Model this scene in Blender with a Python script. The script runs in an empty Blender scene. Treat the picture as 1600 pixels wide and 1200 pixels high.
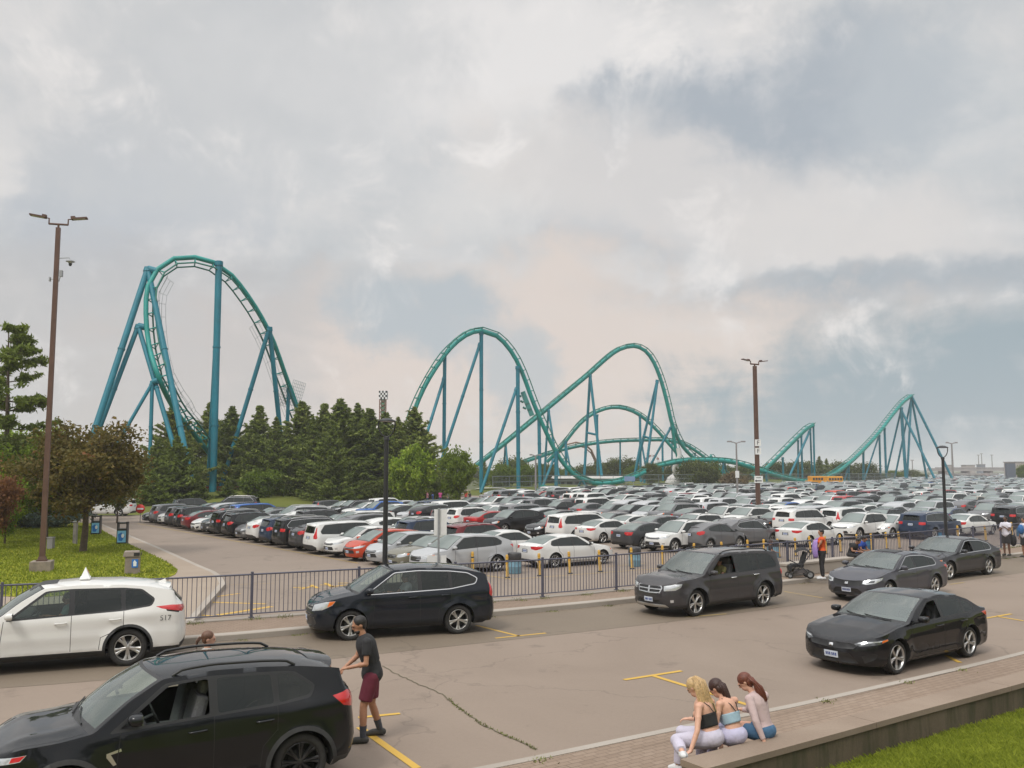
import bpy, bmesh, math, random
import numpy as np
from mathutils import Vector, Matrix, Euler
from mathutils.geometry import delaunay_2d_cdt
R = math.radians
SC = bpy.context.scene
COL = SC.collection
PI = math.pi
# ------------------------------------------------------------------ camera
F_PX, CAM_H, TILT = 1400.0, 4.0, math.atan(133 / 1400.0)
cam_d = bpy.data.cameras.new('camera')
cam_d.sensor_width = 36.0
cam_d.lens = 36.0 * F_PX / 1600.0
cam_d.clip_start = 0.1
cam_d.clip_end = 9000
cam = bpy.data.objects.new('camera', cam_d)
COL.objects.link(cam)
cam.location = (0, 0, CAM_H)
cam.rotation_euler = (math.pi / 2 + TILT, 0, 0)
SC.camera = cam
def G(x, y, z=0.0):
 """ground point seen at photo pixel x,y on the level z"""
 dx = (x - 800) / F_PX; dy = -(y - 600) / F_PX
 Y = math.cos(TILT) - dy * math.sin(TILT); Z = math.sin(TILT) + dy * math.cos(TILT)
 t = (z - CAM_H) / Z
 return Vector((dx * t, Y * t, z))
def P(x, y, D):
 """point seen at photo pixel x,y at distance D along +Y"""
 dx = (x - 800) / F_PX; dy = -(y - 600) / F_PX
 Y = math.cos(TILT) - dy * math.sin(TILT); Z = math.sin(TILT) + dy * math.cos(TILT)
 t = D / Y
 return Vector((dx * t, D, CAM_H + Z * t))
# ------------------------------------------------------------------ view + light
SC.view_settings.view_transform = 'Standard'
SC.view_settings.look = 'None'
SC.view_settings.exposure = 0.14
SC.view_settings.gamma = 1.0
SC.render.film_transparent = False
SUN_EL, SUN_AZ = R(52), R(215)      # azimuth clockwise from +Y
sun_d = bpy.data.lights.new('sun', 'SUN')
sun_d.energy = 1.5
sun_d.angle = R(14)
sun_d.color = (1.0, 0.95, 0.88)
sun = bpy.data.objects.new('sun', sun_d)
COL.objects.link(sun)
sd = Vector((math.sin(SUN_AZ) * math.cos(SUN_EL), math.cos(SUN_AZ) * math.cos(SUN_EL), math.sin(SUN_EL)))
sun.rotation_euler = sd.to_track_quat('Z', 'Y').to_euler()
sun.location = (0, -20, 40)
world = bpy.data.worlds.new('World')
SC.world = world
world.use_nodes = True
def build_world():
 nt = world.node_tree; N = nt.nodes; Lk = nt.links
 N.clear()
 def nd(t, **k):
  n = N.new(t)
  for a, v in k.items(): setattr(n, a, v)
  return n
 def val(sock, v):
  if hasattr(v, 'is_linked') or isinstance(v, bpy.types.NodeSocket): Lk.new(v, sock)
  else: sock.default_value = v
 def M(op, a, b=None, c=None, clamp=False):
  n = nd('ShaderNodeMath', operation=op, use_clamp=clamp)
  val(n.inputs[0], a)
  if b is not None: val(n.inputs[1], b)
  if c is not None: val(n.inputs[2], c)
  return n.outputs[0]
 def V(op, a, b=None):
  n = nd('ShaderNodeVectorMath', operation=op)
  val(n.inputs[0], a)
  if b is not None: val(n.inputs[1], b)
  return n
 def mix(f, a, b):
  n = nd('ShaderNodeMix', data_type='RGBA')
  val(n.inputs['Factor'], f)
  for s, v in ((6, a), (7, b)):
   if isinstance(v, tuple): n.inputs[s].default_value = v + (1,)
   else: Lk.new(v, n.inputs[s])
  return n.outputs[2]
 def ss(x, a, b):
  n = nd('ShaderNodeMapRange', interpolation_type='SMOOTHSTEP')
  val(n.inputs['Value'], x); n.inputs['From Min'].default_value = a; n.inputs['From Max'].default_value = b
  return n.outputs[0]
 tc = nd('ShaderNodeTexCoord')
 d = tc.outputs['Generated']
 sep = nd('ShaderNodeSeparateXYZ'); Lk.new(d, sep.inputs[0])
 x, y, z = sep.outputs
 zc = M('MAXIMUM', z, 0.0)
 inv = M('DIVIDE', 1.0, M('ADD', zc, 0.16))
 comb = nd('ShaderNodeCombineXYZ')
 Lk.new(M('MULTIPLY', x, inv), comb.inputs[0]); Lk.new(M('MULTIPLY', y, inv), comb.inputs[1])
 comb.inputs[2].default_value = 0.35
 pl = comb.outputs[0]
 def noise(vec, sc, det, rough, dist=0.0, off=(0, 0, 0)):
  m = nd('ShaderNodeMapping'); Lk.new(vec, m.inputs[0]); m.inputs['Location'].default_value = off
  n = nd('ShaderNodeTexNoise'); Lk.new(m.outputs[0], n.inputs['Vector'])
  n.inputs['Scale'].default_value = sc; n.inputs['Detail'].default_value = det
  n.inputs['Roughness'].default_value = rough; n.inputs['Distortion'].default_value = dist
  return n.outputs['Fac']
 n1 = noise(pl, 0.85, 3, 0.5, 0.3, (3.1, 1.7, 0))
 n2 = noise(pl, 2.4, 9, 0.56, 0.5, (7.3, 4.4, 0))
 n3 = noise(d, 4.2, 8, 0.6, 0.8, (1.3, 9.2, 2.0))
 wn = nd('ShaderNodeTexNoise'); Lk.new(d, wn.inputs['Vector']); wn.inputs['Scale'].default_value = 4.5; wn.inputs['Detail'].default_value = 9; wn.inputs['Roughness'].default_value = .62
 ws = nd('ShaderNodeSeparateXYZ'); Lk.new(wn.outputs['Color'], ws.inputs[0])
 n4 = noise(d, 11.0, 10, 0.62, 0.4, (5.0, 2.0, 1.0))
 def blob(cx, cz, rx, rz, w=0.0):
  """smooth patch round the direction whose tangent (x/y, z/y) is cx, cz"""
  yy = M('MAXIMUM', y, 0.05)
  a = M('ADD', M('ADD', M('DIVIDE', x, yy), -cx), M('MULTIPLY', M('ADD', ws.outputs[0], -.5), rx * 1.3 + .16))
  b = M('ADD', M('ADD', M('DIVIDE', z, yy), -cz), M('MULTIPLY', M('ADD', ws.outputs[1], -.5), rz * 1.3 + .07))
  a2 = M('ADD', a, M('MULTIPLY', b, w))
  b2 = M('ADD', b, M('MULTIPLY', a, -w))
  q = M('ADD', M('POWER', M('ABSOLUTE', M('DIVIDE', a2, rx)), 2.0), M('POWER', M('ABSOLUTE', M('DIVIDE', b2, rz)), 2.0))
  q = M('ADD', q, M('MULTIPLY', M('ADD', n2, -0.5), 1.6))
  q = M('ADD', q, M('MULTIPLY', M('ADD', n4, -0.5), 3.0))
  f = ss(q, 1.65, 0.1)
  return M('MULTIPLY', f, ss(y, 0.05, 0.2))
 def T(px, py): return ((px - 800) / F_PX, (733 - py) / F_PX * 1.0)
 base = M('ADD', M('MULTIPLY', n1, 0.30), M('ADD', M('MULTIPLY', n2, 0.30), M('ADD', M('MULTIPLY', n3, 0.25), M('MULTIPLY', n4, 0.27))))
 f = ss(base, 0.47, 0.66)
 cool = (0.525, 0.545, 0.562); lite = (0.690, 0.675, 0.665)
 c = mix(f, cool, lite)
 for (px, py, rx, ry, w, col, k) in [
  (150, 250, .17, .15, -0.5, (.45, .485, .53), .75),
  (470, 170, .30, .10, 0.1, (.60, .61, .62), .6),
  (800, 70, .32, .09, 0.0, (.84, .81, .79), .7),
  (1000, 250, .26, .07, 0.2, (.74, .72, .70), .6),
  (1210, 165, .27, .11, 0.40, (.40, .44, .485), 1.0),
  (1500, 130, .14, .10, 0.0, (.55, .58, .60), .5),
  (1150, 290, .33, .07, -0.2, (.70, .67, .65), .8),
  (1310, 440, .26, .032, 0.05, (.40, .44, .475), 1.0),
  (960, 570, .40, .13, 0.0, (.72, .63, .57), .85),
  (560, 600, .34, .10, 0.0, (.70, .615, .565), .85),
  (150, 520, .22, .12, 0.0, (.51, .50, .50), .7),
  (650, 490, .10, .055, -0.2, (.47, .51, .54), 1.0),
  (815, 600, .045, .06, 0.2, (.50, .53, .55), .9),
  (250, 80, .30, .12, 0.1, (.56, .57, .58), .7),
  (1560, 640, .34, .11, 0.0, (.33, .40, .44), 1.0),
 ]:
  cx, cz = T(px, py)
  c = mix(M('MULTIPLY', blob(cx, cz, rx, ry, w), k), c, col)
 hi = M('MULTIPLY', ss(n4, 0.50, 0.66), M('MULTIPLY', ss(n3, 0.44, 0.62), ss(z, 0.0, 0.1)))
 c = mix(M('MULTIPLY', hi, 0.5), c, (0.92, 0.88, 0.85))
 up = ss(z, 0.50, 0.95)
 back = M('MULTIPLY', ss(y, 0.1, -0.7), ss(z, .25, .7))
 gain = M('ADD', 1.0, M('ADD', M('MULTIPLY', up, 1.9), M('MULTIPLY', back, 0.6)))
 vm = nd('ShaderNodeVectorMath', operation='SCALE'); Lk.new(c, vm.inputs[0]); Lk.new(gain, vm.inputs['Scale'])
 sky = nd('ShaderNodeTexSky', sky_type='NISHITA'); sky.sun_disc = False
 sky.sun_elevation = SUN_EL; sky.sun_rotation = SUN_AZ; sky.dust_density = 3.0
 bg1 = nd('ShaderNodeBackground'); Lk.new(sky.outputs[0], bg1.inputs[0]); bg1.inputs[1].default_value = 0.05
 bg2 = nd('ShaderNodeBackground'); Lk.new(vm.outputs[0], bg2.inputs[0]); bg2.inputs[1].default_value = 1.0
 mx = nd('ShaderNodeMixShader'); mx.inputs[0].default_value = 0.93
 Lk.new(bg1.outputs[0], mx.inputs[1]); Lk.new(bg2.outputs[0], mx.inputs[2])
 out = nd('ShaderNodeOutputWorld'); Lk.new(mx.outputs[0], out.inputs[0])
 world.cycles.sampling_method = 'AUTOMATIC'
build_world()
SC.cycles.max_bounces = 6
SC.cycles.transparent_max_bounces = 12
SC.cycles.diffuse_bounces = 3
SC.cycles.glossy_bounces = 3
SC.cycles.caustics_reflective = False
SC.cycles.caustics_refractive = False
# ------------------------------------------------------------------ helpers
random.seed(7)
def tag(o, label=None, cat=None, group=None, kind=None):
 if label: o['label'] = label
 if cat: o['category'] = cat
 if group: o['group'] = group
 if kind: o['kind'] = kind
 return o
def empty(name, loc=(0, 0, 0), rz=0.0):
 o = bpy.data.objects.new(name, None); COL.objects.link(o)
 o.location = loc; o.rotation_euler = (0, 0, rz); o.empty_display_size = 0.2
 return o
def mesh_obj(name, me, parent=None):
 o = bpy.data.objects.new(name, me); COL.objects.link(o)
 if parent: o.parent = parent
 return o
def children(o): return list(o.children)
def copy_tree(o, parent=None):
 c = o.copy(); COL.objects.link(c)
 if parent: c.parent = parent
 for ch in TREE.get(o.name, None) or children(o): copy_tree(ch, c)
 return c
TREE = {}
class MB:
 """collects simple solids into one mesh"""
 def __init__(s): s.v = []; s.f = []; s.m = []; s.sm = []
 def add(s, vs, fs, mi=0, smooth=False):
  o = len(s.v); s.v += [tuple(v) for v in vs]
  for f in fs: s.f.append(tuple(i + o for i in f)); s.m.append(mi); s.sm.append(smooth)
  return s
 def box(s, c, size, rz=0.0, mi=0, rot=None, taper=1.0):
  hx, hy, hz = [k / 2 for k in size]
  vs = [Vector((x * hx * (taper if z > 0 else 1), y * hy * (taper if z > 0 else 1), z * hz)) for z in (-1, 1) for x, y in ((-1, -1), (1, -1), (1, 1), (-1, 1))]
  M = rot.to_matrix() if rot else Matrix.Rotation(rz, 3, 'Z')
  vs = [M @ v + Vector(c) for v in vs]
  return s.add(vs, [(3, 2, 1, 0), (4, 5, 6, 7), (0, 1, 5, 4), (1, 2, 6, 5), (2, 3, 7, 6), (3, 0, 4, 7)], mi)
 def tube(s, pts, r, n=8, mi=0, caps=True, smooth=True, closed=False):
  pts = [Vector(p) for p in pts]
  if not hasattr(r, '__len__'): r = [r] * len(pts)
  vs = []; fs = []
  up = None
  for i, p in enumerate(pts):
   if closed: t = pts[(i + 1) % len(pts)] - pts[i - 1]
   else: t = (pts[min(i + 1, len(pts) - 1)] - pts[max(i - 1, 0)])
   if t.length < 1e-9: t = Vector((0, 0, 1))
   t.normalize()
   if up is None:
    up = Vector((0, 0, 1)) if abs(t.z) < 0.9 else Vector((1, 0, 0))
   a = t.cross(up)
   if a.length < 1e-6: a = t.cross(Vector((0, 1, 0)))
   a.normalize(); b = a.cross(t).normalized(); up = b
   for k in range(n):
    q = 2 * PI * k / n
    vs.append(p + (a * math.cos(q) + b * math.sin(q)) * r[i])
  m = len(pts)
  for i in range(m if closed else m - 1):
   for k in range(n):
    a0 = i * n + k; a1 = i * n + (k + 1) % n; b0 = ((i + 1) % m) * n + k; b1 = ((i + 1) % m) * n + (k + 1) % n
    fs.append((a0, b0, b1, a1))
  s.add(vs, fs, mi, smooth)
  if caps and not closed:
   s.add(vs[:n], [tuple(range(n))], mi); s.add(vs[-n:], [tuple(range(n))[::-1]], mi)
  return s
 def lathe(s, prof, n=24, mi=0, M=None, smooth=True):
  """profile of (r, h) turned round +Z"""
  M = M or Matrix.Identity(4)
  vs = []; fs = []
  for r, h in prof:
   for k in range(n):
    a = 2 * PI * k / n
    vs.append(M @ Vector((r * math.cos(a), r * math.sin(a), h)))
  for i in range(len(prof) - 1):
   for k in range(n):
    fs.append((i * n + k, i * n + (k + 1) % n, (i + 1) * n + (k + 1) % n, (i + 1) * n + k))
  return s.add(vs, fs, mi, smooth)
 def ell(s, c, r, n=12, m=8, mi=0, M=None):
  vs = []; fs = []
  M = M or Matrix.Identity(3)
  for i in range(m + 1):
   th = PI * i / m
   for k in range(n):
    a = 2 * PI * k / n
    vs.append(Vector(c) + M @ Vector((r[0] * math.sin(th) * math.cos(a), r[1] * math.sin(th) * math.sin(a), r[2] * math.cos(th))))
  for i in range(m):
   for k in range(n):
    fs.append((i * n + k, (i + 1) * n + k, (i + 1) * n + (k + 1) % n, i * n + (k + 1) % n))
  return s.add(vs, fs, mi, True)
 def prism(s, poly, z0, z1, mi=0, smooth=False):
  n = len(poly)
  area = sum(poly[i][0] * poly[(i + 1) % n][1] - poly[(i + 1) % n][0] * poly[i][1] for i in range(n))
  if area < 0: poly = poly[::-1]
  vs = [(p[0], p[1], z0) for p in poly] + [(p[0], p[1], z1) for p in poly]
  fs = [tuple(range(n))[::-1], tuple(range(n, 2 * n))] + [(i, (i + 1) % n, n + (i + 1) % n, n + i) for i in range(n)]
  return s.add(vs, fs, mi, smooth)
 def mesh(s, name, mats):
  me = bpy.data.meshes.new(name)
  me.from_pydata(s.v, [], s.f)
  if not isinstance(mats, (list, tuple)): mats = [mats]
  for m in mats: me.materials.append(m)
  me.polygons.foreach_set('material_index', s.m)
  me.polygons.foreach_set('use_smooth', s.sm)
  me.update()
  return me
 def build(s, name, mats, parent=None, bevel=0.0):
  me = s.mesh(name, mats)
  if bevel > 0:
   bm = bmesh.new(); bm.from_mesh(me)
   bmesh.ops.remove_doubles(bm, verts=bm.verts, dist=1e-5)
   es = [e for e in bm.edges if len(e.link_faces) == 2 and e.calc_face_angle(0) > 0.6]
   bmesh.ops.bevel(bm, geom=es, offset=bevel, segments=2, profile=0.6, affect='EDGES')
   bm.to_mesh(me); bm.free()
  return mesh_obj(name, me, parent)
# ------------------------------------------------------------------ materials
MATS = {}
def mat(name, col=(.5, .5, .5), rough=.6, metal=0.0, coat=0.0, spec=0.5, noise=None, bump=None, coords='Object', emit=None, trans=0.0, alpha=1.0, coat_rough=.05, ior=None):
 """plain principled material; noise=(scale, amount, detail) varies the base colour, bump=(scale, strength)"""
 if name in MATS: return MATS[name]
 m = bpy.data.materials.new(name); m.use_nodes = True
 nt = m.node_tree; b = nt.nodes['Principled BSDF']
 b.inputs['Base Color'].default_value = (*col, 1); b.inputs['Roughness'].default_value = rough
 b.inputs['Metallic'].default_value = metal; b.inputs['Coat Weight'].default_value = coat
 b.inputs['Coat Roughness'].default_value = coat_rough
 b.inputs['Specular IOR Level'].default_value = spec
 if ior: b.inputs['IOR'].default_value = ior
 b.inputs['Transmission Weight'].default_value = trans
 if emit: b.inputs['Emission Color'].default_value = (*emit[0], 1); b.inputs['Emission Strength'].default_value = emit[1]
 tc = nt.nodes.new('ShaderNodeTexCoord')
 if noise:
  sc, amt = noise[0], noise[1]
  n = nt.nodes.new('ShaderNodeTexNoise'); n.inputs['Scale'].default_value = sc; n.inputs['Detail'].default_value = noise[2] if len(noise) > 2 else 6
  n.inputs['Roughness'].default_value = .65
  nt.links.new(tc.outputs[coords], n.inputs['Vector'])
  r = nt.nodes.new('ShaderNodeMapRange'); r.inputs['From Min'].default_value = .3; r.inputs['From Max'].default_value = .7
  r.inputs['To Min'].default_value = 1 - amt; r.inputs['To Max'].default_value = 1 + amt
  nt.links.new(n.outputs['Fac'], r.inputs['Value'])
  v = nt.nodes.new('ShaderNodeVectorMath'); v.operation = 'SCALE'; v.inputs[0].default_value = col
  nt.links.new(r.outputs[0], v.inputs['Scale']); nt.links.new(v.outputs[0], b.inputs['Base Color'])
 if bump:
  n = nt.nodes.new('ShaderNodeTexNoise'); n.inputs['Scale'].default_value = bump[0]; n.inputs['Detail'].default_value = 5
  nt.links.new(tc.outputs[coords], n.inputs['Vector'])
  bp = nt.nodes.new('ShaderNodeBump'); bp.inputs['Strength'].default_value = bump[1]; bp.inputs['Distance'].default_value = bump[2] if len(bump) > 2 else .02
  nt.links.new(n.outputs['Fac'], bp.inputs['Height']); nt.links.new(bp.outputs[0], b.inputs['Normal'])
 MATS[name] = m
 return m
# ================================================================== CARS
def paint_mat():
 m = bpy.data.materials.new('car_paint'); m.use_nodes = True
 nt = m.node_tree; b = nt.nodes['Principled BSDF']
 oi = nt.nodes.new('ShaderNodeObjectInfo'); geo = nt.nodes.new('ShaderNodeNewGeometry')
 tc = nt.nodes.new('ShaderNodeTexCoord')
 n = nt.nodes.new('ShaderNodeTexNoise'); n.inputs['Scale'].default_value = 3.5; n.inputs['Detail'].default_value = 8
 nt.links.new(tc.outputs['Object'], n.inputs['Vector'])
 sp = nt.nodes.new('ShaderNodeSeparateXYZ'); nt.links.new(tc.outputs['Object'], sp.inputs[0])
 mr = nt.nodes.new('ShaderNodeMapRange'); mr.inputs['From Min'].default_value = .75; mr.inputs['From Max'].default_value = .15
 mr.inputs['To Min'].default_value = .0; mr.inputs['To Max'].default_value = .09
 nt.links.new(sp.outputs[2], mr.inputs['Value'])
 mu = nt.nodes.new('ShaderNodeMath'); mu.operation = 'MULTIPLY'; nt.links.new(mr.outputs[0], mu.inputs[0]); nt.links.new(n.outputs['Fac'], mu.inputs[1])
 mx = nt.nodes.new('ShaderNodeMix'); mx.data_type = 'RGBA'
 nt.links.new(mu.outputs[0], mx.inputs['Factor']); nt.links.new(oi.outputs['Color'], mx.inputs[6]); mx.inputs[7].default_value = (.16, .14, .12, 1)
 nt.links.new(mx.outputs[2], b.inputs['Base Color'])
 b.inputs['Roughness'].default_value = .5
 b.inputs['Specular IOR Level'].default_value = .05
 b.inputs['Coat Weight'].default_value = 1.0
 b.inputs['Coat Roughness'].default_value = .015
 b.inputs['Coat IOR'].default_value = 1.42
 inner = nt.nodes.new('ShaderNodeBsdfDiffuse'); inner.inputs[0].default_value = (.09, .09, .092, 1)
 ms = nt.nodes.new('ShaderNodeMixShader')
 nt.links.new(geo.outputs['Backfacing'], ms.inputs[0]); nt.links.new(b.outputs[0], ms.inputs[1]); nt.links.new(inner.outputs[0], ms.inputs[2])
 nt.links.new(ms.outputs[0], nt.nodes['Material Output'].inputs[0])
 return m
def glass_mat(name, tint, refl=1.0, opaque=None, ior=1.55, dif=.07):
 m = bpy.data.materials.new(name); m.use_nodes = True
 nt = m.node_tree; nt.nodes.remove(nt.nodes['Principled BSDF'])
 fr = nt.nodes.new('ShaderNodeFresnel'); fr.inputs[0].default_value = ior
 gl = nt.nodes.new('ShaderNodeBsdfGlossy'); gl.inputs['Roughness'].default_value = .02; gl.inputs[0].default_value = (.95, 1, .98, 1)
 if opaque:
  tr = nt.nodes.new('ShaderNodeBsdfDiffuse'); tr.inputs[0].default_value = (*opaque, 1)
 else:
  tr = nt.nodes.new('ShaderNodeBsdfTransparent'); tr.inputs[0].default_value = (*tint, 1)
  df = nt.nodes.new('ShaderNodeBsdfDiffuse'); df.inputs[0].default_value = (.30, .34, .32, 1)
  m2 = nt.nodes.new('ShaderNodeMixShader'); m2.inputs[0].default_value = .02 if tint[0] < .3 else dif
  nt.links.new(tr.outputs[0], m2.inputs[1]); nt.links.new(df.outputs[0], m2.inputs[2]); tr = m2
 ms = nt.nodes.new('ShaderNodeMixShader')
 nt.links.new(fr.outputs[0], ms.inputs[0]); nt.links.new(tr.outputs[0], ms.inputs[1]); nt.links.new(gl.outputs[0], ms.inputs[2])
 nt.links.new(ms.outputs[0], nt.nodes['Material Output'].inputs[0])
 MATS[name] = m
 return m
CM = {
 'paint': paint_mat(),
 'glass': glass_mat('window_glass', (.62, .70, .66)),
 'screen': glass_mat('windscreen_near', (.62, .72, .67), ior=1.9, dif=.20),
 'privacy': glass_mat('tinted_glass', (.10, .11, .11)),
 'glassfar': glass_mat('windscreen_glass', (0, 0, 0), opaque=(.14, .165, .155), ior=1.8),
 'privfar': glass_mat('side_glass', (0, 0, 0), opaque=(.025, .028, .028)),
 'black': mat('black_trim', (.018, .018, .019), .38, spec=.5),
 'seam': mat('door_seam', (.006, .006, .006), .8),
 'clad': mat('dark_cladding', (.030, .030, .031), .62, noise=(9, .25)),
 'chrome': mat('chrome', (.78, .78, .78), .16, metal=1),
 'rubber': mat('rubber', (.028, .027, .026), .82, noise=(14, .3)),
 'rim': mat('alloy', (.56, .55, .53), .30, metal=.85),
 'rimdark': mat('dark_alloy', (.035, .035, .037), .28, metal=.5, coat=.6),
 'red': mat('tail_lens', (.52, .012, .014), .12, coat=1.0),
 'redfar': mat('tail_lens_dull', (.40, .02, .02), .2, coat=.7),
 'lamp': mat('lamp_lens', (.62, .64, .65), .09, metal=.55, coat=1.0),
 'lampdark': mat('lamp_dark', (.09, .095, .10), .1, metal=.4, coat=1.0),
 'amber': mat('amber_lens', (.75, .16, .02), .15, coat=1.0),
 'plate': mat('number_plate', (.55, .60, .68), .45),
 'platetxt': mat('plate_ink', (.03, .06, .25), .5),
 'inside': mat('cabin_trim', (.08, .08, .082), .85, noise=(20, .2)),
 'seat': mat('seat_cloth', (.17, .17, .175), .8, noise=(30, .2)),
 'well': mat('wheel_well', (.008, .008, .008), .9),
}
def lerp_tab(t, x):
 xs = [p[0] for p in t]; ys = [p[1] for p in t]
 return np.interp(x, xs, ys)
def smooth_tab(t, n=6, k=5):
 """resample a polyline table smoothly (keeps ends)"""
 xs = np.array([p[0] for p in t]); ys = np.array([p[1] for p in t])
 X = np.linspace(xs[0], xs[-1], 240); Y = np.interp(X, xs, ys)
 for _ in range(k):
  Y2 = Y.copy(); Y2[1:-1] = (Y[:-2] + 2 * Y[1:-1] + Y[2:]) / 4; Y = Y2
 return list(zip(X, Y))
def inpoly(px, py, poly):
 r = np.zeros(len(px), bool); n = len(poly); j = n - 1
 for i in range(n):
  xi, yi = poly[i]; xj, yj = poly[j]
  c = ((yi > py) != (yj > py))
  with np.errstate(divide='ignore', invalid='ignore'):
   c &= px < (xj - xi) * (py - yi) / (yj - yi if abs(yj - yi) > 1e-12 else 1e-12) + xi
  r ^= c; j = i
 return r
def resample(poly, h, closed=True):
 out = []; n = len(poly)
 for i in range(n if closed else n - 1):
  a = poly[i]; b = poly[(i + 1) % n]
  d = math.hypot(b[0] - a[0], b[1] - a[1]); k = max(1, int(math.ceil(d / h)))
  for q in range(k): out.append((a[0] + (b[0] - a[0]) * q / k, a[1] + (b[1] - a[1]) * q / k))
 if not closed: out.append(poly[-1])
 return out
def round_poly(poly, r=.03, n=2):
 out = []
 m = len(poly)
 for i in range(m):
  p = Vector(poly[i]); a = Vector(poly[i - 1]); b = Vector(poly[(i + 1) % m])
  da = (a - p); db = (b - p); ra = min(r, da.length * .4); rb = min(r, db.length * .4)
  s = p + da.normalized() * ra; e = p + db.normalized() * rb
  for k in range(n + 1):
   t = k / n; q = s * (1 - t) ** 2 + p * 2 * t * (1 - t) + e * t * t
   out.append((q.x, q.y))
 return out
def cdt(outer, loops, lines, h, hx=None):
 """triangulate the outer polygon with constraint loops/lines and a jittered grid"""
 vs = []; es = []; key = {}
 def vid(p):
  k = (round(p[0], 4), round(p[1], 4))
  if k not in key: key[k] = len(vs); vs.append(p)
  return key[k]
 def addloop(l, closed=True):
  ids = [vid(p) for p in l]
  for i in range(len(ids) if closed else len(ids) - 1):
   a, b = ids[i], ids[(i + 1) % len(ids)]
   if a != b: es.append((a, b))
 addloop(outer)
 for l in loops: addloop(resample(l, h * 1.3))
 for l in lines: addloop(resample(l, h * 1.3, False), False)
 cp = np.array(vs)
 x0, y0 = cp.min(0); x1, y1 = cp.max(0)
 hx = hx or h
 gx, gy = np.meshgrid(np.arange(x0 + hx / 2, x1, hx), np.arange(y0 + h / 2, y1, h))
 gx = gx.copy(); gx[::2] += hx / 2
 g = np.stack([gx.ravel(), gy.ravel()], 1)
 g = g[inpoly(g[:, 0], g[:, 1], outer)]
 if len(g):
  keep = np.ones(len(g), bool)
  for i in range(0, len(g), 400):
   d = ((g[i:i + 400, None, :] - cp[None]) ** 2).sum(2).min(1)
   keep[i:i + 400] = d > (h * .45) ** 2
  g = g[keep]
 n0 = len(vs)
 allv = [Vector(p) for p in vs] + [Vector(p) for p in g]
 ov, oe, of, _, _, _ = delaunay_2d_cdt(allv, es, [], 0, 1e-6)
 V = np.array([(v.x, v.y) for v in ov])
 T = np.array([f for f in of if len(f) == 3])
 c = V[T].mean(1)
 a = V[T]
 area = abs((a[:, 1, 0] - a[:, 0, 0]) * (a[:, 2, 1] - a[:, 0, 1]) - (a[:, 2, 0] - a[:, 0, 0]) * (a[:, 1, 1] - a[:, 0, 1]))
 ok = inpoly(c[:, 0], c[:, 1], outer) & (area > 1e-9)
 T = T[ok]
 a = V[T]; sg = (a[:, 1, 0] - a[:, 0, 0]) * (a[:, 2, 1] - a[:, 0, 1]) - (a[:, 2, 0] - a[:, 0, 0]) * (a[:, 1, 1] - a[:, 0, 1])
 T[sg < 0] = T[sg < 0][:, ::-1]
 return V, T
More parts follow.
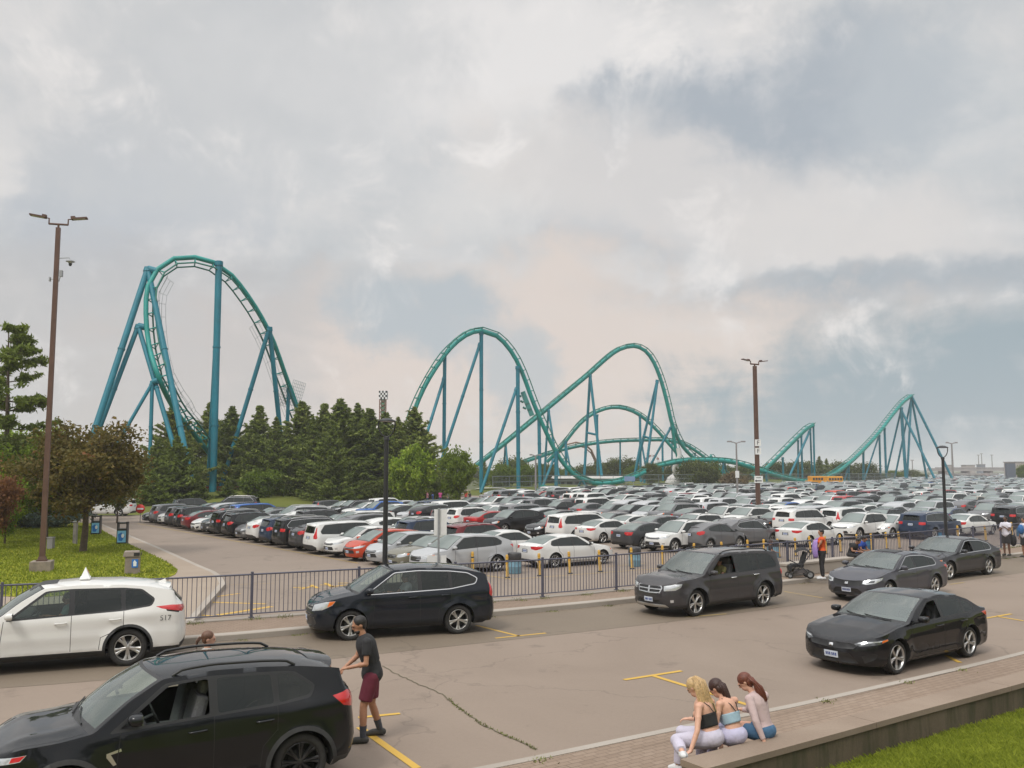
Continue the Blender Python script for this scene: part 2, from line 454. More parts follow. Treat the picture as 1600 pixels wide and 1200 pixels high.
class CarShape:
 def __init__(s, sp):
  s.sp = sp
  L, W, H = sp['L'], sp['W'], sp['H']
  s.hw = W / 2
  fa, fn = sp.get('fr', (.62, 2.5)); ra, rn = sp.get('rr', (.40, 3.0))
  pts = []
  n = 40
  for i in range(n + 1):           # front quarter: y 0 -> hw
   t = PI / 2 * i / n
   y = math.sin(t) ** (2 / fn); x = fa * (1 - math.cos(t) ** (2 / fn))
   pts.append((x, y * s.hw))
  m = 60
  for i in range(1, m):
   pts.append((fa + (L - fa - ra) * i / m, s.hw))
  for i in range(n + 1):
   t = PI / 2 * i / n
   y = math.cos(t) ** (2 / rn) if i < n else 0.0; x = L - ra * (1 - math.sin(t) ** (2 / rn))
   pts.append((x, y * s.hw))
  P2 = np.array(pts)
  barrel = 1 - .022 * ((P2[:, 0] - L * .52) / (L * .5)) ** 2
  P2[:, 1] *= barrel
  d = np.hypot(*(np.diff(P2, axis=0).T)); S = np.concatenate([[0], np.cumsum(d)])
  k = 700
  s.S = np.linspace(0, S[-1], k)
  s.CX = np.interp(s.S, S, P2[:, 0]); s.CY = np.interp(s.S, S, P2[:, 1])
  tx = np.gradient(s.CX, s.S); ty = np.gradient(s.CY, s.S)
  for _ in range(6):
   tx[1:-1] = (tx[:-2] + tx[1:-1] * 2 + tx[2:]) / 4; ty[1:-1] = (ty[:-2] + ty[1:-1] * 2 + ty[2:]) / 4
  l = np.hypot(tx, ty); s.NX = -ty / l; s.NY = tx / l    # outward normal
  s.NX[0] = -1; s.NY[0] = 0; s.NX[-1] = 1; s.NY[-1] = 0
  s.ST = S[-1]
  s.edge = smooth_tab(sp['edge'], k=sp.get('esm', 5))
  s.belt = sp['belt']
  s.df = smooth_tab(sp['front'], k=8); s.dr = smooth_tab(sp['rear'], k=8)
  s.xf = sp['fo']; s.xr = sp['fo'] + sp['wb']; s.R = sp['R']
 def s_of_x(s, x):
  i0 = int(np.argmax(s.CY > s.hw * .7)); i1 = len(s.S) - int(np.argmax((s.CY > s.hw * .7)[::-1]))
  return float(np.interp(x, s.CX[i0:i1], s.S[i0:i1]))
 def wrap(s, S, Z):
  """(s, z) arrays -> 3-D points for the left half (y>=0), x forward"""
  sp = s.sp
  x = np.interp(S, s.S, s.CX); y = np.interp(S, s.S, s.CY)
  nx = np.interp(S, s.S, s.NX); ny = np.interp(S, s.S, s.NY)
  l = np.hypot(nx, ny); nx, ny = nx / l, ny / l
  zb = lerp_tab(s.belt, x)
  up = np.maximum(Z - zb, 0)
  tb = sp.get('tumble', .36)
  z0 = sp.get('z0', .2)
  ds = .085 * np.clip(1 - (Z - z0) / .14, 0, 1) ** 2 + .02 * np.clip(1 - (Z - z0) / .35, 0, 1)
  ds += .010 * np.exp(-((Z - .50) / .10) ** 2) * np.clip((x - s.xf - s.R) / .3, 0, 1) * np.clip((s.xr - s.R - x) / .3, 0, 1)
  ds += .035 * np.clip((Z - (zb - .16)) / .16, 0, 1) ** 2
  sh = sp.get('crease', .7)
  ds += .012 * np.clip((Z - sh) / .03, 0, 1)
  ds += up * tb + .06 * up * up
  fl = sp.get('flare', .022)
  for xw in (s.xf, s.xr):
   r = np.hypot(x - xw, Z - s.R)
   t = np.clip(1 - (r - s.R - .04) / .20, 0, 1)
   ds -= fl * t * t * (3 - 2 * t)
  ds -= sp.get('haunch', .0) * np.exp(-((x - s.xr) / .5) ** 2) * np.exp(-((Z - (zb - .12)) / .12) ** 2)
  df = lerp_tab(s.df, Z); dr = lerp_tab(s.dr, Z)
  wf = np.where(nx < 0, nx * nx, 0); wr = np.where(nx > 0, nx * nx, 0)
  d = ny * ny * ds + wf * df + wr * dr
  return np.stack([-(x - nx * d), y - ny * d, Z], -1)
 def edge_z(s, S):
  x = np.interp(S, s.S, s.CX)
  return lerp_tab(s.edge, x)
def strip(a, b, w):
 a = Vector(a); b = Vector(b); d = (b - a).normalized(); n = Vector((-d.y, d.x)) * w / 2
 return [tuple(a + n), tuple(b + n), tuple(b - n), tuple(a - n)]
def offset_poly(poly, d):
 """grow (d>0) a simple polygon"""
 n = len(poly)
 A = sum(poly[i][0] * poly[(i + 1) % n][1] - poly[(i + 1) % n][0] * poly[i][1] for i in range(n))
 sg = 1 if A > 0 else -1
 out = []
 for i in range(n):
  p = Vector(poly[i]); a = Vector(poly[i - 1]); b = Vector(poly[(i + 1) % n])
  d1 = (p - a).normalized(); d2 = (b - p).normalized()
  n1 = Vector((d1.y, -d1.x)) * sg; n2 = Vector((d2.y, -d2.x)) * sg
  m = n1 + n2
  if m.length < 1e-6: m = n1
  m.normalize(); c = max(.45, m.dot(n1))
  out.append(tuple(p + m * (d / c)))
 return out
def build_wheel(name, R_, w, style, rimcol, parent, loc, side, lod):
 """tyre + rim; the axle is local y, side=+1 the outer face looks to +y"""
 key = (name, side)
 n = 40 if lod == 0 else 20 if lod == 1 else 12
 rr = R_ * style.get('rr', .70)
 Mx = Matrix.Rotation(-PI / 2 * side, 4, 'X')     # +Z(lathe) -> outer y
 t = MB()
 h = w / 2
 prof = [(rr * .99, h * .55), (rr + .006, h * .93), (rr + (R_ - rr) * .45, h * 1.0), (R_ - .022, h * .93), (R_ - .004, h * .68), (R_, h * .3), (R_, -h * .3), (R_ - .004, -h * .68), (R_ - .03, -h), (rr, -h * .8)]
 t.lathe(prof, n, 0, Mx)
 if lod == 0:   # sidewall lettering ring and tread grooves read as faint ribs
  for q in (-.45, -.15, .15, .45): t.lathe([(R_ + .0015, h * q - .006), (R_ + .0015, h * q + .006)], n, 1, Mx)
 me = t.mesh('tyre', [CM['rubber'], CM['well']])
 tyre = mesh_obj('wheel', me, parent); tyre.location = loc
 r = MB()
 r.lathe([(rr * 1.0, h * .90), (rr * .985, h * .97), (rr * .955, h * .93), (rr * .93, h * .45), (rr * .93, -h * .6)], n, 0, Mx)
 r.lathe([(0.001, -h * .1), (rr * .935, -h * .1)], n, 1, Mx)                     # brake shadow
 r.lathe([(0.001, h * .0), (rr * .55, h * .0), (rr * .56, -h * .1)], n, 3, Mx)       # disc
 r.lathe([(.001, h * .80), (rr * .10, h * .80), (rr * .17, h * .74), (rr * .19, h * .4)], max(10, n // 2), 0, Mx)
 ns = style.get('n', 5); split = style.get('split', False); sw = style.get('sw', .11)
 ms = []
 for k in range(ns):
  a0 = 2 * PI * k / ns + PI / 2
  for da in ((-.5, .5) if split else (0,)):
   aw = style.get('gap', .30) * da
   ai = a0 + aw * .6; ao = a0 + aw + style.get('twist', 0) * (1 if not split else 1)
   for zt in (0,):
    vs = []
    for rad, ang, wd, z in ((rr * .13, ai, sw * rr * .9, h * .80), (rr * .60, (ai + ao) / 2, sw * rr * .8, h * .72), (rr * .945, ao, sw * rr * 1.15, h * .88)):
     c = Vector((math.cos(ang), math.sin(ang), 0)); pnd = Vector((-c.y, c.x, 0))
     vs += [c * rad + pnd * wd + Vector((0, 0, z - .012)), c * rad + pnd * wd * .45 + Vector((0, 0, z)), c * rad - pnd * wd * .45 + Vector((0, 0, z)), c * rad - pnd * wd + Vector((0, 0, z - .012)),
                           c * rad - pnd * wd + Vector((0, 0, z - .035)), c * rad + pnd * wd + Vector((0, 0, z - .035))]
    vs = [Mx @ v for v in vs]
    fs = []
    for b in (0, 6):
     for q in range(5): fs.append((b + q, b + q + 1, b + q + 7, b + q + 6))
     fs.append((b + 5, b, b + 6, b + 11))
    r.add(vs, fs, 2 if style.get('mach') and False else 0)
 me = r.mesh('rim', [rimcol, CM['well'], CM['rim'], CM['rubber'] if rimcol is CM['rimdark'] else CM['rimdark']])
 bm = bmesh.new(); bm.from_mesh(me); bmesh.ops.recalc_face_normals(bm, faces=bm.faces); bm.to_mesh(me); bm.free()
 rim = mesh_obj('rim', me, tyre)
 return tyre
def make_car(sp, name='parked_car', lod=0, parts=True):
 """builds a car at the origin, nose to +X; returns the root Empty"""
 cs = CarShape(sp)
 h = {0: .065, 1: .11, 2: .2}[lod]
 L, W, H = sp['L'], sp['W'], sp['H']; Rw = sp['R']; Ra = Rw + sp.get('gap', .055)
 z0 = sp.get('z0', .2)
 root = empty(name)
 sx = cs.s_of_x
 def side(poly): return [(sx(x), z) for x, z in poly]
 def rear(poly): return [(cs.ST - r, z) for r, z in poly]
 bot = []
 S_ = list(np.arange(0, cs.ST, h)) + [cs.ST]
 def botz(sv):
  x = float(np.interp(sv, cs.S, cs.CX))
  return z0 + (.05 if x > L - .35 else 0.02 * max(0, 1 - x / .6))
 arcs = []
 for xw in (cs.xf, cs.xr):
  a0 = math.asin(max(-.9, min(.9, (z0 - Rw) / Ra)))
  n = 22 if lod == 0 else 12
  arc = []
  for i in range(n + 1):
   a = PI - a0 - (PI - 2 * a0) * i / n
   arc.append((sx(xw) + Ra * math.cos(a), Rw + Ra * math.sin(a)))
  arcs.append(arc)
 lo = []
 for sv in S_:
  if any(a[0][0] - h * .3 < sv < a[-1][0] + h * .3 for a in arcs): continue
  lo.append((sv, botz(sv)))
 for a in arcs: lo += a
 seg1 = [p for p in lo if p not in arcs[0] and p not in arcs[1] and p[0] < arcs[0][0][0]]
 seg2 = [p for p in lo if p not in arcs[0] and p not in arcs[1] and arcs[0][-1][0] < p[0] < arcs[1][0][0]]
 seg3 = [p for p in lo if p not in arcs[0] and p not in arcs[1] and p[0] > arcs[1][-1][0]]
 lo = seg1 + arcs[0] + seg2 + arcs[1] + seg3
 fine = np.unique(np.round(np.concatenate([np.arange(0, cs.ST, h * .7), [cs.ST]]), 4))
 top = [(float(v), float(cs.edge_z(v))) for v in fine]
 outer = lo + top[::-1]
 regs = []
 def reg(poly, part, m, off=0.0, rnd=0.0):
  if rnd: poly = round_poly(poly, rnd)
  regs.append((poly, part, m, off))
 lines = []
 clad = sp.get('clad')
 if clad:
  zc, ring = clad
  lines.append([(0.02, zc), (cs.ST - .02, zc)]) if False else None
  m_cl = CM['clad']
  reg([(0.001, z0 - .1), (cs.ST - .001, z0 - .1), (cs.ST - .001, zc), (0.001, zc)], 'body', m_cl)
  for xw in (cs.xf, cs.xr):
   rp = []
   for i in range(25):
    a = PI + .35 - (PI + .7) * i / 24
    rp.append((sx(xw) + (Ra + ring) * math.cos(a), Rw + (Ra + ring) * math.sin(a)))
   reg(rp, 'body', m_cl, .012)
 for r_ in sp.get('regs', []):
  kind, poly, part, m, off = r_[:5]
  poly = side(poly) if kind == 'side' else rear(poly) if kind == 'rear' else poly
  if lod == 2 and part in ('badge', 'fog_lamp'): continue
  if r_[5] if len(r_) > 5 else True: poly = round_poly(poly, .025 if kind != 'side' else .02)
  reg(poly, part, m, off)
 fr = sp.get('frame', .022)
 panes = sp['panes']
 allw = [p for p, _ in panes]
 if sp.get('dlo'):
  reg(side(round_poly(sp['dlo'], .05)), 'body', CM[sp.get('dlomat', 'black')])
  if sp.get('dlomat') == 'chrome': reg(side(round_poly(offset_poly(sp['dlo'], -.018), .05)), 'body', CM['black'])
 else:
  for p in allw: reg(side(offset_poly(p, fr)), 'body', CM['black'])
 for i, (p, gm) in enumerate(panes):
  if gm is not None: reg(side(round_poly(p, .035)), 'side_window%d' % i, CM[gm if lod == 0 else 'privfar'], 0)
  else: reg(side(round_poly(p, .035)), '#hole', None, 0)
 if lod <= 1:
  for a, b in sp.get('seams', []): reg(strip(*side([a, b]), .011 if lod == 0 else .014), 'body', CM['seam'], -.004 if lod == 0 else 0)
 V, T = cdt(outer, [[(min(max(x, 0.0), cs.ST), z) for x, z in p] for p, *_ in [(r[0],) for r in regs]], [], h)
 c = V[T].mean(1)
 pid = np.zeros(len(T), int)
 for i, (poly, part, m, off) in enumerate(regs):
  pid[inpoly(c[:, 0], c[:, 1], poly)] = i + 1
 voff = np.zeros(len(V)); vset = {}
 for ti, t in enumerate(T):
  for v in t: vset.setdefault(int(v), set()).add(int(pid[ti]))
 for v, st in vset.items():
  if len(st) == 1:
   q = next(iter(st))
   if q and regs[q - 1][3]: voff[v] = regs[q - 1][3]
 P3 = cs.wrap(V[:, 0], V[:, 1])
 if np.any(voff):
  nx = np.interp(V[:, 0], cs.S, cs.NX); ny = np.interp(V[:, 0], cs.S, cs.NY)
  P3[:, 0] += -nx * voff; P3[:, 1] += ny * voff
 P3[:, 1] = np.where(V[:, 0] < 1e-4, 0, P3[:, 1]); P3[:, 1] = np.where(V[:, 0] > cs.ST - 1e-4, 0, P3[:, 1])
 P3[:, 0] += L / 2
 tp = cs.wrap(np.array([p[0] for p in top]), np.array([p[1] for p in top])); tp[:, 0] += L / 2
 tp[0, 1] = 0; tp[-1, 1] = 0
 bx = tp[:, 0]; order = np.argsort(bx)
 BX = bx[order]; BY = tp[order, 1]; BZ = tp[order, 2]
 xmax, xmin = BX[-1], BX[0]
 cr = sp.get('crown', .045)
 WX = sp['ws']                       # windscreen base / head (distance from the nose)
 xb, xh = L / 2 - WX[0], L / 2 - WX[1]
 bow = sp.get('bow', .13); rbow = sp.get('rbow', .10)
 sed = sp.get('rw')                  # rear window head / base on the top sheet
 def topz(X, Y):
  ye = np.maximum(np.interp(X, BX, BY), .02)
  q = np.clip(np.abs(Y) / ye, 0, 1)
  m = np.clip((X - (xh - .5)) / .5, 0, 1)
  bw = bow * m * np.clip((xb + .45 - X) / .45, 0, 1)
  mr = np.clip(((xh - .9) - X) / .4, 0, 1) if sed else 0
  X2 = X - bw * (1 - q * q) + (rbow * mr * (1 - q * q) if sed else 0)
  z = np.interp(X2, BX, BZ)
  c_ = cr * np.clip((xmax - X) / .5, 0, 1) ** .8 * np.clip((X - xmin) / .35, 0, 1) ** .7
  pw = 2.6
  z = z + c_ * (1 - q ** pw)
  hd = np.clip((X - xb - .1) / .15, 0, 1) * np.clip((xmax - .15 - X) / .15, 0, 1)
  z = z + hd * sp.get('ridge', .012) * np.exp(-((q - .62) / .10) ** 2)
  return z
 touter = [(p[0], p[1]) for p in tp] + [(p[0], -p[1]) for p in tp[::-1][1:-1]]
 tregs = []
 def crossx(xc, ycl, ib=0):
  """points of the line at profile station xc, y from -.. to +.."""
  out = []
  ye = float(np.interp(xc, BX, BY)) - ycl
  b = bow if ib == 0 else -rbow
  for i in range(13):
   y = -ye + 2 * ye * i / 12
   q = abs(y) / max(ye + ycl, .02)
   out.append((xc + b * (1 - q * q), y))
  return out
 def lerp_poly(front, back): return front + back[::-1]
 f_ = crossx(xb - .03, .07); b_ = crossx(xh + .03, .055)
 f_o = crossx(xb + .045, .012); b_o = crossx(xh - .012, .03)
 tregs.append((lerp_poly(f_o, b_o), 'body', CM['black']))
 tregs.append((lerp_poly(f_, b_), 'windscreen', CM['screen' if lod == 0 else 'glassfar']))
 if sed:
  r0, r1 = L / 2 - sed[0], L / 2 - sed[1]
  tregs.append((lerp_poly(crossx(r0 + .02, .05, 1), crossx(r1 - .02, .07, 1)), 'body', CM['black']))
  tregs.append((lerp_poly(crossx(r0, .075, 1), crossx(r1, .10, 1)), 'rear_window', CM['privacy' if lod == 0 else 'glassfar']))
 hood = None
 if lod <= 1:   # bonnet shut line
  yh = [(x, float(np.interp(x, BX, BY)) * .93) for x in np.linspace(xb + .10, xmax - .14, 8)]
  ln = [(x, y) for x, y in yh]
  sw = .010
  for sgn in (1, -1):
   tregs.append(([(x, y * sgn) for x, y in ln] + [(x, (y - sw) * sgn) for x, y in ln[::-1]], 'body', CM['seam']))
 for tr in sp.get('tregs', []):
  poly, part, m = tr
  tregs.append(([(L / 2 - x, y) for x, y in poly], part, m))
 TV, TT = cdt(touter, [t[0] for t in tregs], [], h)
 tc_ = TV[TT].mean(1); tpid = np.zeros(len(TT), int)
 for i, (poly, part, m) in enumerate(tregs): tpid[inpoly(tc_[:, 0], tc_[:, 1], poly)] = i + 1
 TZ = topz(TV[:, 0], TV[:, 1])
 T3 = np.stack([TV[:, 0], TV[:, 1], TZ], 1)
 groups = {}
 def put(part, vs, f, m):
  g = groups.setdefault(part, dict(v=[], f=[], m=[], mats=[], n=0))
  if m not in g['mats']: g['mats'].append(m)
  mi = g['mats'].index(m)
  g['v'].append(vs); g['f'].append(f + g['n']); g['m'] += [mi] * len(f); g['n'] += len(vs)
 central = ('body', 'grille', 'plate', 'rear_window', 'lower_grille', 'badge', 'bumper', 'light_bar', 'rear_plate')
 for i in range(len(regs) + 1):
  sel = T[pid == i]
  if not len(sel): continue
  part = 'body' if i == 0 else regs[i - 1][1]; m = CM['paint'] if i == 0 else regs[i - 1][2]
  if part == '#hole': continue
  u, inv = np.unique(sel, return_inverse=True); inv = inv.reshape(sel.shape)
  A = P3[u]; B = A.copy(); B[:, 1] *= -1
  pl = part if part in central else part + '|L'; prt = part if part in central else part + '|R'
  put(pl, A, inv, m); put(prt, B, inv[:, ::-1], m)
 if sp.get('open'):   # one lowered window on the near side only
  pass
 for i in range(len(tregs) + 1):
  sel = TT[tpid == i]
  if not len(sel): continue
  part = 'body' if i == 0 else tregs[i - 1][1]; m = CM['paint'] if i == 0 else tregs[i - 1][2]
  u, inv = np.unique(sel, return_inverse=True); inv = inv.reshape(sel.shape)
  put(part, T3[u], inv, m)
 for sgn in (1, -1):
  for a, xw in zip(arcs, (cs.xf, cs.xr)):
   A = cs.wrap(np.array([p[0] for p in a]), np.array([p[1] for p in a])); A[:, 0] += L / 2
   B = A.copy(); B[:, 1] = np.minimum(B[:, 1], cs.hw) - .30
   V2 = np.concatenate([A, B]); V2[:, 1] *= sgn; n = len(A)
   f = np.array([(i, i + 1, n + i + 1, n + i) for i in range(n - 1)])
   f = np.concatenate([f[:, [0, 1, 2]], f[:, [0, 2, 3]]])
   if sgn < 0: f = f[:, ::-1]
   put('body', V2, f, CM['well'])
   cap = np.array([(n, n + i, n + i + 1) for i in range(1, n - 1)])
   put('body', V2, cap if sgn > 0 else cap[:, ::-1], CM['well'])
 xs = np.linspace(.15, L - .15, 9); ye = cs.hw - .13
 fl = []; fz = z0 + .04
 for x in xs:
  w_ = min(ye, float(np.interp(x, cs.CX[:350], cs.CY[:350])) - .12) if x < L / 2 else min(ye, float(np.interp(-x, -cs.CX[::-1][:350], cs.CY[::-1][:350])) - .12)
  fl += [(L / 2 - x, w_, fz), (L / 2 - x, -w_, fz)]
 put('body', np.array(fl, float), np.array([f for i in range(8) for f in ((2 * i, 2 * i + 2, 2 * i + 3), (2 * i, 2 * i + 3, 2 * i + 1))]), CM['well'])
 objs = {}
 for part, g in groups.items():
  v = np.concatenate(g['v']); f = np.concatenate(g['f'])
  me = bpy.data.meshes.new(part.split('|')[0])
  me.from_pydata(v.tolist(), [], f.tolist())
  for m in g['mats']: me.materials.append(m)
  me.polygons.foreach_set('material_index', g['m'])
  me.polygons.foreach_set('use_smooth', [True] * len(me.polygons))
  bm = bmesh.new(); bm.from_mesh(me)
  bmesh.ops.remove_doubles(bm, verts=bm.verts, dist=.0008)
  for e in bm.edges:
   if len(e.link_faces) == 2 and e.calc_face_angle(0) > .75: e.smooth = False
  bm.to_mesh(me); bm.free()
  nm = part.split('|')[0]
  if nm.startswith('side_window'): nm = 'side_window'
  if nm == 'plate' or nm == 'rear_plate': nm = 'license_plate'
  o = mesh_obj(nm, me, root)
  objs[part] = o
 objs['body'].color = (*sp.get('color', (.02, .02, .022)), 1)
 tw = sp.get('tw', .225); st = sp.get('wheel', {})
 for xw in (cs.xf, cs.xr):
  for sgn in (1, -1):
   if lod == 2 and False: continue
   y = cs.hw - tw / 2 - .035
   w = build_wheel(name, Rw, tw, st, CM[st.get('mat', 'rim')], root, (L / 2 - xw, y * sgn, Rw), sgn, lod)
 if lod <= 1:
  mx_ = WX[0] + sp.get('mir', (.22, 0))[0]; zb = float(lerp_tab(cs.belt, mx_)) + sp.get('mir', (.22, 0))[1]
  for sgn in (1, -1):
   mm = MB()
   yo = cs.hw - .03
   hv = []
   for a_ in range(12):
    q_ = 2 * PI * a_ / 12; cc, ss_ = math.cos(q_), math.sin(q_)
    hv.append((abs(cc) ** .7 * math.copysign(1, cc), abs(ss_) ** .7 * math.copysign(1, ss_)))
   vs_ = []; fs_ = []
   for dx_, k_ in ((-.075, .92), (-.02, 1.0), (.03, .90), (.06, .62), (.072, .25)):
    for a_, b_ in hv: vs_.append((L / 2 - mx_ + dx_, (yo + .13 + a_ * .105 * k_) * sgn, zb + .095 + b_ * .068 * k_))
   for i_ in range(4):
    for k_ in range(12):
     q_ = (i_ * 12 + k_, i_ * 12 + (k_ + 1) % 12, (i_ + 1) * 12 + (k_ + 1) % 12, (i_ + 1) * 12 + k_); fs_.append(q_ if sgn > 0 else q_[::-1])
   fs_.append(tuple(range(48, 60)) if sgn > 0 else tuple(range(48, 60))[::-1])
   mm.add(vs_, fs_, 0, True)
   mm.tube([(L / 2 - mx_ - .01, (yo - .06) * sgn, zb + .01), (L / 2 - mx_, (yo + .08) * sgn, zb + .045)], .022, 8, 1)
   mm.box((L / 2 - mx_ - .074, (yo + .13) * sgn, zb + .095), (.012, .18, .11), 0, 2)
   o = mm.build('wing_mirror', [CM['paint'] if sp.get('mirpaint', True) else CM['black'], CM['black'], CM['lampdark']], root)
   o.color = objs['body'].color
 if lod == 0:
  for sgn in (1, -1):
   for hx, hz in sp.get('handles', []):
    p = cs.wrap(np.array([sx(hx), sx(hx + .20)]), np.array([hz, hz + .008])); p[:, 0] += L / 2; p[:, 1] *= sgn
    a, b = Vector(p[0]), Vector(p[1]); o_ = Vector((0, .03 * sgn, 0))
    mm = MB(); mm.tube([a, a + o_, a * .75 + b * .25 + o_ * 1.2, a * .25 + b * .75 + o_ * 1.2, b + o_, b], .014, 6)
    o = mm.build('door_handle', [CM[sp.get('handlemat', 'paint')]], root); o.color = objs['body'].color
  wz = []
  for yy, ln in ((.52, -.62), (-.02, -.55)):
   ps = []
   for k in range(6):
    t = k / 5; y = yy + ln * t; xw_ = xb + .045 - .10 * t + bow * (1 - (y / .75) ** 2)
    ps.append((xw_, y, float(topz(np.array([xw_]), np.array([y]))[0]) + .018))
   mm = MB(); mm.tube(ps, .009, 6)
   mm.build('wiper', [CM['black']], root)
 if sp.get('rails') and lod <= 1:
  x0_, x1_, hz_ = sp['rails']
  for sgn in (1, -1):
   ps = []
   for k in range(15):
    t = k / 14; x = L / 2 - (x0_ + (x1_ - x0_) * t)
    ye_ = float(np.interp(x, BX, BY)) - .05
    z = float(topz(np.array([x]), np.array([ye_]))[0]) + hz_ * min(1, math.sin(PI * min(1, max(0, t))) * 4)
    ps.append((x, ye_ * sgn, z))
   mm = MB(); mm.tube(ps, .018, 8)
   mm.build('roof_rail', [CM[sp.get('railmat', 'black')]], root)
 if sp.get('spoiler') and lod <= 1:
  x0_, ln, w_ = sp['spoiler']       # start from nose, length, half width
  mm = MB()
  n = 12; up_ = []; lo_ = []
  for r_i, (dx, dz, th) in enumerate(((0, .012, .0), (ln * .5, .008, .02), (ln, -.012, .03))):
   for k in range(n + 1):
    y = -w_ + 2 * w_ * k / n
    q = abs(y) / w_
    x = L / 2 - x0_ - dx + .10 * q ** 4 * (1 if r_i else 0)
    z = float(topz(np.array([L / 2 - x0_]), np.array([y * .9]))[0]) + dz - .05 * q ** 4 - (dx * .08)
    up_.append((x, y, z)); lo_.append((x, y, z - .012 - th))
  vs = up_ + lo_; N_ = len(up_); fs = []
  for r_i in range(2):
   for k in range(n):
    a = r_i * (n + 1) + k; b = a + n + 1
    fs.append((a, a + 1, b + 1, b)); fs.append((N_ + a, N_ + b, N_ + b + 1, N_ + a + 1))
  for k in range(n):
   a = 2 * (n + 1) + k; fs.append((a, a + 1, N_ + a + 1, N_ + a)); fs.append((k, N_ + k, N_ + k + 1, k + 1))
  for a in (0, n):
   for r_i in range(2):
    q0 = r_i * (n + 1) + a; q1 = q0 + n + 1; fs.append((q0, q1, N_ + q1, N_ + q0))
  mm.add(vs, fs, 0, True)
  o = mm.build('roof_spoiler', [CM['paint']], root); o.color = objs['body'].color
  bm = bmesh.new(); bm.from_mesh(o.data); bmesh.ops.recalc_face_normals(bm, faces=bm.faces)
  for e in bm.edges:
   if len(e.link_faces) == 2 and e.calc_face_angle(0) > .6: e.smooth = False
  bm.to_mesh(o.data); bm.free()
 if lod == 0:   # cabin
  zr = float(np.interp(0, BX, BZ))
  zb = float(lerp_tab(cs.belt, L * .45))
  mm = MB()
  cx0 = L / 2 - WX[0]
  mm.box((cx0 - .30, 0, zb - .10), (.55, W - .36, .22), 0, 0)
  mm.box((cx0 - 1.6, 0, .38), (2.9, W - .36, .06), 0, 0)
  mm.build('dashboard', [CM['inside']], root, bevel=.05)
  sx_ = sp.get('seat', 1.22); seats = [(cx0 - sx_, .37), (cx0 - sx_, -.37)] + [(cx0 - 2.10, .38), (cx0 - 2.10, -.38)]
  for x, y in seats:
   mm = MB()
   mm.box((x + .10, y, .62), (.50, .50, .16), 0, 0)
   mm.box((x - .20, y, zb - .10), (.16, .48, .62), 0, 0, rot=Euler((0, -.22, 0)))
   mm.box((x - .30, y, zb + .28), (.10, .26, .17), 0, 0, rot=Euler((0, -.2, 0)))
   mm.tube([(x - .27, y - .06, zb + .12), (x - .30, y - .06, zb + .24)], .008, 6)
   mm.tube([(x - .27, y + .06, zb + .12), (x - .30, y + .06, zb + .24)], .008, 6)
   mm.build('car_seat', [CM['seat']], root, bevel=.045)
  mm = MB(); ct = Vector((cx0 - .70, .37, zb + .0))
  E_ = Euler((0, -1.15, 0)).to_matrix()
  mm.tube([ct + E_ @ Vector((.18 * math.cos(a), .18 * math.sin(a), 0)) for a in [2 * PI * k / 20 for k in range(20)]], .014, 6, closed=True)
  mm.tube([ct + E_ @ Vector((0, -.17, 0)), ct + E_ @ Vector((0, .17, 0))], .02, 6)
  mm.tube([ct, ct + Vector((.22, 0, -.08))], .03, 6)
  mm.build('steering_wheel', [CM['black']], root)
  root['topfun'] = 0
 root['dims'] = [L, W, H]
 TOPF[root.name] = topz
 return root, objs, topz
TOPF = {}
